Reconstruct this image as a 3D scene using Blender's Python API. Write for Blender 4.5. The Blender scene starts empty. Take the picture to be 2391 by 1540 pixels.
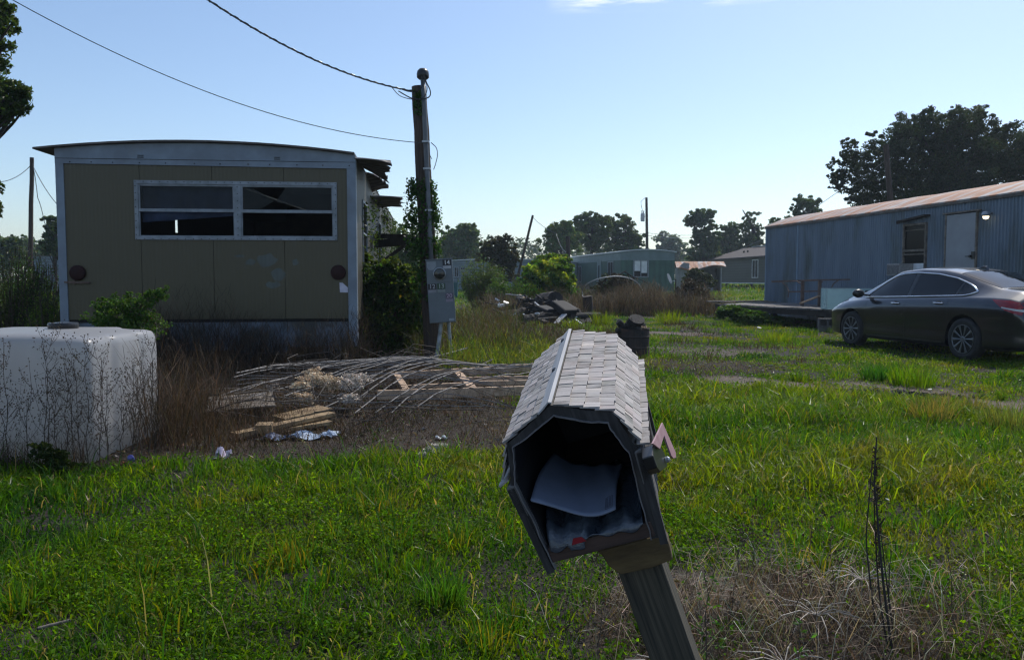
import bpy, math, random
import numpy as np
from mathutils import Vector, Matrix, Euler

rng = np.random.default_rng(7)
random.seed(7)
R = math.radians
SC = bpy.context.scene
COL = SC.collection

# ------------------------------------------------------------------ camera, sky, sun, exposure
FV = 1880.0                       # focal length in the units of a 2390 px wide picture
PITCH = math.atan((770 - 652) / FV)
CAM_Z = 1.25
cam = bpy.data.cameras.new('camera')
cam.sensor_width = 36.0
cam.lens = 36.0 * FV / 2390.0
cam.clip_start = 0.05
cam.clip_end = 3000
cam.dof.use_dof = True
cam.dof.focus_distance = 1.75
cam.dof.aperture_fstop = 15.0
cam_o = bpy.data.objects.new('camera', cam)
COL.objects.link(cam_o)
cam_o.location = (0, 0, CAM_Z)
cam_o.rotation_euler = (R(90) - PITCH, 0, 0)
SC.camera = cam_o

SUN_EL, SUN_AZ = R(51), R(36)     # azimuth measured from +Y towards +X
w = bpy.data.worlds.new('World')
SC.world = w
w.use_nodes = True
nt = w.node_tree
for n in list(nt.nodes):
    nt.nodes.remove(n)
sky = nt.nodes.new('ShaderNodeTexSky')
sky.sky_type = 'NISHITA'
sky.sun_disc = False
sky.sun_elevation = SUN_EL
sky.sun_rotation = SUN_AZ
sky.air_density = 1.0
sky.dust_density = 0.8
sky.ozone_density = 3.0
bg = nt.nodes.new('ShaderNodeBackground')
bg.inputs[1].default_value = 0.15
out = nt.nodes.new('ShaderNodeOutputWorld')
# thin wisps of cloud high in the sky, in world directions
tc = nt.nodes.new('ShaderNodeTexCoord')
sep = nt.nodes.new('ShaderNodeSeparateXYZ')
nt.links.new(tc.outputs['Generated'], sep.inputs[0])


def wmath(op, a, b=None, c=None, clamp=False):
    m = nt.nodes.new('ShaderNodeMath')
    m.operation = op
    m.use_clamp = clamp
    for i, v in enumerate((a, b, c)):
        if v is None:
            continue
        if isinstance(v, (int, float)):
            m.inputs[i].default_value = v
        else:
            nt.links.new(v, m.inputs[i])
    return m.outputs[0]


mp = nt.nodes.new('ShaderNodeMapping')
mp.inputs['Scale'].default_value = (7, 7, 55)
nt.links.new(tc.outputs['Generated'], mp.inputs[0])
cn = nt.nodes.new('ShaderNodeTexNoise')
cn.inputs['Scale'].default_value = 1.6
cn.inputs['Detail'].default_value = 7
cn.inputs['Roughness'].default_value = 0.62
nt.links.new(mp.outputs[0], cn.inputs['Vector'])
# elevation window above about 17.5 degrees, azimuth window around +7..+16 degrees
el = wmath('MULTIPLY_ADD', sep.outputs[2], 1 / 0.011, -0.304 / 0.011, True)
az = wmath('DIVIDE', sep.outputs[0], sep.outputs[1])
a1 = wmath('MULTIPLY_ADD', az, 1 / 0.05, -0.04 / 0.05, True)
a2 = wmath('MULTIPLY_ADD', az, -1 / 0.05, 0.36 / 0.05, True)
msk = wmath('MULTIPLY', wmath('MULTIPLY', a1, a2), el)
cl = wmath('MULTIPLY_ADD', cn.outputs[0], 5.0, -2.15, True)
msk = wmath('MULTIPLY', wmath('MULTIPLY', msk, cl), 0.8)
mx = nt.nodes.new('ShaderNodeMix')
mx.data_type = 'RGBA'
nt.links.new(msk, mx.inputs[0])
nt.links.new(sky.outputs[0], mx.inputs[6])
mx.inputs[7].default_value = (7.6, 8.0, 8.4, 1)
nt.links.new(mx.outputs[2], bg.inputs[0])
nt.links.new(bg.outputs[0], out.inputs[0])

sl = bpy.data.lights.new('sun', 'SUN')
sl.energy = 3.6
sl.angle = R(0.5)
sl.color = (1.0, 0.95, 0.86)
so = bpy.data.objects.new('sun', sl)
COL.objects.link(so)
sd = Vector((math.sin(SUN_AZ) * math.cos(SUN_EL), math.cos(SUN_AZ) * math.cos(SUN_EL), math.sin(SUN_EL)))
so.rotation_euler = sd.to_track_quat('Z', 'Y').to_euler()
so.location = sd * 60
SC.view_settings.view_transform = 'Standard'
SC.view_settings.look = 'None'
SC.view_settings.exposure = 0.03
SC.view_settings.gamma = 1.0
SC.cycles.use_denoising = True
SC.cycles.pixel_filter_type = 'BLACKMAN_HARRIS'
SC.cycles.filter_width = 1.15
SC.cycles.max_bounces = 6
SC.cycles.diffuse_bounces = 3
SC.cycles.glossy_bounces = 3
SC.cycles.transmission_bounces = 5
SC.cycles.transparent_max_bounces = 6
SC.cycles.sample_clamp_indirect = 6.0

# ------------------------------------------------------------------ projection helpers
FWD = np.array([0, math.cos(PITCH), -math.sin(PITCH)])
UPV = np.array([0, math.sin(PITCH), math.cos(PITCH)])
RGT = np.array([1.0, 0, 0])
CAM = np.array([0, 0, CAM_Z])


def P(px, py, Y):
    """point on the view ray of (px,py) at world depth Y"""
    d = FWD + RGT * (px - 1195) / FV + UPV * (770 - py) / FV
    return CAM + d * (Y / d[1])


def smooth(a, b, x):
    t = np.clip((x - a) / (b - a), 0, 1)
    return t * t * (3 - 2 * t)


def gz(x, y):
    x = np.asarray(x, float)
    y = np.asarray(y, float)
    z = 0.3 * smooth(25, 55, y) + 0.15 * smooth(55, 90, y)
    z = z + 0.018 * np.sin(x * 1.7 + 0.6 * y) * np.cos(y * 1.3 - 0.4 * x) + 0.012 * np.sin(x * 4.1 + 1) * np.sin(y * 3.3)
    return z


def G(px, py):
    """ground point seen at (px,py)"""
    Y = 2350 / max(py - 652, 4)
    for _ in range(12):
        p = P(px, py, Y)
        zt = float(gz(p[0], p[1]))
        Y = Y * (CAM_Z - zt) / max(CAM_Z - p[2], 1e-3)
    p = P(px, py, Y)
    return np.array([p[0], p[1], float(gz(p[0], p[1]))])


def vnoise(x, y, s, seed=0):
    """2D value noise 0..1, vectorised"""
    x = np.asarray(x) / s
    y = np.asarray(y) / s
    xi = np.floor(x).astype(np.int64)
    yi = np.floor(y).astype(np.int64)
    fx = x - xi
    fy = y - yi
    fx = fx * fx * (3 - 2 * fx)
    fy = fy * fy * (3 - 2 * fy)

    def h(a, b):
        v = (a * 374761393 + b * 668265263 + seed * 974634777) & 0xffffffff
        v = ((v ^ (v >> 13)) * 1274126177) & 0xffffffff
        return ((v ^ (v >> 16)) & 0xffff) / 65535.0
    return (h(xi, yi) * (1 - fx) + h(xi + 1, yi) * fx) * (1 - fy) + (h(xi, yi + 1) * (1 - fx) + h(xi + 1, yi + 1) * fx) * fy


# ------------------------------------------------------------------ object helpers
def tag(o, label=None, cat=None, group=None, kind=None):
    if label:
        o['label'] = label
    if cat:
        o['category'] = cat
    if group:
        o['group'] = group
    if kind:
        o['kind'] = kind
    return o


def thing(name, label, cat, loc=(0, 0, 0), rot=(0, 0, 0), group=None):
    o = bpy.data.objects.new(name, None)
    o.empty_display_size = 0.2
    COL.objects.link(o)
    o.location = tuple(float(v) for v in loc)
    o.rotation_euler = rot
    return tag(o, label, cat, group)


def copy_tree(o, parent=None):
    c = o.copy()
    COL.objects.link(c)
    c.parent = parent
    for ch in list(o.children):
        copy_tree(ch, c)
    return c


def np_mesh(name, V, faces, mat, parent=None, col=None, smooth_shade=False, world=False):
    """V (n,3); faces = list of int arrays (m,k)"""
    V = np.asarray(V, dtype=np.float64).reshape(-1, 3).copy()
    if world and parent is not None:
        p = parent
        off = np.zeros(3)
        while p is not None:
            off += np.array(p.location)
            p = p.parent
        V -= off
    me = bpy.data.meshes.new(name)
    me.vertices.add(len(V))
    me.vertices.foreach_set('co', V.astype(np.float32).ravel())
    li = np.concatenate([np.asarray(f).ravel() for f in faces]).astype(np.int32)
    tot = np.concatenate([np.full(len(f), np.asarray(f).shape[1]) for f in faces]).astype(np.int32)
    st = np.concatenate([[0], np.cumsum(tot)[:-1]]).astype(np.int32)
    me.loops.add(len(li))
    me.loops.foreach_set('vertex_index', li)
    me.polygons.add(len(tot))
    me.polygons.foreach_set('loop_start', st)
    try:
        me.polygons.foreach_set('loop_total', tot)
    except Exception:
        pass
    me.update(calc_edges=True)
    me.polygons.foreach_set('use_smooth', np.full(len(tot), bool(smooth_shade)))
    if col is not None:
        a = me.color_attributes.new('Col', 'FLOAT_COLOR', 'POINT')
        c = np.ones((len(V), 4), np.float32)
        c[:, :3] = col
        a.data.foreach_set('color', c.ravel())
    if mat is not None:
        me.materials.append(mat)
    o = bpy.data.objects.new(name, me)
    COL.objects.link(o)
    if parent is not None:
        o.parent = parent
    return o


class MB:
    """collects shapes into one mesh"""

    def __init__(s):
        s.V = []
        s.F = []
        s.n = 0

    def add(s, V, F):
        V = np.asarray(V, float).reshape(-1, 3)
        s.V.append(V)
        for f in F:
            s.F.append([i + s.n for i in f])
        s.n += len(V)
        return s

    def box(s, c, d, M=None, taper=None):
        hx, hy, hz = d[0] / 2, d[1] / 2, d[2] / 2
        v = np.array([(-hx, -hy, -hz), (hx, -hy, -hz), (hx, hy, -hz), (-hx, hy, -hz), (-hx, -hy, hz), (hx, -hy, hz), (hx, hy, hz), (-hx, hy, hz)])
        if taper:
            v[4:, 0] *= taper
            v[4:, 1] *= taper
        if M is not None:
            v = v @ np.array(M)[:3, :3].T
        v = v + np.asarray(c, float)
        return s.add(v, [(3, 2, 1, 0), (4, 5, 6, 7), (0, 1, 5, 4), (1, 2, 6, 5), (2, 3, 7, 6), (3, 0, 4, 7)])

    def bb(s, a, b):
        a = np.asarray(a, float)
        b = np.asarray(b, float)
        return s.box((a + b) / 2, np.abs(b - a))

    def bar(s, a, b, wd, th, up=(0, 0, 1)):
        """a board from a to b: wd across, th along up"""
        a = np.asarray(a, float)
        b = np.asarray(b, float)
        d = b - a
        L = np.linalg.norm(d)
        x = d / L
        up = np.asarray(up, float)
        y = np.cross(up, x)
        y /= np.linalg.norm(y)
        z = np.cross(x, y)
        M = np.stack([x, y, z], 1)
        return s.box((a + b) / 2, (L, wd, th), M)

    def tube(s, pts, r, n=6, cap=True):
        pts = np.asarray(pts, float)
        m = len(pts)
        r = np.broadcast_to(np.asarray(r, float), (m,))
        T = np.gradient(pts, axis=0)
        T /= np.linalg.norm(T, axis=1)[:, None] + 1e-12
        ref = np.array([0, 0, 1.0]) if abs(T[0][2]) < 0.9 else np.array([1.0, 0, 0])
        V = []
        a = np.arange(n) * 2 * math.pi / n
        prev = np.cross(T[0], ref)
        for i in range(m):
            u = prev - T[i] * (prev @ T[i])
            if np.linalg.norm(u) < 1e-6:
                u = np.cross(T[i], ref + 0.1)
            u /= np.linalg.norm(u)
            v = np.cross(T[i], u)
            prev = u
            V.append(pts[i] + r[i] * (np.cos(a)[:, None] * u + np.sin(a)[:, None] * v))
        F = []
        for i in range(m - 1):
            for j in range(n):
                k = (j + 1) % n
                F.append((i * n + j, i * n + k, (i + 1) * n + k, (i + 1) * n + j))
        if cap:
            F.append(tuple(range(n - 1, -1, -1)))
            F.append(tuple((m - 1) * n + j for j in range(n)))
        return s.add(np.concatenate(V), F)

    def cyl(s, a, b, r, n=16, r2=None):
        return s.tube([a, b], [r, r if r2 is None else r2], n)

    def lathe(s, prof, c=(0, 0, 0), n=24, M=None):
        """prof list of (r, z) about local z"""
        a = np.arange(n) * 2 * math.pi / n
        V = []
        for (r, z) in prof:
            V.append(np.stack([r * np.cos(a), r * np.sin(a), np.full(n, z)], 1))
        V = np.concatenate(V)
        if M is not None:
            V = V @ np.array(M)[:3, :3].T
        V = V + np.asarray(c, float)
        F = []
        m = len(prof)
        for i in range(m - 1):
            for j in range(n):
                k = (j + 1) % n
                F.append((i * n + j, i * n + k, (i + 1) * n + k, (i + 1) * n + j))
        F.append(tuple(range(n - 1, -1, -1)))
        F.append(tuple((m - 1) * n + j for j in range(n)))
        return s.add(V, F)

    def prism(s, poly, ax, d0, d1):
        """poly 2D outline extruded along axis ax ('x','y','z') from d0 to d1"""
        def mk(p, d):
            if ax == 'y':
                return (p[0], d, p[1])
            if ax == 'x':
                return (d, p[0], p[1])
            return (p[0], p[1], d)
        n = len(poly)
        V = [mk(p, d0) for p in poly] + [mk(p, d1) for p in poly]
        F = [tuple(range(n))[::-1], tuple(range(n, 2 * n))]
        for i in range(n):
            j = (i + 1) % n
            F.append((i, j, n + j, n + i))
        return s.add(V, F)

    def grid(s, A):
        """A (m,n,3) surface"""
        A = np.asarray(A, float)
        m, n = A.shape[:2]
        F = []
        for i in range(m - 1):
            for j in range(n - 1):
                F.append((i * n + j, i * n + j + 1, (i + 1) * n + j + 1, (i + 1) * n + j))
        return s.add(A.reshape(-1, 3), F)

    def shell(s, A, th):
        """thin solid from surface A (m,n,3) with thickness vector th"""
        A = np.asarray(A, float)
        B = A + np.asarray(th, float)
        m, n = A.shape[:2]
        F = []
        o = m * n
        for i in range(m - 1):
            for j in range(n - 1):
                q = (i * n + j, i * n + j + 1, (i + 1) * n + j + 1, (i + 1) * n + j)
                F.append(q)
                F.append(tuple(o + k for k in q[::-1]))
        for i in range(m - 1):
            F.append((i * n, (i + 1) * n, o + (i + 1) * n, o + i * n))
            F.append(((i + 1) * n - 1, o + (i + 1) * n - 1, o + (i + 2) * n - 1, (i + 2) * n - 1))
        for j in range(n - 1):
            F.append((j, o + j, o + j + 1, j + 1))
            k = (m - 1) * n
            F.append((k + j, k + j + 1, o + k + j + 1, o + k + j))
        return s.add(np.concatenate([A.reshape(-1, 3), B.reshape(-1, 3)]), F)

    def build(s, name, mat, parent=None, world=False, smooth_shade=False, bevel=0, recalc=True, label=None):
        V = np.concatenate(s.V)
        if world and parent is not None:
            p = parent
            while p is not None:
                V = V - np.array(p.location)
                p = p.parent
        me = bpy.data.meshes.new(name)
        me.from_pydata([tuple(v) for v in V], [], s.F)
        me.update()
        if recalc:
            import bmesh
            bm = bmesh.new()
            bm.from_mesh(me)
            bmesh.ops.recalc_face_normals(bm, faces=bm.faces)
            bm.to_mesh(me)
            bm.free()
        if smooth_shade:
            for p in me.polygons:
                p.use_smooth = True
        if mat is not None:
            me.materials.append(mat)
        o = bpy.data.objects.new(name, me)
        COL.objects.link(o)
        if parent is not None:
            o.parent = parent
        if bevel:
            b = o.modifiers.new('bevel', 'BEVEL')
            b.width = bevel
            b.segments = 2
            b.limit_method = 'ANGLE'
        if label:
            o['label'] = label
        return o


# ------------------------------------------------------------------ materials
def new_mat(name):
    m = bpy.data.materials.new(name)
    m.use_nodes = True
    t = m.node_tree
    for n in list(t.nodes):
        t.nodes.remove(n)
    o = t.nodes.new('ShaderNodeOutputMaterial')
    b = t.nodes.new('ShaderNodeBsdfPrincipled')
    t.links.new(b.outputs[0], o.inputs[0])
    return m, t, b, o


def mixcol(t, fac, a, b):
    m = t.nodes.new('ShaderNodeMix')
    m.data_type = 'RGBA'
    for i, v in ((0, fac), (6, a), (7, b)):
        if isinstance(v, (int, float)):
            m.inputs[i].default_value = v
        elif isinstance(v, tuple):
            m.inputs[i].default_value = (*v[:3], 1)
        else:
            t.links.new(v, m.inputs[i])
    return m.outputs[2]


def noise(t, scale=(1, 1, 1), s=5.0, detail=5, rough=0.6, coord='Object', lo=0.35, hi=0.65):
    tc = t.nodes.new('ShaderNodeTexCoord')
    mp = t.nodes.new('ShaderNodeMapping')
    mp.inputs['Scale'].default_value = scale
    t.links.new(tc.outputs[coord], mp.inputs[0])
    n = t.nodes.new('ShaderNodeTexNoise')
    n.inputs['Scale'].default_value = s
    n.inputs['Detail'].default_value = detail
    n.inputs['Roughness'].default_value = rough
    t.links.new(mp.outputs[0], n.inputs['Vector'])
    mr = t.nodes.new('ShaderNodeMapRange')
    mr.inputs[1].default_value = lo
    mr.inputs[2].default_value = hi
    t.links.new(n.outputs[0], mr.inputs[0])
    return mr.outputs[0]


def bump(t, b, h, strength=0.3, dist=0.01):
    bn = t.nodes.new('ShaderNodeBump')
    bn.inputs['Strength'].default_value = strength
    bn.inputs['Distance'].default_value = dist
    t.links.new(h, bn.inputs['Height'])
    t.links.new(bn.outputs[0], b.inputs['Normal'])


def mat(name, c1, c2=None, rough=0.6, metal=0.0, scale=(1, 1, 1), s=5.0, lo=0.35, hi=0.65, bmp=0.0, bdist=0.01, c3=None,
        s3=1.0, scale3=(1, 1, 1), lo3=0.55, hi3=0.7, spec=None, coat=0.0, bs=None):
    m, t, b, o = new_mat(name)
    b.inputs['Roughness'].default_value = rough
    b.inputs['Metallic'].default_value = metal
    if spec is not None:
        b.inputs['Specular IOR Level'].default_value = spec
    if coat:
        b.inputs['Coat Weight'].default_value = coat
        b.inputs['Coat Roughness'].default_value = 0.03
    if c2 is None:
        c2 = tuple(v * 0.7 for v in c1)
    f = noise(t, scale, s, lo=lo, hi=hi)
    col = mixcol(t, f, tuple(c1), tuple(c2))
    if c3 is not None:
        f3 = noise(t, scale3, s3, lo=lo3, hi=hi3, detail=7)
        col = mixcol(t, f3, col, tuple(c3))
    t.links.new(col, b.inputs['Base Color'])
    if bmp:
        h = noise(t, scale, (bs or s) * 2.5, lo=0.2, hi=0.8, detail=8)
        bump(t, b, h, bmp, bdist)
    return m


def foliage_mat(name, transl=0.42, rough=0.42, spec=0.5):
    """colour per leaf from the mesh's attribute; light passes through the leaf"""
    m, t, b, o = new_mat(name)
    at = t.nodes.new('ShaderNodeAttribute')
    at.attribute_name = 'Col'
    b.inputs['Roughness'].default_value = rough
    b.inputs['Specular IOR Level'].default_value = spec
    t.links.new(at.outputs[0], b.inputs['Base Color'])
    tr = t.nodes.new('ShaderNodeBsdfTranslucent')
    ml = t.nodes.new('ShaderNodeMix')
    ml.data_type = 'RGBA'
    ml.blend_type = 'MULTIPLY'
    ml.inputs[0].default_value = 1.0
    t.links.new(at.outputs[0], ml.inputs[6])
    ml.inputs[7].default_value = (1.55, 1.5, 0.6, 1)
    t.links.new(ml.outputs[2], tr.inputs[0])
    ms = t.nodes.new('ShaderNodeMixShader')
    ms.inputs[0].default_value = transl
    t.links.new(b.outputs[0], ms.inputs[1])
    t.links.new(tr.outputs[0], ms.inputs[2])
    t.links.new(ms.outputs[0], o.inputs[0])
    return m


M = {}
M['leaf'] = foliage_mat('leaf', 0.50, 0.40, 0.22)
M['cover'] = foliage_mat('cover_leaf', 0.5, 0.55, 0.12)
M['leaf_far'] = foliage_mat('leaf_far', 0.42, 0.5, 0.3)
M['grass'] = foliage_mat('grass_blade', 0.58, 0.38, 0.30)
M['dry'] = foliage_mat('dry_blade', 0.2, 0.6, 0.25)
M['bark'] = mat('bark', (.050, .040, .034), (.022, .018, .016), .9, scale=(6, 6, 1), s=4, bmp=.5)
M['stem'] = mat('stem', (.09, .065, .04), (.04, .03, .02), .8, s=20)
M['pole_wood'] = mat('pole_wood', (.085, .06, .045), (.03, .022, .018), .9, scale=(14, 14, .8), s=3, bmp=.6)
M['grey_wood'] = mat('grey_wood', (.26, .235, .22), (.13, .115, .105), .8, scale=(1, 22, 22), s=6, bmp=.35, bdist=.002)
M['wood_x'] = mat('wood_x', (.42, .31, .19), (.22, .15, .09), .75, scale=(1.5, 20, 20), s=3, bmp=.2)
M['wood_pale'] = mat('wood_pale', (.62, .44, .30), (.34, .22, .14), .7, scale=(3, 3, 3), s=4, bmp=.2)
M['wood_old'] = mat('wood_old', (.24, .20, .16), (.09, .075, .06), .85, scale=(4, 4, 4), s=3, bmp=.3)
M['wood_yellow'] = mat('wood_yellow', (.36, .25, .13), (.16, .10, .05), .7, scale=(3, 3, 8), s=3, bmp=.2)
M['white_trim'] = mat('white_trim', (.22, .27, .33), (.16, .19, .23), .5, s=3, c3=(.16, .16, .15), s3=2.2, lo3=.58, hi3=.8)
M['win_frame'] = mat('win_frame', (.27, .30, .34), (.17, .19, .21), .45, metal=.2, s=8)
M['dark'] = mat('dark_inside', (.012, .010, .009), (.006, .005, .005), .9)
M['rubber'] = mat('rubber', (.015, .015, .016), (.025, .025, .025), .75, s=20)
M['black'] = mat('black_plastic', (.012, .012, .013), (.02, .02, .02), .35, s=10)
M['rust_metal'] = mat('rust_metal', (.17, .11, .085), (.08, .05, .038), .7, s=8, bmp=.2)
M['galv'] = mat('galvanised', (.42, .44, .46), (.28, .29, .30), .4, metal=.6, s=10)
M['chrome'] = mat('chrome', (.75, .76, .78), (.6, .6, .62), .12, metal=1.0, s=3)
M['white_plastic'] = mat('white_plastic', (.78, .79, .80), (.62, .63, .62), .35, s=4)
M['cinder'] = mat('cinder', (.16, .15, .145), (.10, .095, .09), .95, s=30, bmp=.4)


def glass_mat(name, col, rough=.05, alpha=.5, transl=True):
    m, t, b, o = new_mat(name)
    b.inputs['Base Color'].default_value = (*col, 1)
    b.inputs['Roughness'].default_value = rough
    b.inputs['Specular IOR Level'].default_value = .22
    tr = t.nodes.new('ShaderNodeBsdfTransparent')
    ms = t.nodes.new('ShaderNodeMixShader')
    f = noise(t, s=3, lo=.2, hi=.8)
    mr = t.nodes.new('ShaderNodeMapRange')
    mr.inputs[3].default_value = alpha * .75
    mr.inputs[4].default_value = min(1, alpha * 1.25)
    t.links.new(f, mr.inputs[0])
    t.links.new(mr.outputs[0], ms.inputs[0])
    t.links.new(tr.outputs[0], ms.inputs[1])
    t.links.new(b.outputs[0], ms.inputs[2])
    t.links.new(ms.outputs[0], o.inputs[0])
    return m


M['pane'] = glass_mat('window_pane', (.008, .012, .018), .12, .35)
M['tank_glass'] = glass_mat('tank_glass', (.50, .68, .70), .10, .42)

# ------------------------------------------------------------------ ground
def build_ground():
    def axis(lo, hi, fine_lo, fine_hi, st):
        a = [fine_lo]
        while a[-1] < fine_hi:
            a.append(a[-1] + st)
        s = st
        while a[-1] < hi:
            s *= 1.25
            a.append(a[-1] + s)
        s = st
        b = [fine_lo]
        while b[-1] > lo:
            s *= 1.25
            b.append(b[-1] - s)
        return np.array(b[1:][::-1] + a)
    xs = axis(-380, 380, -8, 9, .13)
    ys = axis(-50, 420, 2, 24, .13)
    X, Y = np.meshgrid(xs, ys, indexing='ij')
    Z = gz(X, Y) + 0.012 * (vnoise(X, Y, .5, 3) - .5) * (Y < 40)
    V = np.stack([X, Y, Z], -1).reshape(-1, 3)
    m, n = X.shape
    i, j = np.meshgrid(np.arange(m - 1), np.arange(n - 1), indexing='ij')
    a = (i * n + j).ravel()
    F = np.stack([a, a + n, a + n + 1, a + 1], 1)
    x, y = V[:, 0], V[:, 1]
    grn, brn, dirt, ash = zones(x, y)
    soil = np.array([.020, .016, .011])
    C = np.tile(soil, (len(V), 1))
    far = smooth(18, 45, y)[:, None]
    C = C * (1 - far * grn[:, None]) + np.array([.060, .085, .020]) * far * grn[:, None]
    C = C * (1 - brn[:, None] * .6) + np.array([.055, .037, .025]) * brn[:, None] * .6
    C = C * (1 - dirt[:, None]) + np.array([.185, .145, .112]) * dirt[:, None]
    C = C * (1 - ash[:, None]) + np.array([.03, .028, .027]) * ash[:, None]
    mm, t, b, o = new_mat('ground')
    at = t.nodes.new('ShaderNodeAttribute')
    at.attribute_name = 'Col'
    f = noise(t, s=2.2, detail=9, rough=.75, lo=.3, hi=.7)
    mk = t.nodes.new('ShaderNodeMix')
    mk.data_type = 'RGBA'
    mk.blend_type = 'MULTIPLY'
    mk.inputs[0].default_value = 1
    t.links.new(at.outputs[0], mk.inputs[6])
    t.links.new(mixcol(t, f, (.65, .65, .65), (1.3, 1.25, 1.2)), mk.inputs[7])
    f2 = noise(t, s=26, detail=4, rough=.7, lo=.35, hi=.62)
    mk2 = t.nodes.new('ShaderNodeMix')
    mk2.data_type = 'RGBA'
    mk2.blend_type = 'MULTIPLY'
    mk2.inputs[0].default_value = 1
    t.links.new(mk.outputs[2], mk2.inputs[6])
    t.links.new(mixcol(t, f2, (.55, .55, .55), (1.15, 1.15, 1.15)), mk2.inputs[7])
    t.links.new(mk2.outputs[2], b.inputs['Base Color'])
    b.inputs['Roughness'].default_value = .95
    bump(t, b, f2, .6, .03)
    o = np_mesh('ground', V, [F], mm, col=C, smooth_shade=True)
    tag(o, kind='structure')


def blob(x, y, cx, cy, rx, ry, seed=1, k=.5):
    n = vnoise(x, y, .55 * min(rx, ry) + .12, seed) * .6 + vnoise(x, y, .2 * min(rx, ry) + .06, seed + 9) * .4
    d = ((x - cx) / rx) ** 2 + ((y - cy) / ry) ** 2
    return smooth(1.15, .6, d + (n - .5) * k * 2)


def zones(x, y):
    """greenness, brown dry cover, bare dirt, ash (each 0..1) at world positions"""
    x = np.asarray(x, float)
    y = np.asarray(y, float)
    n = vnoise(x, y, .7, 11)
    n2 = vnoise(x, y, 2.3, 5)
    edge = 5.65 + .10 * x + .5 * (n - .5)          # lawn ends here on the left
    left = smooth(edge - .15, edge + .25, y) * smooth(.45, .0, x + (n - .5) * .5)
    brn = left * smooth(20, 12, y)
    mid = smooth(9, 10.5, y) * smooth(3.0, 1.0, x - (y - 10) * .04 + n2) * smooth(-6, -4, x) * smooth(24, 19, y)
    brn = np.maximum(brn, mid * (.45 + .4 * n))
    brn = np.maximum(brn, blob(x, y, 1.02, 2.80, .85, .50, 21, 1.0) * .95)
    brn = np.maximum(brn, blob(x, y, .9, 11.3, 1.0, 1.6, 23) * .8)
    brn = np.maximum(brn, blob(x, y, 2.6, 11.5, 1.6, 1.2, 22) * .6)
    brn = np.maximum(brn, smooth(.72, .86, vnoise(x, y, 1.1, 33)) * smooth(8, 10, y) * .7)
    # the worn track on the right
    dist = np.full(x.shape, 99.0)
    tp = [(2.7, 9.9), (3.9, 9.35), (4.7, 8.5), (5.1, 7.6), (5.7, 6.4), (7.0, 4.5)]
    for (ax, ay), (bx, by) in zip(tp[:-1], tp[1:]):
        tt = np.clip(((x - ax) * (bx - ax) + (y - ay) * (by - ay)) / ((bx - ax) ** 2 + (by - ay) ** 2), 0, 1)
        dist = np.minimum(dist, np.hypot(x - ax - tt * (bx - ax), y - ay - tt * (by - ay)))
    dirt = smooth(.60, .20, dist + .9 * (n - .5)) * (.35 + .45 * smooth(.25, .5, vnoise(x, y, .3, 12)))
    dirt = np.maximum(dirt, blob(x, y, 3.6, 18.6, 1.1, .7, 31, .9) * .8)
    dirt = np.maximum(dirt, blob(x, y, 3.0, 13.8, 1.2, .9, 36, 1.1) * .5)
    dirt = np.maximum(dirt, blob(x, y, .72, 3.15, .35, .25, 38) * .6)
    ash = blob(x, y, 4.05, 8.55, .80, .28, 41, .6)
    ash = np.maximum(ash, blob(x, y, 3.3, 10.8, .4, .2, 42, .6) * .8)
    grn = np.clip(1 - np.maximum(np.maximum(brn, dirt * 1.1), ash), 0, 1)
    return grn, brn, dirt, ash


build_ground()


# ------------------------------------------------------------------ vegetation kits
def leaf_arrays(C, S, asp=.5, horiz=0.0, fold=.15, r=rng):
    C = np.asarray(C)
    N = len(C)
    S = np.broadcast_to(np.asarray(S, float), (N,))
    d = r.normal(size=(N, 3))
    d[:, 2] *= (1 - horiz)
    d /= np.linalg.norm(d, axis=1)[:, None]
    q = r.normal(size=(N, 3))
    q[:, 2] += horiz * 3
    s = np.cross(d, q)
    s /= np.linalg.norm(s, axis=1)[:, None] + 1e-9
    nn = np.cross(d, s)
    V = np.empty((N, 4, 3))
    h = S[:, None] * .5
    V[:, 0] = C - d * h
    V[:, 1] = C + s * h * asp + nn * h * fold
    V[:, 2] = C + d * h
    V[:, 3] = C - s * h * asp + nn * h * fold
    F = np.arange(N * 4).reshape(N, 4)
    return V.reshape(-1, 3), F


def vary(base, N, r=rng, amt=.25, warm=.15, per=4):
    base = np.asarray(base, float)
    if base.ndim == 1:
        base = np.tile(base, (N, 1))
    k = np.exp(r.normal(size=(N, 1)) * amt)
    c = base * k
    c[:, 0] *= np.exp(r.normal(size=N) * warm)
    return np.repeat(np.clip(c, 0, .9), per, axis=0)


def blades(B, H, W, lean, r=rng, dirb=None):
    """two-segment blades; B (N,3) base points"""
    N = len(B)
    a = r.uniform(0, 2 * math.pi, N)
    s = np.stack([np.cos(a), np.sin(a), np.zeros(N)], 1) * (np.broadcast_to(W, (N,)) * .5)[:, None]
    b = r.uniform(0, 2 * math.pi, N)
    l = np.broadcast_to(lean, (N,)) * H
    D = np.stack([np.cos(b), np.sin(b), np.zeros(N)], 1)
    if dirb is not None:
        D = D + dirb
    V = np.empty((N, 5, 3))
    V[:, 0] = B - s
    V[:, 1] = B + s
    up = np.array([0, 0, 1.0])
    mid = B + D * (l * .35)[:, None] + up * (H * .58)[:, None]
    V[:, 2] = mid - s * .75
    V[:, 3] = mid + s * .75
    hh = H * np.sqrt(np.clip(1 - (np.broadcast_to(lean, (N,)) * .75) ** 2, .08, 1))
    V[:, 4] = B + D * l[:, None] + up * hh[:, None]
    k = np.arange(N)[:, None] * 5
    Q = k + np.array([0, 1, 3, 2])
    T = k + np.array([2, 3, 4])
    return V.reshape(-1, 3), Q, T


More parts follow.
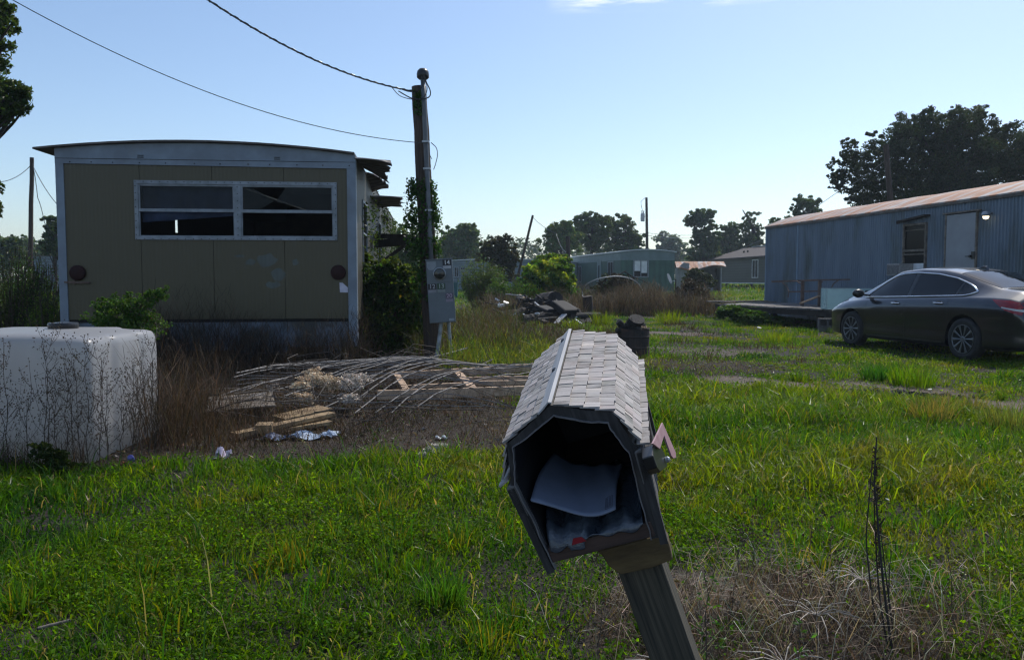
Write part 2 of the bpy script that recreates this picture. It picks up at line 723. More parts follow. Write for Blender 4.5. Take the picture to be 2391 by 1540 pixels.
def scatter(n, x0, x1, y0, y1, wedge=True, margin=1.0):
    """points in the part of the box the camera could see, with a margin"""
    y = rng.uniform(y0, y1, n)
    x = rng.uniform(x0, x1, n)
    if wedge:
        k = np.abs(x) < y * .66 + margin
        x, y = x[k], y[k]
    return x, y


GV, GQ, GT, GC, gn = [], [], [], [], 0


def grass_layer(n, y0, y1, h0, h1, wd, base_cols, lean=(.2, .9), brown=False, mask=None, hmul=None):
    global gn
    x, y = scatter(n, -y1 * .66 - 1, y1 * .66 + 1, y0, y1)
    grn, brn, dirt, ash = zones(x, y)
    keep = rng.uniform(size=len(x)) < (brn if brown else np.clip(grn ** 1.5 + .04, 0, 1))
    if not brown:
        keep &= rng.uniform(size=len(x)) < np.clip(.1 + 1.5 * vnoise(x, y, .30, 77), .25, 1)
    # footprints of solid things
    for (cx, cy, rx, ry) in ((-3.4, 5.87, .60, .50),):
        keep &= ~((np.abs(x - cx) < rx) & (np.abs(y - cy) < ry))
    keep &= ~((y > 11.1) & (y < 23.5) & (x > -7.4) & (x < -2.25 - (y - 11.4) * .1))
    if mask is not None:
        keep &= mask(x, y)
    x, y = x[keep], y[keep]
    keep_i = np.nonzero(keep)[0]
    if brown:
        grn = np.ones_like(grn)
    N = len(x)
    if N == 0:
        return None
    hgt = rng.uniform(h0, h1, N) * (.35 + .7 * vnoise(x, y, .6, 51) + .6 * vnoise(x, y, .14 if y1 < 8 else .3, 53))
    hgt = hgt * (.30 + .70 * grn[keep_i]) * (1 - .45 * smooth(2, 4, x) * smooth(7.5, 9.5, y) * smooth(30, 22, y))
    if hmul is not None:
        hgt = hgt * hmul(x, y)
    B = np.stack([x, y, gz(x, y) - .005], 1)
    V, Q, T = blades(B, hgt, wd * rng.uniform(.6, 1.4, N), rng.uniform(*lean, N))
    t = np.clip(((vnoise(x, y, 1.3, 61) - .5) * 1.3 + .5) * .7 + vnoise(x, y, .3, 62) * .5 - .12, 0, .999)
    bc = np.asarray(base_cols)
    ti = t * (len(bc) - 1)
    i0 = ti.astype(int)
    C = bc[i0] * (1 - (ti - i0))[:, None] + bc[i0 + 1] * (ti - i0)[:, None]
    # a share of the blades is dead straw
    dead = rng.uniform(size=N) < .07
    if not brown:
        C[dead] = np.array([.22, .19, .10])
    return V, Q, T, vary(C, N, amt=.22, warm=.12, per=5)


def emit(name, parts, m, kind='stuff', label=None, cat=None):
    VV, QQ, TT, CC, n = [], [], [], [], 0
    for p in parts:
        if p is None:
            continue
        V, Q, T, C = p
        VV.append(V)
        if Q is not None:
            QQ.append(Q + n)
        if T is not None:
            TT.append(T + n)
        CC.append(C)
        n += len(V)
    F = []
    if QQ:
        F.append(np.concatenate(QQ))
    if TT:
        F.append(np.concatenate(TT))
    o = np_mesh(name, np.concatenate(VV), F, m, col=np.concatenate(CC))
    return tag(o, label, cat, kind=kind)


GREENS = [(.010, .048, .002), (.040, .115, .003), (.085, .165, .003), (.125, .180, .005), (.170, .160, .014)]
LUSH = [(.018, .075, .008), (.030, .100, .010), (.045, .120, .012)]


def tallmask(x, y):
    # the ragged taller patch behind and right of the mailbox
    return 1 + 1.1 * blob(x, y, 2.1, 7.9, 1.9, 1.3, 71) + .8 * blob(x, y, .2, 11.5, 2, 2.2, 72) + .7 * blob(x, y, 2.0, 5.2, 1.2, .9, 73)


parts = [
    grass_layer(90000, 2.2, 4.2, .015, .060, .0060, GREENS, hmul=tallmask, lean=(.3, 1.3)),
    grass_layer(14000, 2.2, 4.2, .05, .10, .0070, GREENS[1:], hmul=tallmask, lean=(.5, 1.3)),
    grass_layer(150000, 4.2, 7.5, .02, .075, .0080, GREENS, hmul=tallmask, lean=(.3, 1.2)),
    grass_layer(36000, 4.2, 7.5, .06, .13, .0095, GREENS[1:], hmul=tallmask, lean=(.4, 1.2)),
    grass_layer(180000, 7.5, 13, .03, .085, .0120, GREENS, hmul=tallmask, lean=(.3, 1.1)),
    grass_layer(26000, 7.5, 13, .07, .14, .0130, GREENS[1:], hmul=tallmask, lean=(.3, 1.0)),
    grass_layer(240000, 13, 26, .04, .10, .016, GREENS),
    grass_layer(120000, 26, 60, .08, .20, .035, GREENS),
    grass_layer(60000, 60, 130, .2, .4, .10, GREENS),
    grass_layer(4500, 2.3, 7.5, .14, .30, .0050, LUSH + [(.16, .16, .05)], lean=(.3, .8)),
    grass_layer(9000, 7.5, 14, .12, .26, .008, LUSH + [(.16, .16, .05)], lean=(.2, .9), mask=lambda x, y: x < 2.7),
]
emit('grass', parts, M['grass'], label='green lawn of short uneven grass over the whole yard', cat='grass')

# tufts: dense bunches that stand above the lawn
def tuft(cx, cy, n, rad, h0, h1, wd, cols, lean=(.2, .9)):
    a = rng.uniform(0, 2 * math.pi, n)
    rr = rad * np.sqrt(rng.uniform(size=n))
    x = cx + rr * np.cos(a)
    y = cy + rr * np.sin(a)
    B = np.stack([x, y, gz(x, y) - .005], 1)
    H = rng.uniform(h0, h1, n)
    dirb = np.stack([np.cos(a), np.sin(a), np.zeros(n)], 1) * (rr / rad)[:, None] * 1.2
    V, Q, T = blades(B, H, wd * rng.uniform(.7, 1.3, n), rng.uniform(*lean, n) * .6, dirb=dirb)
    c = np.asarray(cols)[rng.integers(0, len(cols), n)]
    return V, Q, T, vary(c, n, amt=.2, per=5)


tp = []
for _ in range(420):
    y = rng.uniform(2.7, 8.5)
    x = rng.uniform(-.66 * y, .66 * y)
    g = zones(np.array([x]), np.array([y]))[0][0]
    if g < .5 or (abs(x + 4.6) < 1.9 and y > 4.8):
        continue
    tp.append(tuft(x, y, int(rng.uniform(20, 70)), rng.uniform(.04, .12), .05, rng.uniform(.09, .17) * (1 + .5 * (x > .5 and y > 5)), .0068, [GREENS[int(rng.integers(1, 5))], LUSH[2]]))
for _ in range(170):
    y = rng.uniform(7.5, 24)
    x = rng.uniform(-.1 * y, .7 * y)
    if zones(np.array([x]), np.array([y]))[0][0] < .75:
        continue
    tp.append(tuft(x, y, int(rng.uniform(40, 110)), rng.uniform(.08, .25), .06, rng.uniform(.10, .20), .010, [GREENS[2], GREENS[3], LUSH[1]]))
for (px, py, n, rad, h, c) in ((1030, 1410, 150, .09, .17, LUSH[2]), (2170, 985, 240, .16, .30, (.16, .14, .05)), (2245, 960, 160, .2, .26, (.15, .14, .05)),
                               (2345, 1000, 260, .18, .30, (.12, .14, .04)), (2050, 885, 200, .2, .25, LUSH[1]), (1560, 755, 200, .35, .5, GREENS[3]),
                               (1405, 760, 160, .25, .5, GREENS[3]), (2130, 900, 220, .25, .3, GREENS[2]), (1810, 800, 220, .3, .3, GREENS[3]),
                               (1335, 768, 120, .2, .35, GREENS[3]), (1480, 765, 100, .3, .3, GREENS[3])):
    g = G(px, py)
    tp.append(tuft(g[0], g[1], n, rad, h * .5, h, .006 if g[1] < 9 else .012, [c, tuple(v * 1.2 for v in c)]))
emit('grass_tufts', tp, M['grass'], label='thicker tufts of grass standing above the lawn', cat='grass')

# broad-leaved ground cover mixed into the lawn
def cover():
    out_ = []
    for (n, y0, y1, s, ht) in ((230000, 2.3, 4.6, .016, .065), (190000, 4.6, 8.5, .021, .065), (70000, 8.5, 16, .030, .06)):
        x, y = scatter(n, -y1 * .66 - 1, y1 * .66 + 1, y0, y1)
        grn, brn, dirt, ash = zones(x, y)
        k = rng.uniform(size=len(x)) < np.clip(grn * (.15 + 1.2 * smooth(.40, .62, vnoise(x, y, .8, 91))), 0, 1)
        k &= ~((np.abs(x + 3.4) < .6) & (np.abs(y - 5.87) < .5))
        cl_ = vnoise(x, y, .13 if y1 < 9 else .25, 93)
        k &= rng.uniform(size=len(x)) < smooth(.18, .5, cl_) + .08
        x, y = x[k], y[k]
        N = len(x)
        hh = np.clip(vnoise(x, y, .4, 92) * .5 + cl_[k] * .6, 0, 1)
        z = gz(x, y) + rng.uniform(.005, ht, N) * (.4 + hh)
        V, F = leaf_arrays(np.stack([x, y, z], 1), s * rng.uniform(.6, 1.5, N), asp=.6, horiz=.30)
        hh2 = np.clip((vnoise(x, y, 1.3, 61) - .5) * 1.5 + .5, 0, 1)
        hq = np.clip(.45 * hh + .55 * hh2, 0, 1)
        c = np.array([.012, .058, .002]) * (1 - hq)[:, None] + np.array([.100, .185, .004]) * hq[:, None]
        c = c * np.exp(rng.normal(size=(N, 1)) * .3)
        out_.append((V, F, None, vary(c, N, amt=.3)))
    emit('ground_cover', out_, M['cover'], label='broad-leaved weeds mixed through the lawn', cat='ground cover')


cover()

BROWNS = [(.030, .019, .013), (.060, .038, .024), (.10, .065, .042), (.15, .11, .075)]
dry = [
    grass_layer(60000, 2.2, 4.6, .05, .16, .0030, [(.06, .04, .028), (.10, .068, .045), (.20, .15, .10)], lean=(.5, 1.3), brown=True),
    grass_layer(120000, 4.6, 12, .02, .085, .0045, BROWNS, lean=(.5, 1.4), brown=True),
    grass_layer(30000, 4.6, 12, .06, .20, .0045, BROWNS, lean=(.3, 1.2), brown=True),
    grass_layer(80000, 12, 25, .1, .34, .010, BROWNS, lean=(.2, 1.0), brown=True),
]
emit('dry_grass', dry, M['dry'], label='brown dead grass and litter round the debris and the mailbox post', cat='dry grass')


N = 52000
x, y = scatter(N, -9, 9, 2.4, 13)
k = rng.uniform(size=len(x)) < zones(x, y)[1]
x, y = x[k], y[k]
V, F = leaf_arrays(np.stack([x, y, gz(x, y) + rng.uniform(0, .03, len(x))], 1), rng.uniform(.018, .045, len(x)), asp=.45, horiz=.5)
c_ = np.asarray([(.11, .07, .045), (.06, .04, .028), (.17, .12, .08), (.06, .075, .02)])[rng.integers(0, 4, len(x))]
tag(np_mesh('leaf_litter', V, [F], M['dry'], col=vary(c_, len(x), amt=.35)), 'dead leaves and plant litter on the brown ground', 'leaf litter', kind='stuff')


# tall dead weeds: thickets nobody could count
def thicket(name, label, spots, cols, m='dry'):
    """spots: (x0,x1,y0,y1,n,h0,h1,w)"""
    ps = []
    for (x0, x1, y0, y1, n, h0, h1, wd) in spots:
        x = rng.uniform(x0, x1, n)
        y = rng.uniform(y0, y1, n)
        k = rng.uniform(size=n) < .35 + .9 * vnoise(x, y, .5, 101)
        x, y = x[k], y[k]
        N = len(x)
        H = rng.uniform(h0, h1, N) * (.5 + vnoise(x, y, .8, 102))
        V, Q, T = blades(np.stack([x, y, gz(x, y)], 1), H, wd * rng.uniform(.5, 1.5, N), rng.uniform(.05, .95, N))
        c = np.asarray(cols)[rng.integers(0, len(cols), N)]
        ps.append((V, Q, T, vary(c, N, amt=.25, per=5)))
        # side twigs and seed heads
        j = rng.integers(0, N, N * 2)
        f = rng.uniform(.3, 1.0, len(j))
        bx = np.stack([x[j] + rng.normal(size=len(j)) * .04, y[j] + rng.normal(size=len(j)) * .04, gz(x[j], y[j]) + H[j] * f * .9], 1)
        V, Q, T = blades(bx, H[j] * .22, wd * .7, rng.uniform(.5, 1.2, len(j)))
        ps.append((V, Q, T, vary(c[j], len(j), amt=.3, per=5)))
    return emit(name, ps, M[m], label=label, cat='weeds')


thicket('dry_weeds', 'tall dead brown weeds in front of the green mobile home',
        [(2.4, 7.6, 27, 33, 9000, .35, 1.0, .016), (-.9, 2.2, 24, 30, 3000, .3, .8, .014)],
        [(.075, .055, .042), (.11, .08, .06), (.15, .115, .085)])
thicket('dry_weeds', 'tall dead brown weeds along the foot of the cream mobile home',
        [(-5.6, -1.9, 10.2, 10.95, 3000, .35, 1.0, .006), (-3.6, -1.6, 7.2, 9.8, 500, .15, .60, .0045), ],
        [(.020, .015, .012), (.040, .028, .020), (.075, .052, .036)])
thicket('dry_weeds', 'tangled reddish brown dead weeds right against the white tank',
        [(-2.8, -2.45, 5.75, 7.0, 800, .25, .80, .0035), (-2.5, -2.1, 5.75, 7.2, 600, .12, .42, .0035), (-2.15, -1.75, 5.9, 7.2, 400, .1, .26, .0035), (-4.1, -2.8, 5.15, 5.35, 700, .08, .3, .003)],
        [(.040, .027, .019), (.075, .048, .031), (.12, .08, .055)])
thicket('dry_weeds', 'patchy brown and green weeds between the utility pole and the rubble pile',
        [(-1.6, .15, 12.0, 20, 4200, .25, .75, .010), (.15, 1.5, 12.0, 19, 1200, .1, .3, .010)],
        [(.10, .07, .05), (.14, .10, .07), (.07, .10, .02), (.12, .13, .03)])
thicket('tall_weeds', 'tall yellow-green weeds in the sun beside the utility pole',
        [(-.9, .5, 10.0, 13.5, 2400, .15, .5, .009), (.4, 1.1, 10.0, 13, 900, .08, .3, .009)],
        [(.10, .14, .02), (.06, .11, .015), (.16, .17, .03)], 'grass')


# ------------------------------------------------------------------ shrubs and trees
def crown_points(blobs, n, Y, depth=1.0, sub=14, tight=.30, r=rng, flat=.8):
    """blobs (px,py,rx,ry) in picture units at depth Y -> leaf centres gathered in small clumps, and the clump centres"""
    s = Y / FV
    tot = sum(b[2] * b[3] for b in blobs)
    C, K = [], []
    for b in blobs:
        px, py, rx, ry = b[:4]
        rx, ry = rx * 1.22, ry * 1.18
        dy = b[4] if len(b) > 4 else 0
        m = max(3, int(sub * 1.5 * math.sqrt(rx * ry) / 22))
        share = int(n * rx * ry / tot)
        c0 = P(px, py, Y + dy)
        d = r.normal(size=(m, 3))
        d /= np.linalg.norm(d, axis=1)[:, None]
        rad = r.uniform(.1, 1.0, (m, 1)) ** .55
        rad = np.where(r.uniform(size=(m, 1)) < .14, r.uniform(1.0, 1.3, (m, 1)), rad)
        cl = c0 + d * rad * np.array([rx * s, (rx + ry) / 2 * s * depth, ry * s])
        K.append(cl)
        idx = r.integers(0, m, share)
        sz = (.30 + 1.2 * r.uniform(size=m) ** 1.6)[idx][:, None]
        q = r.normal(size=(share, 3))
        q *= (r.uniform(size=(share, 1)) ** .35) / (np.linalg.norm(q, axis=1)[:, None] + 1e-9)
        C.append(cl[idx] + q * sz * np.array([rx * s, (rx + ry) / 2 * s * depth, ry * s * flat]) * tight * .98)
    return np.concatenate(C), np.concatenate(K)


def limbs(mb, base, top, K, r0, nmax=26, r=rng):
    """trunk from base to top, limbs from the trunk to clump centres"""
    base = np.asarray(base, float)
    top = np.asarray(top, float)
    t = np.linspace(0, 1, 7)[:, None]
    wob = r.normal(size=(7, 3)) * np.linalg.norm(top - base) * .012
    wob[0] = 0
    mb.tube(base + (top - base) * t + wob, r0 * (1 - .65 * t[:, 0]), 8)
    idx = r.permutation(len(K))[:nmax]
    H = np.linalg.norm(top - base)
    for i in idx:
        k = K[i]
        f = np.clip((k[2] - base[2]) / (top[2] - base[2] + 1e-6) - r.uniform(.2, .45), .12, .95)
        s = base + (top - base) * f
        mid = s * .5 + k * .5 + np.array([0, 0, .06 * H]) + r.normal(size=3) * H * .02
        q = np.linspace(0, 1, 6)[:, None]
        pts = s * (1 - q) ** 2 + 2 * mid * q * (1 - q) + k * q ** 2
        mb.tube(pts, r0 * (.42 - .34 * q[:, 0]) * (1 - .45 * f), 5)


def tree(name, label, blobs, Y, n, leaf, col, trunk=None, cat='tree', m='leaf_far', group=None, tight=.30, sub=14, r0=None, nl=26,
         depth=.9, asp=.6, amt=.3, col2=None, part='crown', wood='trunk', horiz=0.0):
    if label.startswith('broad dark oak'):
        blobs = [(b[0], b[1] + 4, b[2] * .84, b[3] * .82) for b in blobs]
    C, K = crown_points(blobs, n, Y, depth=depth, sub=sub, tight=tight)
    cx = C[:, 0].mean() if trunk is None else P(trunk, 650, Y)[0]
    base = np.array([cx, Y, float(gz(cx, Y)) - .05])
    C[:, 2] = np.maximum(C[:, 2], gz(C[:, 0], C[:, 1]) + .03)
    root = thing(name, label, cat, base, group=group)
    mb = MB()
    top = np.array([cx, Y, base[2] + (K[:, 2].max() - base[2]) * .8])
    limbs(mb, base, top, K, r0 or (top[2] - base[2]) * .03, nl)
    mb.build(wood, M['bark'] if cat == 'tree' else M['stem'], root, world=True, recalc=False, smooth_shade=True)
    N = len(C)
    V, F = leaf_arrays(C, leaf * rng.uniform(.6, 1.5, N), asp=asp, horiz=horiz)
    base_c = np.tile(np.asarray(col, float), (N, 1))
    if col2 is not None:
        k = vnoise(C[:, 0] * 1.0 + C[:, 2], C[:, 2] + C[:, 1] * .5, .12 * (C[:, 2].max() - base[2]) + .1, 7) > .55
        base_c[k] = col2
    np_mesh(part, V, [F], M[m], root, col=vary(base_c, N, amt=amt, warm=.2), world=True)
    return root


OAK = (.024, .040, .016)
DK = (.060, .095, .038)
MG = (.075, .120, .040)
HZ = (.085, .12, .07)  # leaf colour made paler and bluer, with distance haze put into it
tree('oak_tree', 'broad dark oak rising behind the blue mobile home', [
    (2120, 330, 75, 60), (2050, 375, 70, 60), (2215, 300, 80, 55), (2180, 380, 110, 80), (2290, 330, 90, 70), (2370, 370, 90, 70),
    (1985, 400, 40, 45), (2010, 450, 45, 40), (1960, 425, 25, 18), (2270, 400, 120, 90), (2450, 380, 110, 90), (2150, 280, 30, 30),
    (2290, 270, 28, 22), (2110, 300, 22, 22), (2230, 262, 30, 16), (2345, 305, 22, 18), (2085, 440, 90, 50), (1948, 372, 10, 12),
    (1985, 340, 25, 22), (2200, 440, 120, 50)],
    40, 130000, .105, OAK, trunk=2180, tight=.22, sub=20, r0=.42, col2=(.030, .045, .014))
tree('tree', 'small round-topped tree showing above the middle of the blue roof', [(1872, 470, 22, 14), (1892, 482, 26, 18), (1858, 492, 14, 9), (1912, 470, 10, 4), (1880, 520, 30, 25)],
     70, 5000, .22, DK, sub=26, tight=.24)
tree('tree', 'tiny tree top poking over the left end of the blue roof', [(1810, 517, 13, 7), (1812, 530, 14, 10)], 85, 1600, .22, MG, sub=22)
rt = tree('tree', 'lopsided dark tree with a bare snag leaning out of its top', [(1762, 560, 18, 26), (1745, 545, 16, 28), (1772, 530, 10, 8), (1752, 520, 13, 12), (1765, 590, 26, 20), (1735, 575, 12, 22), (1758, 499, 14, 4), (1747, 503, 6, 8)],
          90, 8000, .22, DK, sub=26, tight=.26)
mb = MB()
mb.tube([P(1733, 490, 90), P(1745, 510, 90), P(1757, 532, 90), P(1766, 560, 90)], [.05, .1, .16, .22], 5)
mb.build('snag', M['bark'], rt, world=True, recalc=False)
tree('tree', 'tall tree with ragged open crown right of the transformer pole', [(1630, 510, 26, 20), (1648, 500, 20, 12), (1615, 515, 14, 12), (1655, 535, 16, 18), (1640, 560, 22, 22), (1662, 570, 20, 22), (1625, 545, 8, 14), (1640, 595, 40, 16)],
     85, 12000, .24, DK, sub=30, tight=.25)
tree('tree', 'lower open tree just left of the snagged tree', [(1700, 545, 22, 22), (1715, 535, 12, 12), (1690, 560, 16, 16), (1700, 580, 30, 22)],
     92, 7000, .24, DK, sub=30, tight=.25)
tree('tree', 'haze-paled blue-green tree far off behind the green mobile home roof', [(1560, 565, 24, 22), (1548, 555, 12, 14), (1578, 575, 20, 16), (1590, 592, 24, 16), (1540, 588, 14, 16)],
     150, 7000, .38, HZ, sub=26)
tree('tree', 'rounded tree left of the pair behind the green mobile home', [(1305, 550, 26, 28), (1320, 535, 18, 16), (1290, 572, 24, 20), (1330, 565, 26, 24), (1284, 548, 12, 12)],
     75, 10000, .22, MG, sub=28, tight=.27)
tree('tree', 'tall forked tree behind the left end of the green mobile home', [(1365, 520, 22, 20), (1385, 510, 16, 12), (1400, 530, 24, 22), (1355, 545, 16, 16), (1350, 515, 10, 8), (1410, 515, 14, 10), (1385, 560, 30, 24)],
     80, 12000, .22, DK, sub=30, tight=.25)
tree('tree', 'tree with a clump-topped crown left of the transformer pole', [(1450, 530, 24, 22), (1462, 518, 14, 10), (1435, 545, 18, 16), (1475, 550, 20, 18), (1490, 570, 14, 14), (1450, 572, 36, 20)],
     82, 11000, .22, DK, sub=30, tight=.25)
tree('tree', 'full green tree right of the utility pole', [(1060, 555, 26, 24), (1090, 545, 22, 20), (1105, 560, 16, 26), (1040, 575, 22, 22), (1075, 590, 44, 24), (1098, 533, 14, 8)],
     80, 12000, .26, MG, sub=30, tight=.27)
tree('tree', 'thin brownish tree beside the leaning pole', [(1150, 575, 24, 18), (1175, 585, 26, 18), (1185, 556, 10, 8), (1160, 560, 14, 8), (1150, 600, 30, 16), (1195, 605, 18, 20), (1178, 630, 30, 26)],
     45, 9000, .14, (.050, .052, .026), sub=30, tight=.24)
tree('tree', 'loose green tree between the cream home and the utility pole', [(940, 560, 30, 30), (965, 600, 30, 30), (900, 590, 30, 30), (925, 625, 40, 30), (985, 560, 12, 30)],
     38, 8000, .12, MG, sub=34, tight=.24, m='leaf')
tree('tree', 'dark tree against the left corner of the cream home', [(125, 520, 18, 15), (112, 540, 12, 14), (132, 545, 18, 24), (125, 575, 22, 26), (148, 520, 14, 12)],
     45, 8000, .14, DK, sub=28, tight=.25)
tree('tree', 'rounded dark tree at the left edge below the power line', [(20, 572, 30, 18), (35, 565, 14, 14), (-15, 580, 40, 26), (20, 600, 40, 24)],
     60, 8000, .18, DK, sub=28)
tree('tree', 'paler tree line clump behind the left power pole', [(85, 580, 22, 16), (60, 575, 16, 18), (95, 598, 24, 16), (60, 600, 24, 14)],
     85, 7000, .24, MG, sub=28)

# the near tree whose twigs enter at the left edge
C, K = crown_points([(10, 20, 20, 16), (-10, 45, 40, 30), (0, 110, 12, 10), (2, 150, 14, 14), (20, 205, 22, 20), (50, 212, 18, 14), (62, 225, 12, 10), (40, 245, 24, 16),
                     (18, 265, 18, 14), (5, 285, 14, 8), (-10, 235, 50, 40), (-2, 440, 7, 12), (-4, 485, 7, 16), (-60, 140, 55, 95)], 11000, 11.0, depth=.8, sub=34, tight=.26)
nb = np.array([P(-190, 650, 11)[0], 11.0, 0.0])
rt = thing('tree', 'near tree with leafy twigs hanging in at the top left edge', 'tree', nb)
mb = MB()
limbs(mb, nb, nb + np.array([.3, 0, 5.2]), K, .17, 60)
mb.build('trunk', M['bark'], rt, world=True, recalc=False, smooth_shade=True)
V, F = leaf_arrays(C, .065 * rng.uniform(.7, 1.4, len(C)), asp=.45)
np_mesh('crown', V, [F], M['leaf'], rt, col=vary((.05, .085, .022), len(C), amt=.3), world=True)

# far wood along the horizon: one mass
N = 60000
x = rng.uniform(-230, 230, N)
y = rng.uniform(165, 195, N)
top = 4.4 + 4.2 * vnoise(x, x * 0, 9, 5) + 2.4 * vnoise(x, y, 3.2, 6)
z = rng.uniform(0, 1, N) ** .7 * top + .4
V, F = leaf_arrays(np.stack([x, y, z], 1), rng.uniform(.5, 1.1, N), asp=.7)
o = np_mesh('far_wood', V, [F], M['leaf_far'], col=vary((.045, .065, .038), N, amt=.2))
tag(o, 'low far-off wood along the horizon', 'wood', kind='stuff')

# shrubs
YG, BG = (.27, .34, .03), (.050, .12, .018)
tree('shrub', 'bright yellow-green bush glowing behind the rubble pile', [(1270, 655, 40, 28), (1245, 648, 24, 24), (1300, 662, 30, 34), (1260, 690, 46, 30), (1290, 625, 30, 18)],
     31, 15000, .13, YG, cat='bush', m='leaf', col2=(.07, .14, .02), part='foliage', wood='stem', sub=40, r0=.03, nl=60)
tree('shrub', 'leafy bush with drooping sprays above the bright yellow-green one', [(1290, 605, 34, 12), (1265, 612, 24, 12), (1310, 615, 20, 16), (1320, 640, 10, 22)],
     36, 5000, .16, (.09, .16, .02), cat='bush', m='leaf', part='foliage', wood='stem', r0=.04)


def feathery(name, label, px, Y, wpx, topy, n, col, m='leaf', cat='bush', lean=.25, leafs=.05, base_y=None):
    """fan of upright leafy stems"""
    c = P(px, 660, Y)
    base = np.array([c[0], Y, float(gz(c[0], Y))])
    top = P(px, topy, Y)[2] - base[2]
    wd = wpx * Y / FV
    root = thing(name, label, cat, base)
    mb = MB()
    C = []
    for i in range(n):
        a = rng.uniform(-1, 1)
        b0 = base + np.array([a * wd * .28, rng.uniform(-.3, .3) * wd, 0])
        h = top * rng.uniform(.55, 1.05) * (1 - .25 * abs(a))
        tp_ = b0 + np.array([a * wd * .32 + rng.normal() * .05 * wd, rng.normal() * .15 * wd, h])
        t = np.linspace(0, 1, 5)[:, None]
        pts = b0 + (tp_ - b0) * t
        mb.tube(pts, .004 + .008 * top / 2 * (1 - t[:, 0]), 4, cap=False)
        k = int(70)
        f = rng.uniform(.2, 1.02, k) ** .8
        C.append(b0 + (tp_ - b0) * f[:, None] + rng.normal(size=(k, 3)) * (.04 + .025 * top))
    C = np.concatenate(C)
    mb.build('stem', M['stem'], root, world=True, recalc=False)
    V, F = leaf_arrays(C, leafs * rng.uniform(.6, 1.4, len(C)), asp=.3)
    np_mesh('foliage', V, [F], M[m], root, col=vary(col, len(C), amt=.3), world=True)
    return root


feathery('shrub', 'tall feathery green shrub against the white mobile home', 1125, 33, 84, 604, 90, (.065, .10, .028), leafs=.11)
feathery('shrub', 'lower feathery shrub left of the bright yellow-green bush', 1182, 30, 74, 645, 70, (.06, .12, .022), leafs=.10)
feathery('shrub', 'rangy dark shrub at the left edge beyond the tank', 20, 12.5, 170, 570, 120, (.030, .050, .014), leafs=.045)
feathery('shrub', 'bright green leafy shrub under the left power pole', 62, 13.5, 90, 600, 90, (.055, .13, .018), leafs=.045)
feathery('shrub', 'yellowish shrub between the left pole and the cream home corner', 112, 11.5, 80, 668, 90, (.09, .14, .028), leafs=.035)
feathery('shrub', 'bare twiggy brown bush left of the cream home', 90, 14.5, 170, 585, 110, (.05, .035, .022), m='dry', leafs=.03)
tree('shrub', 'light green leafy plant growing up before the left of the cream home', [
    (275, 740, 55, 32), (245, 715, 22, 18), (300, 712, 26, 22), (345, 700, 26, 18), (372, 684, 14, 12), (335, 735, 36, 26), (255, 760, 36, 20), (310, 765, 60, 22), (388, 672, 5, 6), (380, 690, 6, 10), (350, 685, 5, 10), (268, 695, 6, 12), (235, 705, 6, 10), (300, 690, 5, 10), (392, 690, 4, 6)],
    7.9, 9000, .024, (.055, .115, .022), cat='bush', m='leaf', part='foliage', wood='stem', sub=30, r0=.015, tight=.28, nl=70, asp=.55)
tree('shrub', 'vine-covered bush filling the gap right of the cream home', [
    (862, 650, 24, 40), (900, 628, 30, 20), (935, 650, 40, 26), (880, 700, 40, 36), (940, 700, 40, 36), (975, 690, 20, 50), (970, 760, 30, 44), (880, 760, 44, 40), (925, 770, 40, 40), (930, 820, 60, 26), (862, 825, 34, 24), (965, 640, 20, 14), (985, 800, 20, 34),
    (850, 605, 12, 12), (990, 640, 10, 20)],
    12.9, 26000, .060, (.040, .085, .014), cat='bush', m='leaf', col2=(.075, .11, .018), part='foliage', wood='stem', sub=46, r0=.03, tight=.24, nl=90, asp=.7, amt=.4)
N = 28
C = np.array([P(rng.uniform(905, 985), rng.uniform(640, 740), 12.2 + rng.uniform(0, .4)) for _ in range(N)])
V, F = leaf_arrays(C, .06, asp=.7)
rt = bpy.data.objects[[o.name for o in COL.objects if o.get('label', '').startswith('vine-covered bush')][0]]
np_mesh('yellow_leaves', V, [F], M['leaf'], rt, col=vary((.12, .13, .02), N, amt=.3, warm=.3), world=True)
tree('shrub', 'dark dead bush by the satellite dish', [(1615, 690, 30, 26), (1590, 700, 30, 22), (1640, 705, 20, 22), (1610, 665, 20, 16)],
     30, 6000, .07, (.060, .048, .036), cat='bush', m='dry', part='foliage', wood='stem', sub=30, r0=.03, tight=.27)
tree('shrub', 'dark brown vine mound in front of the green mobile home', [(1440, 665, 34, 20), (1420, 680, 28, 20), (1465, 678, 26, 20), (1445, 650, 18, 8), (1400, 692, 22, 12)],
     32, 8000, .08, (.045, .038, .026), cat='bush', m='dry', part='foliage', wood='stem', sub=30, r0=.03, tight=.27, col2=(.05, .06, .02))
tree('shrub', 'dark bush growing in front of the rusty-roofed shed', [(1630, 655, 26, 14), (1650, 662, 18, 12), (1620, 640, 16, 10)],
     50, 4000, .14, (.035, .045, .018), cat='bush', m='leaf', part='foliage', wood='stem', sub=30, r0=.03)
tree('shrub', 'low leafy weeds sprouting under the left end of the deck', [(1715, 722, 36, 10), (1740, 735, 50, 10), (1690, 728, 16, 8), (1800, 745, 60, 8)],
     22, 6000, .07, (.050, .11, .018), cat='bush', m='leaf', part='foliage', wood='stem', sub=30, r0=.01)
tree('shrub', 'small leafy shrub at the foot of the white tank', [(125, 1065, 34, 18), (95, 1045, 20, 12), (150, 1085, 30, 12)],
     5.05, 1600, .022, (.03, .05, .014), cat='bush', m='leaf', part='foliage', wood='stem', sub=20, r0=.006)



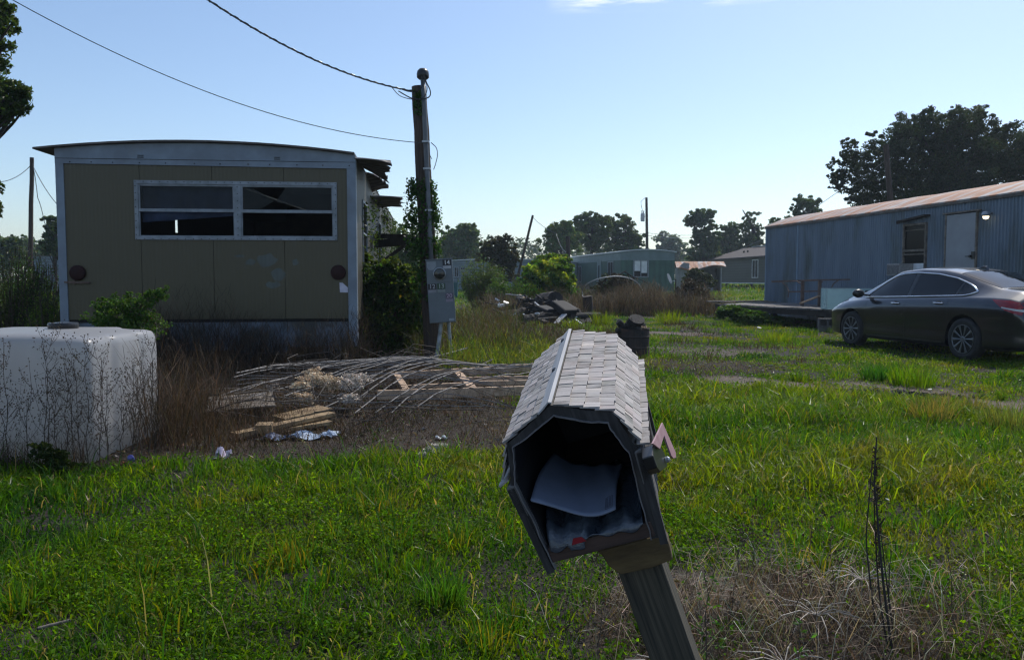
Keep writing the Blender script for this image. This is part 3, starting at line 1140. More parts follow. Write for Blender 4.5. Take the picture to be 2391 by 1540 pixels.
# ------------------------------------------------------------------ frames for walls seen in the photograph
class Frame:
    """origin o, local x along the wall at heading ang, y into the building, z up"""

    def __init__(s, o, ang):
        s.o = np.asarray(o, float)
        s.a = ang
        s.x = np.array([math.cos(ang), math.sin(ang), 0])
        s.y = np.array([-math.sin(ang), math.cos(ang), 0])

    def uz(s, px, py, yy=0.0):
        """local (u, z) where the view ray meets the plane local y = yy"""
        d = FWD + RGT * (px - 1195) / FV + UPV * (770 - py) / FV
        t = ((s.o + s.y * yy - CAM) @ s.y) / (d @ s.y)
        p = CAM + d * t - s.o
        return float(p @ s.x), float(p[2])

    def vz(s, px, py, xx=0.0):
        """local (y, z) where the view ray meets the plane local x = xx"""
        d = FWD + RGT * (px - 1195) / FV + UPV * (770 - py) / FV
        t = ((s.o + s.x * xx - CAM) @ s.x) / (d @ s.x)
        p = CAM + d * t - s.o
        return float(p @ s.y), float(p[2])


def ribbed(name, c1, c2, per, axis=0, bmp=.4, c3=None, rough=.5, dist=.01, s=2.0, lo3=.5, hi3=.75, scale3=(1, 1, 1), s3=1.2, line=.25):
    """painted sheet with fine pressed lines every `per` metres along local axis"""
    m, t, b, o = new_mat(name)
    b.inputs['Roughness'].default_value = rough
    col = mixcol(t, noise(t, (1, 1, .35), s, lo=.3, hi=.7), c1, c2)
    if c3 is not None:
        col = mixcol(t, noise(t, scale3, s3, detail=8, lo=lo3, hi=hi3), col, c3)
    tc = t.nodes.new('ShaderNodeTexCoord')
    sp = t.nodes.new('ShaderNodeSeparateXYZ')
    t.links.new(tc.outputs['Object'], sp.inputs[0])
    def mth(op, a, bb):
        q = t.nodes.new('ShaderNodeMath')
        q.operation = op
        for i, v in enumerate((a, bb)):
            if isinstance(v, (int, float)):
                q.inputs[i].default_value = v
            else:
                t.links.new(v, q.inputs[i])
        return q.outputs[0]
    sn = mth('PINGPONG', sp.outputs[axis], per / 2)
    h = mth('SMOOTH_MIN', sn, per * .12)
    h = mth('DIVIDE', h, per * .12)
    col = mixcol(t, mth('MULTIPLY', mth('SUBTRACT', 1.0, h), line), col, tuple(v * .35 for v in c1))
    t.links.new(col, b.inputs['Base Color'])
    bump(t, b, h, bmp, dist)
    return m


def bow_roof(W, rise, n=14):
    u = np.linspace(0, 1, n)
    return u * W, rise * (1 - (2 * u - 1) ** 2)


# ------------------------------------------------------------------ cream mobile home
CF = Frame((-6.14, 11.0, 0), math.atan2(.4, 3.93))
CW, CL = 3.95, 12.3
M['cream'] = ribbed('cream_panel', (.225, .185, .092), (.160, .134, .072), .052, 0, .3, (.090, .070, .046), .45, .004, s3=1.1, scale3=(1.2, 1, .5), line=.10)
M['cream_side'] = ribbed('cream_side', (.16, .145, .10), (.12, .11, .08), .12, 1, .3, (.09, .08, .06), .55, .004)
M['roof_metal'] = mat('roof_metal', (.13, .11, .095), (.07, .055, .045), .6, metal=.2, s=4, bmp=.2)
M['skirt'] = mat('skirting', (.15, .185, .23), (.09, .11, .14), .6, s=3, c3=(.05, .05, .045), s3=2.6, lo3=.44, hi3=.60)
M['inside'] = mat('room_inside', (.055, .042, .032), (.03, .024, .02), .9, s=3)
M['reflector'] = mat('red_reflector', (.030, .006, .006), (.018, .005, .005), .55, s=20, spec=.2)

ch = thing('mobile_home', 'derelict cream mobile home with broken end windows and torn metal awnings', 'mobile home', CF.o, (0, 0, CF.a))
uL, zB = CF.uz(160, 746)
_, zT = CF.uz(160, 384)
w0, w1 = CF.uz(321, 490)[0], CF.uz(782, 490)[0]
z0w = (CF.uz(321, 555)[1] + CF.uz(782, 560)[1]) / 2
z1w = (CF.uz(321, 426)[1] + CF.uz(782, 432)[1]) / 2
seams = [.08, CF.uz(331, 600)[0], CF.uz(499, 600)[0], CF.uz(665, 600)[0], CW - .08]
PB, PT = zB + .0, zT + .02
g = .003
mb = MB()
for i in range(4):
    a, b_ = seams[i] + g, seams[i + 1] - g
    # below and above the window, and full height outside it
    for (x0, x1) in ((a, b_),):
        if x1 <= w0 or x0 >= w1:
            mb.bb((x0, -.012, PB), (x1, .02, PT))
        else:
            xa, xb = max(x0, w0), min(x1, w1)
            mb.bb((x0, -.012, PB), (x1, .02, z0w))
            mb.bb((x0, -.012, z1w), (x1, .02, PT))
            if x0 < w0:
                mb.bb((x0, -.012, z0w), (w0, .02, z1w))
            if x1 > w1:
                mb.bb((w1, -.012, z0w), (x1, .02, z1w))
mb.build('end_wall', M['cream'], ch)
# window cut into the wall: two units with a broad middle mullion
mb = MB()
mid = CF.uz(556, 490)[0]
F_ = .045
zm = (CF.uz(420, 490)[1] + CF.uz(670, 495)[1]) / 2
wf = MB()
wf.bb((w0 - .03, -.034, z0w - .02), (w1 + .03, -.012, z0w + .025)).bb((w0 - .03, -.034, z1w - .02), (w1 + .03, -.012, z1w + .03))
wf.bb((w0 - .03, -.033, z0w + .025), (w0 + .022, -.012, z1w - .02)).bb((w1 - .022, -.033, z0w + .025), (w1 + .03, -.012, z1w - .02))
wf.bb((mid - .045, -.031, z0w + .025), (mid + .045, -.010, z1w - .02))
# inner sash lines and the meeting rails
wf.bb((w0 + .022, -.026, zm - .022), (mid - .045, .004, zm + .022)).bb((mid + .045, -.026, zm - .026), (w1 - .022, .004, zm + .018))
for (a, b_) in ((w0 + .022, mid - .045), (mid + .045, w1 - .022)):
    wf.bb((a, -.020, zm + .022), (a + .022, .006, z1w - .02)).bb((b_ - .022, -.020, zm + .022), (b_, .006, z1w - .02))
    wf.bb((a, -.019, z0w + .025), (a + .016, .006, zm - .026)).bb((b_ - .016, -.019, z0w + .025), (b_, .006, zm - .026))
    wf.bb((a + .022, -.018, z1w - .045), (b_ - .022, .006, z1w - .02))
    wf.bb((a + .016, -.018, z0w + .025), (b_ - .016, .006, z0w + .042))
win = wf.build('window_frame', M['win_frame'], ch, bevel=.003)
scr = MB()
for i in range(26):
    for zz in (z0w - .005, z1w + .012):
        scr.box((w0 - .01 + (w1 - w0 + .02) * i / 25, -.037, zz), (.010, .006, .012))
for i in range(8):
    for xx in (w0 - .012, mid, w1 + .012):
        scr.box((xx, -.037, z0w + .05 + (z1w - z0w - .1) * i / 7), (.012, .006, .010))
scr.build('screws', M['dark'], win)
pn = MB()
pn.bb((w0 + .045, -.004, zm + .022), (mid - .068, -.001, z1w - .045))
pn.build('upper_pane', M['pane'], win, label='cloudy glass pane left in the upper left sash')
pn = MB()   # the broken right pane: two shards
ra, rb = mid + .068, w1 - .045
pn.prism([(ra, z1w - .045), (ra + .12, z1w - .045), (ra + .42, zm + .14), (ra + .22, zm + .02), (ra, zm + .02)], 'y', -.004, -.001)
pn.prism([(rb, z1w - .045), (rb - .62, z1w - .045), (ra + .44, zm + .13), (ra + .95, zm + .02), (rb, zm + .02)], 'y', -.004, -.001)
pn.build('broken_pane', M['pane'], win, label='cracked glass pane with a jagged gap')
mb = MB()
mb.bar((ra + .02, .05, z1w - .06), (ra + .85, .05, zm + .02), .03, .018)
mb.build('fallen_slat', M['wood_old'], ch)
M['blue_cloth'] = mat('blue_cloth', (.05, .08, .17), (.03, .045, .10), .8, s=3)
cur = MB()
xs = np.linspace(w0 + .03, mid - .03, 30)
A = np.array([[(x_, .09 + .025 * math.sin(i * .9), z1w - (z1w - zm + (.16 - .10 * i / 29)) * q) for q in (0, .35, .7, 1.0)] for i, x_ in enumerate(xs)])
cur.shell(A, (0, .004, 0))
cur.build('curtain', M['blue_cloth'], ch, smooth_shade=True, label='blue cloth hung behind the left window')
# shell
mb = MB()
mb.bb((.06, .022, .55), (CW - .06, .06, z0w - .01)).bb((.06, .022, z1w + .01), (CW - .06, .06, 2.9)).bb((.06, .022, z0w - .01), (w0 - .01, .06, z1w + .01)).bb((w1 + .01, .022, z0w - .01), (CW - .06, .06, z1w + .01))
mb.bb((.05, .06, .55), (CW - .05, CL, .62)).bb((.013, CL - .05, .62), (CW - .05, CL, 3.0)).bb((2.3, 4.2, .62), (3.85, 4.26, 2.86)).bb((.05, .07, 2.87), (CW - .05, CL - .06, 2.9))
mb.build('room', M['inside'], ch)
sy, sz = CF.vz(411, 528, 0.0)
mb = MB()
H0, H1 = .66, 2.985
mb.bb((0, .02, H0), (.012, sy - .09, H1)).bb((0, sy + .09, H0), (.012, CL, H1)).bb((0, sy - .09, H0), (.012, sy + .09, sz - .13)).bb((0, sy - .09, sz + .13), (.012, sy + .09, H1))
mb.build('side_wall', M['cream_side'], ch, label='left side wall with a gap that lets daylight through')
mb = MB()
# right side wall: ribbed sheets with openings for two windows
ops = [(1.3, 2.1, 1.5, 2.45), (5.0, 5.9, 1.5, 2.4)]
ys = [.02] + [v for o_ in ops for v in o_[:2]] + [CL]
mb.bb((CW - .05, .02, H0), (CW, CL, 1.5)).bb((CW - .05, .02, 2.45), (CW, CL, H1))
mb.bb((CW - .05, .02, 1.5), (CW, 1.3, 2.45)).bb((CW - .05, 2.1, 1.5), (CW, 5.0, 2.45)).bb((CW - .05, 5.9, 1.5), (CW, CL, 2.45))
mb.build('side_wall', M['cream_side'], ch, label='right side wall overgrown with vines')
for (a, b_, c_, d_) in ops:
    mb = MB()
    mb.bb((CW - .01, a - .04, c_ - .04), (CW + .02, b_ + .04, c_)).bb((CW - .01, a - .04, d_), (CW + .02, b_ + .04, d_ + .04)).bb((CW - .01, a - .04, c_), (CW + .02, a, d_)).bb((CW - .01, b_, c_), (CW + .02, b_ + .04, d_))
    mb.bb((CW - .01, a, (c_ + d_) / 2 - .015), (CW + .012, b_, (c_ + d_) / 2 + .015))
    mb.build('side_window', M['win_frame'], ch)
# roof
xs, zs = bow_roof(CW + .28, .13)
xs = xs - .27
A = np.array([[(x_, y_, 2.985 + z_) for y_ in (-.10, 3, 6, 9, CL + .1)] for x_, z_ in zip(xs, zs)])
mb = MB()
mb.shell(A, (0, 0, .025))
mb.build('roof', M['roof_metal'], ch, smooth_shade=False)
# fascia: bowed top, straight bottom
nfa = 16
fx = np.linspace(-.02, CW + .02, nfa)
_, fr = bow_roof(CW + .28, .13, nfa)
poly = [(x_, 2.81 - .02 * x_ / CW) for x_ in fx] + [(x_, 2.982 + .125 * (1 - ((x_ + .27) / (CW + .28) * 2 - 1) ** 2)) for x_ in fx[::-1]]
mb = MB()
mb.prism(poly, 'y', -.035, -.014)
fa = mb.build('fascia', M['white_trim'], ch)
mb = MB()
mb.bb((-.02, -.040, 2.875), (CW + .02, -.036, 2.880))
for u in (CF.uz(330, 366)[0], CF.uz(648, 376)[0]):
    mb.bb((u - .04, -.043, 2.90), (u + .04, -.036, 2.908)).bb((u - .04, -.043, 2.925), (u + .04, -.036, 2.933))
for i in range(12):
    mb.box((.1 + i * .34 + rng.normal() * .03, -.038, 2.83), (.014, .006, .014))
mb.build('fascia_clips', M['dark'], fa)
mb = MB()
mb.bb((-.02, -.03, .38), (.085, .0, 2.81)).bb((-.022, -.001, .38), (-.004, .10, 2.96))
mb.build('corner_trim', M['white_trim'], ch)
mb = MB()
mb.bb((CW - .10, -.03, .30), (CW + .02, .0, 2.79)).bb((CW + .001, -.001, .30), (CW + .022, .12, 2.94))
mb.build('corner_trim', M['white_trim'], ch)
mb = MB()
mb.bb((.09, .0, zB - .045), (CW - .11, .03, zB - .004))
mb.build('floor_edge', M['dark'], ch)
mb = MB()
for i, (a, b_, h) in enumerate(((.09, 1.2, .20), (1.2, 2.35, .26), (2.35, 3.0, .22), (3.0, 3.84, .30))):
    mb.bb((a + .004, -.006 + .004 * i, h), (b_ - .004, .016, zB - .047))
mb.bb((2.45, -.006, .02), (2.62, .016, .40)).bb((3.45, -.002, .05), (3.75, .016, .44))
mb.build('skirting', M['skirt'], ch)
mb = MB()
mb.bb((.1, .5, 0), (CW - .1, .6, .55)).bb((.1, 5, 0), (CW - .1, 5.1, .55)).bb((.2, .5, .5), (.35, CL, .62)).bb((CW - .35, .5, .5), (CW - .2, CL, .62))
mb.build('chassis', M['rust_metal'], ch)
for (px, py, lab) in ((183, 637, 'left'), (790, 636, 'right')):
    u, z = CF.uz(px, py)
    mb = MB()
    Mx = Matrix.Rotation(R(90), 3, 'X')
    mb.lathe([(.105, 0), (.105, .03), (.095, .045), (.05, .055), (.001, .058)], (u, -.012, z), 28, Mx)
    mb.build('round_reflector', M['reflector'], ch, smooth_shade=False)
u, z = CF.uz(184, 659)
mb = MB()
mb.bar((u - .17, -.04, z + .004), (u + .16, -.04, z - .004), .03, .022)
mb.box((u - .05, -.025, z), (.03, .03, .05))
mb.build('tail_bracket', M['rust_metal'], ch)
u, z = CF.uz(802, 671)
mb = MB()
mb.prism([(u - .055, z + .07), (u - .01, z + .065), (u + .06, z), (u + .06, z - .07), (u - .05, z - .068)], 'y', -.018, -.014)
mb.build('paper_notice', mat('paper_notice', (.62, .60, .68), (.5, .46, .56), .8, s=12), ch)
# pale smears and whitish reflections, painted as patches on the lower wall
M['pale_patch'] = glass_mat('pale_smear', (.22, .27, .27), .5, .20)
mb = MB()
for (px, py, rx, ry) in ((585, 612, .10, .05), (620, 606, .16, .10), (650, 640, .10, .12), (690, 612, .05, .05), (640, 665, .12, .05), (560, 598, .08, .02)):
    u, z = CF.uz(px, py)
    q = [(u + rx * math.cos(k * .55) * rng.uniform(.6, 1.15), z + ry * math.sin(k * .55) * rng.uniform(.6, 1.15)) for k in range(11)]
    mb.prism(q, 'y', -.0150 - .0006 * rng.uniform(), -.0135)
mb.build('wall_smears', M['pale_patch'], ch)
# torn awning sheets and the porch beams on the right side
M['awning'] = ribbed('awning_sheet', (.20, .175, .15), (.12, .095, .075), .11, 1, .6, (.26, .25, .25), .5, .01)


def sheet(pts, name='awning_sheet', m=None, lab=None):
    """quad sheet through 4 picture points (px,py,Y), inner near, outer near, outer far, inner far"""
    q = [np.array(P(*p)) for p in pts]
    Rm = np.array([CF.x, CF.y, [0, 0, 1]])
    q = [Rm @ (v - CF.o) for v in q]
    n = 16
    A = []
    for i in range(n):
        t = i / (n - 1)
        a, b_ = q[0] * (1 - t) + q[3] * t, q[1] * (1 - t) + q[2] * t
        zc = .012 * (1 if i % 2 else -1)
        jag = 1 + rng.uniform(-.16, .10)
        A.append([a + (b_ - a) * s_ * jag + np.array([0, 0, zc + .012 * math.sin(s_ * 3.1) + rng.normal() * .008 * s_]) for s_ in (0, .33, .66, 1)])
    mb = MB()
    mb.shell(np.array(A), (0, 0, .012))
    return mb.build(name, m or M['awning'], ch, label=lab)


sheet([(826, 369, 11.35), (909, 378, 11.7), (903, 426, 13.4), (848, 392, 13.4)], lab='near awning sheet bent up at its free edge')
sheet([(846, 400, 13.4), (885, 412, 13.7), (910, 440, 15.0), (864, 452, 15.0)], lab='sagging awning sheet with a bright torn edge')
sheet([(862, 458, 14.6), (941, 461, 14.9), (935, 483, 17.0), (872, 487, 17.4)], lab='awning sheet sticking furthest out')
sheet([(874, 498, 17.6), (909, 508, 17.8), (905, 548, 22.5), (884, 530, 22.5)], lab='last awning sheet at the back')
mb = MB()
Rm = np.array([CF.x, CF.y, [0, 0, 1]])
def cl(px, py, Y):
    return Rm @ (P(px, py, Y) - CF.o)
mb.bar(cl(874, 551, 15.6), cl(968, 553, 14.6), .09, .09)
mb.bar(cl(876, 570, 15.0), cl(955, 562, 14.4), .07, .14)
mb.bar(cl(962, 560, 14.5), cl(893, 610, 14.6), .06, .10, up=(0, 1, .1))
mb.build('porch_beam', M['bark'], ch)
# vines on the side wall
N = 5200
yy = rng.uniform(.6, CL, N)
zz = rng.uniform(.7, 2.8, N)
k = vnoise(yy, zz, .45, 3) > .42 + .25 * smooth(2.2, .3, yy)
C = np.stack([np.full(N, CW + .03) + rng.uniform(0, .12, N), yy, zz], 1)[k]
V, F = leaf_arrays(C, .05, asp=.7)
np_mesh('wall_vine', V, [F], M['leaf'], ch, col=vary((.035, .06, .018), len(C), amt=.35))

# ------------------------------------------------------------------ blue mobile home
BO = np.array([8.5, 27.0, 0])
BF = Frame(BO, math.atan2(-10.9, 1.7))
BL, BW = 17.0, 3.9
M['blue_rib'] = mat('blue_rib', (.165, .215, .275), (.122, .163, .212), .5, scale=(2.5, 1, .35), s=1.0, c3=(.070, .090, .088), s3=.75, scale3=(1.6, 1, .45), lo3=.50, hi3=.70)
M['rust_roof'] = mat('rust_roof', (.42, .40, .39), (.30, .27, .25), .7, metal=.0, scale=(1, 1, 1), s=3, c3=(.34, .15, .075), s3=1.3, scale3=(2.6, .55, 1), lo3=.42, hi3=.54)
bh = thing('mobile_home', 'long blue ribbed metal mobile home with a rust-streaked curved roof', 'mobile home', BO, (0, 0, BF.a))
eave = BF.uz(1791, 531)[1]
du0, dz1 = BF.uz(2214, 503)
du1 = BF.uz(2282, 503)[0]
dz0 = dz1 - 2.0
wu0, wz1 = BF.uz(2113, 526)
wu1 = BF.uz(2164, 526)[0]
wz0 = 1.34


def ribs(mb, u0, u1, z0, z1, per=.095, d=.022):
    n = max(2, int(round((u1 - u0) / per)))
    us, ds = [], []
    p = (u1 - u0) / n
    for i in range(n):
        b0 = u0 + i * p
        us += [b0, b0 + p * .30, b0 + p * .42, b0 + p * .58, b0 + p * .70]
        ds += [0, 0, -d, -d, 0]
    us.append(u1)
    ds.append(0)
    A = np.array([[(u, dd, z0), (u, dd, z1)] for u, dd in zip(us, ds)])
    mb.shell(A, (0, .03, 0))


mb = MB()
zb = .38
ribs(mb, 0, wu0 - .02, zb, eave)
ribs(mb, wu0 - .02, wu1 + .02, wz1 + .02, eave)
ribs(mb, wu0 - .02, wu1 + .02, zb, wz0)
ribs(mb, wu1 + .02, du0 - .02, zb, eave)
ribs(mb, du0 - .02, du1 + .02, dz1 + .02, eave)
ribs(mb, du1 + .02, BL, zb, eave)
mb.build('wall', M['blue_rib'], bh)
mb = MB()
mb.bb((0, .032, zb), (.04, BW, eave)).bb((BL - .04, .032, zb), (BL, BW, eave)).bb((.04, BW - .04, zb), (BL - .04, BW, eave))
mb.prism([(x_ + .03, eave - .005 + z_) for x_, z_ in zip(*bow_roof(BW - .03, .42))], 'x', .01, .035)
mb.build('end_wall', M['blue_rib'], bh)
mb = MB()
mb.bb((.05, .9, .3), (BL - .05, .95, 2.9)).bb((.05, .05, .36), (BL - .05, BW - .06, .40))
mb.build('room', M['inside'], bh)
ys_, zs_ = bow_roof(BW + .12, .46, 16)
A = np.array([[(x_, y_ - .06, eave + z_ + .015 * rng.normal() * .3) for y_, z_ in zip(ys_, zs_)] for x_ in np.linspace(-.08, BL + .1, 24)])
mb = MB()
mb.shell(A, (0, 0, .03))
mb.build('roof', M['rust_roof'], bh, smooth_shade=False)
mb = MB()
mb.bb((-.06, -.055, eave - .055), (BL, -.028, eave + .004))
mb.build('drip_edge', mat('drip_edge', (.14, .12, .10), (.06, .045, .035), .6, s=6), bh)
mb = MB()
mb.bb((-.03, -.035, zb), (.05, -.024, eave - .056))
M['blue_strip'] = mat('blue_strip', (.17, .24, .32), (.13, .19, .26), .5)
mb.build('corner_strip', M['blue_strip'], bh)
mb = MB()
mb.bb((2.05, -.036, zb), (2.14, -.024, eave - .056))
mb.build('joint_strip', M['blue_strip'], bh)
mb = MB()
ribs(mb, .02, BL - .02, .04, .36, per=.3, d=.01)
mb.build('skirting', mat('white_skirting', (.55, .62, .70), (.30, .33, .36), .5, s=3, c3=(.12, .11, .10), s3=3), bh)
# door
dr = MB()
dr.bb((du0, -.045, dz0), (du1, -.01, dz1))
M['door_white'] = mat('door_white', (.30, .31, .33), (.24, .245, .26), .5, s=2, c3=(.22, .20, .18), s3=3, lo3=.6, hi3=.8)
dr = dr.build('door', M['door_white'], bh, bevel=.006)
mb = MB()
mb.bb((du0 - .05, -.052, dz0 - .04), (du0 - .004, -.0, dz1 + .05)).bb((du1 + .004, -.052, dz0 - .04), (du1 + .05, -.0, dz1 + .05)).bb((du0 - .10, -.075, dz1 + .02), (du1 + .12, -.0, dz1 + .055))
mb.build('door_frame', M['wood_old'], dr)
mb = MB()
hz = BF.uz(2277, 598)[1]
mb.cyl((du1 - .09, -.05, hz), (du1 - .09, -.10, hz), .03).bar((du1 - .09, -.10, hz), (du1 - .21, -.10, hz), .02, .02).box((du1 - .03, -.056, hz + .02), (.10, .02, .16))
mb.build('door_handle', M['black'], dr)
# window with its air conditioner
wn = MB()
wn.bb((wu0 - .03, -.05, wz0 - .03), (wu0 + .02, .01, wz1 + .02)).bb((wu1 - .02, -.05, wz0 - .03), (wu1 + .03, .01, wz1 + .02)).bb((wu0 + .02, -.05, wz1 - .03), (wu1 - .02, .01, wz1 + .02))
zmid = BF.uz(2138, 585)[1]
zlow = BF.uz(2138, 614)[1]
wn.bb((wu0 + .02, -.048, zmid - .02), (wu1 - .02, .008, zmid + .03)).bb((wu0 + .02, -.045, zmid - .10), (wu1 - .02, .006, zmid - .07)).bb((wu0 + .02, -.035, zmid + .48), (wu1 - .02, .006, zmid + .50))
wn = wn.build('window', M['wood_old'], bh)
mb = MB()
mb.bb((wu0 + .02, -.005, zlow), (wu1 - .02, -.001, wz1 - .03))
mb.build('pane', M['pane'], wn)
mb = MB()
mb.bar((wu0 - .10, -.10, wz1 + .09), (wu1 + .16, -.12, wz1 + .17), .16, .04)
mb.bar((wu0 - .12, -.14, wz1 + .06), (wu0 + .3, -.15, wz1 + .12), .05, .05)
mb.build('awning_board', M['bark'], bh, label='dark ragged board hung over the window')
ac = MB()
ac.bb((wu0 - .10, -.40, 1.34), (wu0 + .40, .0, zlow - .01))
ac.build('air_conditioner', mat('ac_case', (.34, .33, .32), (.22, .21, .2), .6, s=20), bh, bevel=.01)
acf = bh.children[-1]
mb = MB()
mb.bb((wu0 - .07, -.412, 1.37), (wu0 + .37, -.401, zlow - .05))
mb.build('grille', mat('ac_grille', (.20, .19, .19), (.07, .07, .07), .7, s=45), acf)
mb = MB()
mb.bb((wu0 + .42, -.05, 1.34), (wu1 - .02, -.02, zlow - .01))
mb.build('side_panel', M['white_plastic'], acf)
u, z = BF.uz(2317, 507)
mb = MB()
mb.lathe([(.001, .10), (.06, .09), (.085, .05), (.09, 0)], (u, -.16, z + .02), 18).cyl((u, 0, z + .08), (u, -.16, z + .08), .025)
lf = mb.build('wall_lamp', M['galv'], bh, smooth_shade=True)
lm, t_, b_, o_ = new_mat('lamp_glow')
b_.inputs['Base Color'].default_value = (1, .9, .7, 1)
b_.inputs['Emission Color'].default_value = (1, .82, .55, 1)
b_.inputs['Emission Strength'].default_value = 2.2
mb = MB()
mb.lathe([(.001, -.07), (.045, -.055), (.062, -.02), (.06, .015)], (u, -.16, z + .02), 18)
mb.build('bulb', lm, lf, smooth_shade=True)


# ------------------------------------------------------------------ green mobile home and the others far back
def simple_home(name, label, O, ang, W, L, z0, z1, rise, wall_m, trim_m, roof_m, fascia=.5, gable=False, over=.12):
    fr = Frame((O[0], O[1], 0), ang)
    root = thing(name, label, 'mobile home' if name == 'mobile_home' else 'shed', (O[0], O[1], 0), (0, 0, ang))
    mb = MB()
    mb.bb((0, 0, z0 + .02), (W, .08, z1 - fascia)).bb((0, .08, z0 + .02), (.08, L, z1 - fascia)).bb((W - .08, .08, z0 + .02), (W, L, z1 - fascia)).bb((.08, L - .08, z0), (W - .08, L, z1 - fascia))
    mb.build('wall', wall_m, root)
    if fascia:
        mb = MB()
        if gable:
            poly = [(0, z1 - fascia), (W, z1 - fascia), (W, z1), (W / 2, z1 + rise), (0, z1)]
        else:
            xs, zs = bow_roof(W, rise)
            poly = [(0, z1 - fascia), (W, z1 - fascia)] + [(x_, z1 + z_) for x_, z_ in zip(xs[::-1], zs[::-1])]
        mb.prism(poly, 'y', -.015, .08)
        mb.bb((-.015, .08, z1 - fascia), (.08, L, z1)).bb((W - .08, .08, z1 - fascia), (W + .015, L, z1))
        mb.build('fascia', trim_m, root)
    xs, zs = bow_roof(W + 2 * over, rise)
    if gable:
        xs = np.array([0, (W + 2 * over) / 2, W + 2 * over])
        zs = np.array([0, rise, 0])
    A = np.array([[(x_ - over, y_, z1 + z_ + .005) for x_, z_ in zip(xs, zs)] for y_ in np.linspace(-over, L + over, 5)])
    mb = MB()
    mb.shell(A, (0, 0, .06))
    mb.build('roof', roof_m, root)
    return root, fr


M['green_wall'] = ribbed('green_wall', (.070, .155, .120), (.056, .128, .10), .4, 0, .2, (.035, .07, .06), .55)
M['pale_trim'] = mat('pale_trim', (.17, .225, .23), (.13, .175, .18), .5, s=2)
M['white_roof'] = mat('white_roof', (.70, .74, .75), (.5, .54, .55), .4, s=1.5)
gh, gf = simple_home('mobile_home', 'green mobile home with pale trim and two white-curtained end windows', (7.4, 55), math.atan2(.17, .985), 3.85, 21, .34, 3.09, .16,
                     M['green_wall'], M['pale_trim'], M['white_roof'], .54)


def far_window(root, fr, px0, px1, py0, py1, side=False, curtain=True, xx=0.0, glass=None, frame=None):
    if side:
        a, z1 = fr.vz(px0, py0, xx)
        b_, z0 = fr.vz(px1, py1, xx)
        a, b_ = min(a, b_), max(a, b_)
        d = -1 if xx == 0 else 1
        def bx(m_, y0, y1, za, zb_, p0, p1):
            m_.bb((xx + d * p0, y0, za), (xx + d * p1, y1, zb_))
    else:
        a, z1 = fr.uz(px0, py0)
        b_, z0 = fr.uz(px1, py1)
        def bx(m_, x0, x1, za, zb_, p0, p1):
            m_.bb((x0, -p1, za), (x1, -p0, zb_))
    m1 = MB()
    f = .07
    bx(m1, a - f, b_ + f, z0 - f, z0, .002, .05)
    bx(m1, a - f, b_ + f, z1, z1 + f, .002, .05)
    bx(m1, a - f, a, z0, z1, .002, .05)
    bx(m1, b_, b_ + f, z0, z1, .002, .05)
    bx(m1, (a + b_) / 2 - .03, (a + b_) / 2 + .03, z0, z1, .02, .04)
    wn_ = m1.build('window', frame or M['win_frame'], root)
    m1 = MB()
    bx(m1, a, b_, z0, z1, .003, .012)
    m1.build('pane', glass or M['dark'], wn_)
    if curtain:
        m1 = MB()
        bx(m1, a + .03, (a + b_) / 2 - .04, z0 + (z1 - z0) * .35, z1, .013, .018)
        bx(m1, (a + b_) / 2 + .04, b_ - .03, z0 + (z1 - z0) * .22, z1, .013, .018)
        m1.build('curtain', M['white_plastic'], wn_)


far_window(gh, gf, 1480, 1511, 609, 645)
far_window(gh, gf, 1420, 1431, 613, 650, side=True, curtain=False)
far_window(gh, gf, 1351, 1357, 623, 657, side=True, curtain=False)
a, z1 = gf.vz(1395, 609, 0)
b2, _ = gf.vz(1404, 609, 0)
mb = MB()
mb.bb((-.05, min(a, b2), z1 - 2.0), (-.002, max(a, b2), z1))
dd = mb.build('door', M['pale_trim'], gh)
mb = MB()
mb.bb((-.06, (a + b2) / 2 - .12 * abs(a - b2), z1 - 1.3), (-.052, (a + b2) / 2 + .12 * abs(a - b2), z1 - .35))
mb.build('door_window', M['dark'], dd)
mb = MB()
mb.bb((-.01, -.01, .28), (3.86, .02, .42))
mb.build('skirting', M['skirt'], gh)

M['olive_side'] = ribbed('olive_siding', (.105, .108, .085), (.085, .088, .068), .25, 2, .3, (.055, .06, .045), .6, s3=.6)
M['shingle'] = mat('shingle_roof', (.085, .065, .062), (.05, .042, .04), .9, s=6, bmp=.2)
gy, gyf = simple_home('mobile_home', 'weathered grey-tan sided home with a dark gable roof left of the blue one', (20.8, 85), math.atan2(-15, 1.3), 19, 7.6, .95, 3.28, 1.1,
                      M['olive_side'], M['olive_side'], M['shingle'], 0)
# its roof ridge runs along the long side: replace the bowed one
for c_ in list(gy.children):
    if c_.name.startswith('roof') or c_.name.startswith('wall'):
        bpy.data.objects.remove(c_)
mb = MB()
mb.bb((0, 0, .95), (19, .1, 3.28)).bb((0, .1, .95), (.1, 7.6, 3.28)).bb((18.9, .1, .95), (19, 7.6, 3.28)).bb((.1, 7.5, .95), (18.9, 7.6, 3.28))
mb.prism([(0.0, 3.281), (7.6, 3.281), (3.8, 4.38)], 'x', .002, .1)
mb.prism([(0.0, 3.281), (7.6, 3.281), (3.8, 4.38)], 'x', 18.9, 18.998)
mb.build('wall', M['olive_side'], gy)
mb = MB()
A = np.array([[(x_, y_, z_) for y_, z_ in ((-.35, 3.20), (3.8, 4.42), (7.95, 3.20))] for x_ in (-.35, 5, 12, 19.35)])
mb.shell(A, (0, 0, .10))
rf = mb.build('roof', M['shingle'], gy)
mb = MB()
mb.bar((2.5, 3.78, 4.56), (19, 3.78, 4.56), .5, .05)
mb.build('ridge_cap', M['white_roof'], rf)
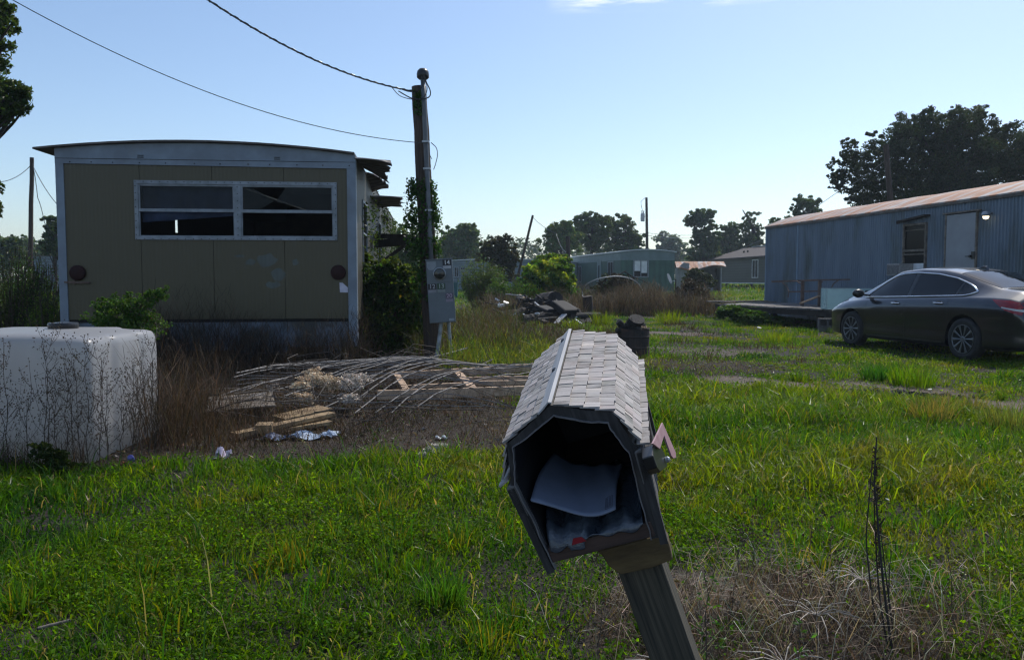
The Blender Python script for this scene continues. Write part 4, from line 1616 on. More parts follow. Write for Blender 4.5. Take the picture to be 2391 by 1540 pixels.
for (px, py) in ((1734, 592), (1743, 588)):
    mb = MB()
    u, z = gyf.uz(px, py, 1.5)
    mb.cyl((u, 1.6, 3.6), (u, 1.6, 4.05), .09, 8)
    mb.build('vent_pipe', M['dark'], rf)
mb = MB()
mb.bb((0, -.02, .86), (19, .03, .95))
mb.build('sill_trim', M['white_roof'], gy)
far_window(gy, gyf, 1757, 1769, 608, 647, curtain=False, glass=M['pane'], frame=M['white_plastic'])

M['white_side'] = ribbed('white_siding', (.24, .31, .37), (.19, .25, .30), .22, 2, .2, (.15, .18, .21), .5)
wo = (-5.6, 63.5)
wh, wfm = simple_home('mobile_home', 'white mobile home half hidden behind the utility pole and the feathery shrub', wo, math.atan2(-6, 6.8), 9.2, 3.6, .34, 2.62, .1,
                      M['white_side'], M['white_side'], M['white_roof'], .3)
far_window(wh, wfm, 1062, 1070, 625, 645, curtain=False)
far_window(wh, wfm, 1076, 1086, 625, 629, curtain=False)
simple_home('mobile_home', 'white-roofed mobile home just showing over the bright bush', (1.8, 66), .15, 3.6, 9, .4, 2.62, .12, M['white_side'], M['white_side'], M['white_roof'], .3)
lh, lff = simple_home('mobile_home', 'pale mobile home glimpsed between the left pole and the cream home', (-32.6, 55), .08, 11, 3.6, .4, 2.8, .1, M['white_side'], M['white_side'], M['roof_metal'], .2)
mb = MB()
mb.cyl((1.6, 1, 2.8), (1.6, 1, 3.3), .12, 8)
mb.build('vent_pipe', M['galv'], lh)
# rusty shed
sh = thing('shed', 'small pale shed with a rusted sagging tin roof and a dark open side', 'shed', (12.3, 60, 0), (0, 0, R(-8)))
mb = MB()
mb.bb((0, 0, .35), (.85, .08, 2.1)).bb((0, .08, .35), (.08, 3, 2.1)).bb((.08, 2.92, .35), (3.2, 3, 2.3)).bb((3.12, 0, .35), (3.2, 2.92, 2.1)).bb((1.9, .05, .35), (2.6, .1, 1.2))
mb.prism([(0, 2.1), (.85, 2.1), (.85, 2.45), (.45, 2.5)], 'y', 0, .08)
mb.build('wall', mat('shed_wall', (.34, .34, .35), (.24, .24, .24), .7), sh)
mb = MB()
A = np.array([[(x_, -.2, 2.08 - .18 * math.sin(x_ * 1.7) * (x_ > .4)), (x_, 1.5, 2.55), (x_, 3.1, 2.15)] for x_ in np.linspace(-.1, 3.5, 12)])
mb.shell(A, (0, 0, .05))
mb.build('roof', M['rust_roof'], sh)


# ------------------------------------------------------------------ poles and wires
def pole(name, label, top, bot, Y, r0, r1, group=None):
    a, b_ = P(*bot, Y), P(*top, Y)
    root = thing(name, label, 'pole', (a[0], a[1], float(gz(a[0], a[1]))))
    d = b_ - a
    base = a - d * ((a[2] - gz(a[0], a[1]) + .05) / d[2])
    mb = MB()
    t = np.linspace(0, 1, 8)[:, None]
    mb.tube(base + (b_ - base) * t + rng.normal(size=(8, 3)) * r0 * .06, r0 + (r1 - r0) * t[:, 0], 12)
    mb.build('shaft', M['pole_wood'], root, world=True)
    return root


def wire(name, label, pts, sag, r, cat='cable', m=None, n=26):
    """hanging wire through world points with sag between consecutive ones"""
    mb = MB()
    out_ = []
    for i in range(len(pts) - 1):
        a, b_ = np.array(pts[i]), np.array(pts[i + 1])
        t = np.linspace(0, 1, n)[:, None]
        p = a + (b_ - a) * t
        p[:, 2] -= (4 * sag[i] * t * (1 - t))[:, 0]
        out_.append(p)
    mb.tube(np.concatenate([out_[0]] + [o_[1:] for o_ in out_[1:]]), r, 5)
    o_ = mb.build(name, m or M['black'], None, recalc=False)
    return tag(o_, label, cat)


lp = pole('utility_pole', 'slim bare power pole beyond the shrubs at the far left', (74, 368), (71, 600), 28, .085, .065)
pp = pole('utility_pole', 'power pole carrying a transformer behind the green mobile home', (1509, 461), (1510, 585), 78, .16, .12)
a = P(1500, 508, 77.6)
mb = MB()
mb.lathe([(.001, .45), (.16, .40), (.20, .34), (.20, -.32), (.17, -.36), (.001, -.36)], a, 14)
mb.bar(a + (0, 0, .1), P(1509, 505, 78), .08, .08)
mb.tube([a + (-.08, 0, .4), a + (-.10, 0, .66)], .04, 6).tube([a + (.08, 0, .4), a + (.10, 0, .66)], .04, 6)
mb.build('transformer', M['galv'], pp, world=True)
mb = MB()
mb.tube([P(1506, 462, 78), P(1496, 470, 78), P(1497, 482, 78), P(1502, 500, 78)], .02, 4)
mb.build('fuse_cutout', M['black'], pp, world=True)
pole('leaning_pole', 'thin pole leaning steeply to the right beyond the utility pole', (1244, 503), (1206, 655), 47, .085, .065)
dp = pole('utility_pole', 'short dark pole with a meter box in front of the green mobile home', (1325, 552), (1331, 690), 40, .12, .10)
mb = MB()
a = P(1334, 636, 39.8)
mb.box(a, (.28, .16, .62))
mb.cyl(a + (0, -.08, .1), a + (0, -.16, .1), .1, 12)
mb.build('meter_box', M['galv'], dp, world=True)
pole('wooden_pole', 'weathered pole standing against the dark oak behind the blue roof', (2068, 338), (2078, 470), 31, .11, .10)
pole('fence_post', 'thick rotten post stub at the end of the rubble pile', (1371, 692), (1373, 735), 25, .16, .15)

# the near utility pole
YP = 12.0
ptop, pbot = P(978, 203, YP), P(1012, 836, YP)
up_ = thing('utility_pole', 'leaning vine-grown service pole with electric meter and conduit beside the cream home', 'utility pole', (pbot[0], YP, 0))
mb = MB()
t = np.linspace(0, 1, 14)[:, None]
mb.tube(pbot - (0, 0, .1) + (ptop - pbot + (0, 0, .1)) * t + rng.normal(size=(14, 3)) * .004, .135 - .028 * t[:, 0], 18)
mb.build('shaft', M['pole_wood'], up_, world=True)
M['pvc'] = mat('grey_pvc', (.13, .14, .155), (.09, .10, .11), .45, s=6)
mb = MB()
c0, c1 = P(1006, 608, YP - .18), P(987, 185, YP - .15)
t = np.linspace(0, 1, 8)[:, None]
mb.tube(c0 + (c1 - c0) * t, .035, 12)
cd = mb.build('conduit', M['pvc'], up_, world=True, smooth_shade=True)
mb = MB()
for py in (330, 393, 490):
    f = (608 - py) / 423
    p = c0 + (c1 - c0) * f
    mb.box(p, (.10, .085, .025))
mb.build('pipe_strap', M['galv'], cd, world=True)
mb = MB()
p = P(987, 172, YP - .15)
mb.lathe([(.001, .085), (.05, .075), (.082, .04), (.09, 0), (.088, -.05), (.06, -.075), (.04, -.08)], p + (0, 0, -.01), 18)
mb.build('weatherhead', M['black'], up_, world=True, smooth_shade=True)
# wires out of the weatherhead and the drop clamp
mb = MB()
def arc(pts, n=16):
    pts = [np.array(p_, float) for p_ in pts]
    q = []
    pp_ = [2 * pts[0] - pts[1]] + pts + [2 * pts[-1] - pts[-2]]
    for i in range(1, len(pp_) - 2):
        for k in range(n):
            t = k / n
            a, b_, c_, d_ = pp_[i - 1:i + 3]
            q.append(.5 * ((2 * b_) + (c_ - a) * t + (2 * a - 5 * b_ + 4 * c_ - d_) * t * t + (3 * b_ - a - 3 * c_ + d_) * t ** 3))
    q.append(pts[-1])
    return np.array(q)
Yw = YP - .24
mb.tube(arc([P(990, 176, Yw), P(995, 192, Yw), P(1004, 212, Yw), P(1002, 226, Yw), P(985, 232, Yw - .02), P(962, 230, Yw), P(945, 222, Yw + .1), P(930, 213, Yw + .1)], 6), .009, 6)
mb.build('drip_loop', M['black'], up_, world=True, recalc=False)
mb = MB()
mb.tube(arc([P(988, 178, Yw), P(997, 205, Yw), P(990, 226, Yw), P(970, 233, Yw), P(935, 225, Yw + .1), P(915, 205, Yw + .1)], 6), .006, 6)
mb.build('drip_loop', M['black'], up_, world=True, recalc=False)
mb = MB()
mb.tube(arc([P(984, 178, Yw), P(986, 200, Yw), P(974, 213, Yw), P(955, 214, Yw), P(940, 210, Yw + .1)], 6), .008, 6)
mb.build('drip_loop', M['black'], up_, world=True, recalc=False)
mb = MB()
mb.tube(arc([P(1006, 333, Yw), P(1018, 345, Yw), P(1021, 362, Yw), P(1016, 385, Yw + .05), P(1012, 396, Yw + .1)], 6), .006, 6)
mb.build('wire_loop', M['black'], up_, world=True, recalc=False)
mb = MB()
mb.tube(arc([P(1002, 335, Yw), P(1002, 358, Yw), P(1008, 372, Yw)], 6), .005, 5)
mb.build('wire_loop', M['black'], up_, world=True, recalc=False)
# ivy up the pole
N = 2600
f = rng.uniform(.33, .86, N) ** 1.0
py = 836 - (836 - 203) * (f * .62 + .02)
N = 3600
C = []
for i in range(N):
    yv = rng.uniform(415, 700) if i % 3 else rng.uniform(430, 600)
    k = (836 - yv) / 633
    ax = pbot + (ptop - pbot) * k
    wd = .11 + .055 * math.exp(-((yv - 530) / 80) ** 2) + .05 * rng.uniform()
    a = rng.uniform(0, 2 * math.pi)
    if math.sin(yv * .09) * .5 + rng.uniform() < .12:
        continue
    C.append(ax + np.array([math.cos(a) * wd * rng.uniform(.8, 1.5) - .04, math.sin(a) * wd * .9 - .05, 0]))
for i in range(160):
    yv = rng.uniform(215, 272)
    ax = pbot + (ptop - pbot) * ((836 - yv) / 633)
    C.append(ax + np.array([rng.uniform(-.07, .06), -.14 - rng.uniform(0, .03), 0]))
for (x0, y0, x1, y1) in ((988, 470, 960, 432), (984, 540, 962, 505), (1010, 430, 1020, 520), (982, 585, 968, 560)):
    for i in range(60):
        q = i / 59
        C.append(P(x0 + (x1 - x0) * q + rng.normal() * 2, y0 + (y1 - y0) * q + rng.normal() * 2, YP - .12))
C = np.array(C)
V, F = leaf_arrays(C, .052 * rng.uniform(.6, 1.3, len(C)), asp=.75)
np_mesh('ivy', V, [F], M['leaf'], up_, col=vary((.035, .085, .018), len(C), amt=.35), world=True)
mb = MB()
mb.tube(arc([P(1030, 750, YP - .2), P(1024, 800, YP - .22), P(1015, 855, YP - .35)], 5), .030, 10)
mb.tube(arc([P(1047, 750, YP - .15), P(1050, 790, YP - .15), P(1054, 835, YP - .15)], 5), .026, 10)
mb.build('ground_conduit', mat('white_pvc', (.40, .42, .45), (.16, .18, .16), .5, s=9), up_, world=True, smooth_shade=True)
# meter cabinet
bx = bpy.data.objects.new('meter_cabinet', None)
COL.objects.link(bx)
bx.parent = up_
cc = P(1029, 679, YP - .22)
bx.location = tuple(cc - np.array(up_.location))
bx.rotation_euler = (0, R(-3.4), R(3))
M['meter_grey'] = mat('meter_grey', (.13, .155, .175), (.105, .125, .14), .45, s=4, c3=(.10, .11, .11), s3=3, lo3=.6, hi3=.8)
mb = MB()
mb.bb((-.19, -.07, -.46), (.19, .07, .46)).bb((-.197, -.085, .452), (.197, .075, .466))
mb.bb((-.183, -.078, -.452), (.183, -.0705, .118)).bb((-.183, -.077, .13), (.183, -.0705, .446))
mb.build('cabinet_body', M['meter_grey'], bx, bevel=.004)
mb = MB()
Mx = Matrix.Rotation(R(90), 3, 'X')
mb.lathe([(.092, 0), (.092, .018), (.082, .024), (.080, .02)], (.0, -.077, .25), 30, Mx)
mb.build('meter_ring', M['galv'], bx)
mb = MB()
mb.lathe([(.078, .0), (.078, .05), (.068, .068), (.001, .074)], (.0, -.079, .25), 30, Mx)
mb.build('meter_glass', mat('meter_glass', (.03, .03, .032), (.02, .02, .02), .12, s=9), bx, smooth_shade=False)


def plate(txt, cx_, cz, w_, h_, pc, lc, tc_=(.7, .7, .7)):
    m1 = MB()
    m1.bb((cx_ - w_ / 2, -.0805, cz - h_ / 2), (cx_ + w_ / 2, -.0782, cz + h_ / 2))
    pl = m1.build('number_plate', mat('plate', pc, rough=.5), bx)
    m1 = MB()
    m1.bb((cx_ - w_ * .47, -.0805, cz - h_ / 2 - .044), (cx_ + w_ * .45, -.0782, cz - h_ / 2 - .003))
    m1.build('plate_label', mat('plate_label', lc, rough=.6), pl)
    cu = bpy.data.curves.new('number', 'FONT')
    cu.body = txt
    cu.size = h_ * 1.05
    cu.align_x = 'CENTER'
    cu.align_y = 'CENTER'
    cu.extrude = .0006
    cu.offset = .0012
    cu.materials.append(mat('digits', tc_, rough=.5))
    tmp = bpy.data.objects.new('tmp', cu)
    COL.objects.link(tmp)
    dg = bpy.context.evaluated_depsgraph_get()
    me = bpy.data.meshes.new_from_object(tmp.evaluated_get(dg))
    bpy.data.objects.remove(tmp)
    o1 = bpy.data.objects.new('number', me)
    COL.objects.link(o1)
    o1.parent = pl
    o1.location = (cx_, -.0815, cz)
    o1.rotation_euler = (R(90), 0, 0)


plate('14', .115, .405, .125, .085, (.015, .016, .022), (.45, .45, .47))
plate('12', -.118, .068, .125, .085, (.022, .020, .026), (.26, .26, .29), (.42, .42, .44))
plate('13', .012, .068, .120, .085, (.030, .075, .040), (.25, .28, .28), (.36, .40, .38))
plate('20', .120, -.078, .110, .082, (.11, .085, .125), (.26, .22, .28), (.42, .33, .42))
mb = MB()
mb.prism([(-.175, .43), (-.045, .43), (-.045, .36), (-.085, .31), (-.15, .31), (-.175, .35)], 'y', -.0795, -.0775)
mb.bb((.095, -.0800, -.44), (.172, -.0782, -.405))
mb.build('sticker', mat('sticker', (.30, .33, .36), rough=.5), bx)

# overhead lines
wire('service_cable', 'thick twisted service cable running up to the left from the top of the near pole', [P(962, 213, YP - .1), P(485, 0, 9.6), P(-200, -330, 7.5)], [.16, .05], .011)
mb = MB()
t = np.linspace(0, 1, 120)[:, None]
a, b_ = P(962, 213, YP - .1), P(485, 0, 9.6)
p = a + (b_ - a) * t
p[:, 2] -= (4 * .16 * t * (1 - t))[:, 0]
ang = t[:, 0] * 150
p[:, 0] += .013 * np.cos(ang)
p[:, 2] += .013 * np.sin(ang)
mb.tube(p, .006, 5)
mb.build('twisted_conductor', M['black'], [o_ for o_ in COL.objects if o_.name == 'service_cable'][0], recalc=False)
wire('phone_wire', 'single thin wire crossing the sky from the near pole to the upper left corner', [P(1000, 334, YP - .24), P(975, 333, YP - .22), P(25, -2, 9.0), P(-260, -150, 8.5)], [0, .30, .02], .0055)
wire('power_wire', 'wire going left out of frame from the slim left pole', [P(72, 386, 28), P(0, 425, 25), P(-90, 440, 24)], [.12, 0], .012)
wire('power_wire', 'wire sloping down right from the slim left pole toward the cream home', [P(76, 386, 28), P(146, 490, 26), P(180, 530, 26)], [.15, 0], .012)
wire('power_wire', 'slack loop of wire hanging beside the slim left pole', [P(76, 388, 28), P(88, 462, 28), P(104, 520, 28), P(146, 560, 28)], [-.2, -.1, 0.1], .012)
wire('power_wire', 'faint line from the leaning pole down to the dark meter pole', [P(1244, 508, 47), P(1298, 545, 44), P(1326, 588, 40)], [.1, .3], .012)
wire('power_wire', 'upper of the two faint lines reaching right from the transformer pole', [P(1511, 544, 78), P(1620, 549, 110), P(1790, 552, 130)], [.1, .3], .022)
wire('power_wire', 'lower of the two faint lines reaching right from the transformer pole', [P(1511, 550, 78), P(1620, 556, 110), P(1790, 560, 130)], [.1, .3], .022)
wire('power_wire', 'faint line crossing left of the transformer pole', [P(1509, 544, 78), P(1200, 572, 90), P(1020, 590, 100)], [.3, .3], .022)
wire('power_wire', 'line sloping up to the oak behind the blue roof', [P(1720, 585, 60), P(1960, 445, 38), P(2069, 372, 31)], [.25, .1], .012)

# ------------------------------------------------------------------ white liquid tank
def rounded_box(L, W, H, r, nx=60, bulge=.012):
    """superellipse-like rounded box surface, base at z=0"""
    th = np.linspace(-math.pi, math.pi, 97)[:-1]
    ph = np.linspace(-math.pi / 2, math.pi / 2, 41)
    V = []
    for p_ in ph:
        for t_ in th:
            d = np.array([math.cos(p_) * math.cos(t_), math.cos(p_) * math.sin(t_), math.sin(p_)])
            c = np.sign(d) * np.array([L / 2 - r, W / 2 - r, H / 2 - r])
            V.append(d)
    V = np.array(V)
    h = np.array([L / 2, W / 2, H / 2])
    k = 1 / np.max(np.abs(V), axis=1)
    cube = V * k[:, None] * 1.0
    pos = cube * h
    core = np.clip(pos, -(h - r), h - r)
    dd = pos - core
    n = np.linalg.norm(dd, axis=1)[:, None] + 1e-9
    out_ = core + dd / n * np.minimum(n, 1e9) * 0 + dd / n * r * (n > 1e-6)
    out_[:, 2] += H / 2
    m = len(ph)
    k2 = len(th)
    F = []
    for i in range(m - 1):
        for j in range(k2):
            q = (j + 1) % k2
            F.append((i * k2 + j, i * k2 + q, (i + 1) * k2 + q, (i + 1) * k2 + j))
    return out_, F


tm, t_, b_, o_ = new_mat('hdpe')
b_.inputs['Roughness'].default_value = .32
cc_ = mixcol(t_, noise(t_, (1, 1, .3), 2.5, lo=.3, hi=.7), (.52, .52, .53), (.42, .42, .43))
sp_ = t_.nodes.new('ShaderNodeSeparateXYZ')
tcx = t_.nodes.new('ShaderNodeTexCoord')
t_.links.new(tcx.outputs['Object'], sp_.inputs[0])
mr_ = t_.nodes.new('ShaderNodeMapRange')
mr_.inputs[1].default_value = .28
mr_.inputs[2].default_value = .0
t_.links.new(sp_.outputs[2], mr_.inputs[0])
mu_ = t_.nodes.new('ShaderNodeMath')
mu_.operation = 'MULTIPLY'
t_.links.new(mr_.outputs[0], mu_.inputs[0])
t_.links.new(noise(t_, (1, 1, 1), 6, lo=.35, hi=.65), mu_.inputs[1])
t_.links.new(mixcol(t_, mu_.outputs[0], cc_, (.30, .27, .22)), b_.inputs['Base Color'])
tr_ = t_.nodes.new('ShaderNodeBsdfTranslucent')
tr_.inputs[0].default_value = (.60, .61, .62, 1)
ms_ = t_.nodes.new('ShaderNodeMixShader')
ms_.inputs[0].default_value = .45
t_.links.new(b_.outputs[0], ms_.inputs[1])
t_.links.new(tr_.outputs[0], ms_.inputs[2])
t_.links.new(ms_.outputs[0], o_.inputs[0])
tk = thing('liquid_tank', 'big white plastic liquid tank with rounded corners standing in dead weeds', 'tank', (-3.42, 5.90, 0), (0, 0, R(-1.5)))


def loft_tank():
    """bottle with rounded vertical and top edges and a shallow vertical recess near each corner"""
    L, W, H, r = 1.20, 1.02, .875, .085
    n = 160
    pts = []
    for i in range(n):
        a = 2 * math.pi * i / n
        c, s_ = math.cos(a), math.sin(a)
        p = 22
        k = (abs(c) ** p + abs(s_) ** p) ** (-1 / p)
        x_, y_ = c * k * L / 2, s_ * k * W / 2
        x_ *= 1
        pts.append((x_, y_))
    # even arc-length resampling
    pts = np.array(pts + [pts[0]])
    d = np.r_[0, np.cumsum(np.linalg.norm(np.diff(pts, axis=0), axis=1))]
    u = np.linspace(0, d[-1], n + 1)[:-1]
    ring = np.stack([np.interp(u, d, pts[:, 0]), np.interp(u, d, pts[:, 1])], 1)
    # recess bands on the side faces
    nrm = ring / np.linalg.norm(ring, axis=1)[:, None]
    dep = np.zeros(n)
    for sx in (-1, 1):
        dep += np.where(np.abs(np.abs(ring[:, 0]) - L / 2) < .02, .022 * np.exp(-((ring[:, 1] + .20) / .05) ** 2) + .020 * np.exp(-((ring[:, 1] - .22) / .05) ** 2), 0) / 2
    prof = [(.03, 0), (.0, .03), (.0, .25), (.0, .5), (0, .68), (.002, H - r * .75), (.010, H - r * .40), (.028, H - r * .14), (.060, H), (.16, H + .004), (.30, H + .010), (.42, H + .014), (.50, H + .016)]
    V = []
    for ins, z_ in prof:
        q = ring * np.array([1 - ins / (L / 2), 1 - ins / (W / 2)])
        q = q - nrm * (dep * (1 if z_ < H + .001 else .4))[:, None]
        zz_ = np.full(n, z_)
        if z_ > .7:
            # right-hand third of the top sits a little lower, as a step
            zz_ = zz_ - .018 * smooth(.30, .36, q[:, 0]) * (z_ > .8)
        V.append(np.column_stack([q, zz_]))
    V = np.concatenate(V)
    F = []
    m = len(prof)
    for i in range(m - 1):
        for j in range(n):
            k = (j + 1) % n
            F.append((i * n + j, i * n + k, (i + 1) * n + k, (i + 1) * n + j))
    F.append(tuple(range(n))[::-1])
    F.append(tuple((m - 1) * n + j for j in range(n)))
    mb = MB()
    mb.add(V, F)
    return mb


loft_tank().build('tank_body', tm, tk, smooth_shade=True)
mb = MB()
mb.lathe([(.10, .0), (.105, .03), (.10, .045), (.07, .048), (.001, .048)], (.10, .05, .885), 26)
mb.build('lid', M['black'], tk)

# dead branching stems in front of the tank: individual plants
def stem_plant(name, label, loc, h, n_br, col_m, balls=True, group=None, lean=(0, 0), r=.0028, leaves=0, leafc=None, rs=None):
    root = thing(name, label, 'weed', loc, group=group)
    mb = MB()
    lx, ly = lean
    q = np.linspace(0, 1, 9)[:, None]
    wob = rng.normal(size=(9, 3)) * .010 * h
    wob[0] = 0
    main = np.array([[0, 0, 0]]) + q * np.array([lx * h, ly * h, h]) + wob
    mb.tube(main, r * (1.2 - .9 * q[:, 0]), 5, cap=False)
    tips = [main[-1]]
    for i in range(n_br):
        f = rng.uniform(.12, .92)
        s = main[int(f * 8)]
        a = rng.uniform(0, 2 * math.pi)
        L = h * rng.uniform(.18, .42) * (1.1 - f * .6)
        e = s + np.array([math.cos(a) * L * .5, math.sin(a) * L * .5, L * .85])
        mid = (s + e) / 2 + np.array([math.cos(a), math.sin(a), -.5]) * L * .08
        mb.tube([s, mid, e], [r * .55, r * .45, r * .25], 4, cap=False)
        tips.append(e)
        for k in range(3):
            f2 = rng.uniform(.3, 1)
            s2 = s + (e - s) * f2
            e2 = s2 + np.array([rng.normal() * L * .18, rng.normal() * L * .18, L * rng.uniform(.08, .3)])
            mb.tube([s2, e2], [r * .3, r * .18], 3, cap=False)
            tips.append(e2)
    mb.build('stem', col_m, root, recalc=False)
    if balls:
        C = np.array(tips)
        C = np.concatenate([C + rng.normal(size=C.shape) * .006, C + rng.normal(size=C.shape) * .02])
        V, F = leaf_arrays(C, .011, asp=.9, fold=.6)
        V2, F2 = leaf_arrays(C, .010, asp=.9, fold=.6)
        o9 = np_mesh('seed_heads', np.concatenate([V, V2]), [np.concatenate([F, F2 + len(V)])], M['dry'], root, col=vary((.07, .052, .038), len(C) * 2, amt=.3))
        o9['kind'] = 'stuff'
    if leaves:
        j = rng.integers(0, len(tips), leaves)
        C = np.array(tips)[j] * np.array([1, 1, 1]) * rng.uniform(.55, 1.0, (leaves, 1)) + rng.normal(size=(leaves, 3)) * .012 * (h / .5)
        V, F = leaf_arrays(C, rs or .03, asp=.42, horiz=.3)
        o9 = np_mesh('leaves', V, [F], M['leaf'], root, col=vary(leafc or (.06, .12, .02), leaves, amt=.25))
        o9['kind'] = 'stuff'
    return root


protos = []
M['dead_stem'] = mat('dead_stem', (.075, .055, .042), (.04, .03, .024), .8, s=30)
spx = [(-12, 1085), (22, 1092), (60, 1098), (98, 1088), (118, 1098), (152, 1094), (176, 1090), (208, 1100), (232, 1095), (258, 1092), (282, 1090), (306, 1085), (330, 1082), (250, 1100), (134, 1104), (344, 1072), (362, 1060), (20, 1108), (315, 1098), (190, 1104)]
for i, (px, py) in enumerate(spx):
    g = G(px, py)
    if i < 6:
        o_ = stem_plant('dry_weed', 'thin dead branching weed with seed heads in front of the white tank', g, [.92, .86, .74, .95, .80, .70][i], [16, 14, 11, 18, 14, 12][i], M['dead_stem'],
                        group='dead weeds in front of the white tank', lean=(rng.uniform(-.12, .12), .02))
        protos.append(o_)
    else:
        o_ = copy_tree(protos[i % 6])
        o_.location = tuple(g)
        o_.rotation_euler = (0, 0, i * 1.7)
        o_.scale = (1, 1, rng.uniform(.75, 1.08))

# ------------------------------------------------------------------ deck, railing, aquarium
DZ = .50
dk = thing('deck', 'low weathered wooden deck along the front of the blue mobile home', 'deck', (7.5, 22, 0))
A_, B_, C_, D_ = np.array([6.50, 26.3]), np.array([6.25, 23.8]), np.array([8.35, 18.2]), np.array([9.75, 18.5])
E_ = np.array([8.35, 26.6])
mb = MB()
nb_ = 52
for i in range(nb_):
    t0 = i / nb_
    # boards run from the front edge to the wall
    f0 = B_ + (C_ - B_) * t0
    k0 = np.array([8.45, 26.4]) + (D_ - np.array([8.45, 26.4])) * t0
    wdt = np.linalg.norm(C_ - B_) / nb_ * .93
    ex = rng.uniform(-.06, .05)
    dirn = (k0 - f0) / np.linalg.norm(k0 - f0)
    a = f0 - dirn * ex
    zz_ = DZ + rng.normal() * .004
    mb.bar((a[0], a[1], zz_), (k0[0], k0[1], zz_), wdt, .035)
mb.build('boards', M['grey_wood'], dk, world=True)
mb = MB()
mb.bar((B_[0] + .05, B_[1], DZ - .10), (C_[0], C_[1] + .05, DZ - .10), .045, .15).bar((6.6, 26.1, DZ - .10), (B_[0] + .08, B_[1] + .1, DZ - .10), .045, .15)
for f in (.05, .35, .65, .95):
    p = B_ + (C_ - B_) * f + (.2, .25)
    mb.box((p[0], p[1], .17), (.14, .14, .40))
mb.build('joist', M['bark'], dk, world=True)
mb = MB()
mb.bar((6.35, 26.25, .535), (8.3, 26.2, .545), .22, .04).bar((6.30, 25.9, .53), (8.3, 25.3, .535), .18, .04)
o_ = mb.build('loose_plank', M['wood_old'], None)
tag(o_, 'long grey planks lying loose along the back edge of the deck', 'plank')
mb = MB()
a, b_ = P(1688, 706.5, 25.2), P(1716, 705.6, 25.0)
mb.bar(a, b_, .2, .04)
o_ = mb.build('loose_plank', M['wood_yellow'], None)
tag(o_, 'short pale yellow board end at the left tip of the deck', 'plank')
mb = MB()
mb.bar(P(1868, 708, 21.9), P(1912, 691, 21.5), .12, .04)
o_ = mb.build('loose_plank', M['wood_pale'], None)
tag(o_, 'tan board leaning up behind the rusty railing', 'plank')
# cinder block
g = G(1934, 776)
cb = thing('cinder_block', 'grey hollow concrete block under the deck near the car', 'block', (g[0], g[1] + .1, 0), (0, 0, R(-12)))
mb = MB()
for (x0, x1) in ((-.20, -.165), (-.018, .018), (.165, .20)):
    mb.bb((x0, -.1, .14), (x1, .1, .34))
for (x0, x1) in ((-.165, -.018), (.018, .165)):
    mb.bb((x0, -.1, .14), (x1, .1, .17)).bb((x0, -.1, .31), (x1, .1, .34)).bb((x0, .06, .17), (x1, .095, .31))
mb.bb((-.19, -.09, -.03), (.19, .095, .138))
mb.build('block_body', M['cinder'], cb)
# railing
rl = thing('metal_railing', 'rusty metal railing frame with curved braces standing on the deck', 'railing', (*P(1892, 716, 21.8)[:2], DZ + .02))
mb = MB()
YR = 22.0
def rp(px, py, dy=0):
    return P(px, py, YR + dy)
mb.bar(rp(1802, 657.5, 1.5), rp(1912, 653.5, 0), .05, .05).bar(rp(1912, 653.5, 0), rp(1984, 652.5, -.6), .045, .04)
mb.build('top_rail', M['rust_metal'], rl, world=True)
for px, dy in ((1872, .3), (1912, -.3)):
    mb = MB()
    bt = rp(px, 716, dy)
    bt = np.array([bt[0], bt[1], DZ + .018])
    tp_ = rp(px, 655, dy)
    mb.bar(bt, (bt[0], bt[1], tp_[2]), .075, .075, up=(0, 1, 0))
    mb.build('post', M['rust_metal'], rl, world=True)
mb = MB()
mb.bar(rp(1841, 681, .6), rp(1934, 679, -.3), .045, .04)
mb.build('lower_rail', M['rust_metal'], rl, world=True)
for q in ([(1826, 660, 1.0), (1836, 668, .9), (1841, 681, .6), (1839, 694, .6)], [(1868, 662, .3), (1860, 657, .4), (1850, 656, .6)], [(1920, 657, -.3), (1914, 661, -.3), (1913, 668, -.3)], [(1957, 654, -.5), (1946, 662, -.4), (1941, 671, -.4)]):
    mb = MB()
    mb.tube(arc([rp(*p_) for p_ in q], 6), .016, 6)
    mb.build('brace', M['rust_metal'], rl, world=True)
# aquarium
a0, a1 = P(1930, 721, 19.6), P(2037, 721, 19.6)
aq = thing('aquarium', 'empty glass aquarium standing on the deck behind the car bonnet', 'aquarium', ((a0[0] + a1[0]) / 2, 19.8, DZ + .018), (0, 0, R(-3)))
wA, hA, dA = 1.10, .50, .42
mb = MB()
mb.bb((-wA / 2, -dA / 2, .01), (wA / 2, -dA / 2 + .010, hA)).bb((-wA / 2, dA / 2 - .010, .01), (wA / 2, dA / 2, hA))
mb.bb((-wA / 2, -dA / 2 + .011, .01), (-wA / 2 + .010, dA / 2 - .011, hA)).bb((wA / 2 - .010, -dA / 2 + .011, .01), (wA / 2, dA / 2 - .011, hA))
mb.bb((-wA / 2, -dA / 2, .0), (wA / 2, dA / 2, .0095))
mb.build('glass', M['tank_glass'], aq)
mb = MB()
for sx in (-1, 1):
    for sy_ in (-1, 1):
        mb.bb((sx * wA / 2 - .007, sy_ * dA / 2 - .007, .0), (sx * wA / 2 + .007, sy_ * dA / 2 + .007, hA))
for sy_ in (-1, 1):
    mb.bb((-wA / 2, sy_ * dA / 2 - .008, hA + .001), (wA / 2, sy_ * dA / 2 + .008, hA + .012))
    mb.bb((-wA / 2, sy_ * dA / 2 - .009, -.001), (wA / 2, sy_ * dA / 2 + .009, .018))
mb.bb((-.17, -dA / 2 + .02, hA - .02), (-.13, dA / 2 - .02, hA - .01)).bb((.28, -dA / 2 + .02, .02), (.30, -dA / 2 + .03, hA - .02))
mb.build('rim', mat('aqua_rim', (.45, .56, .56), (.3, .4, .4), .3), aq)
mb = MB()
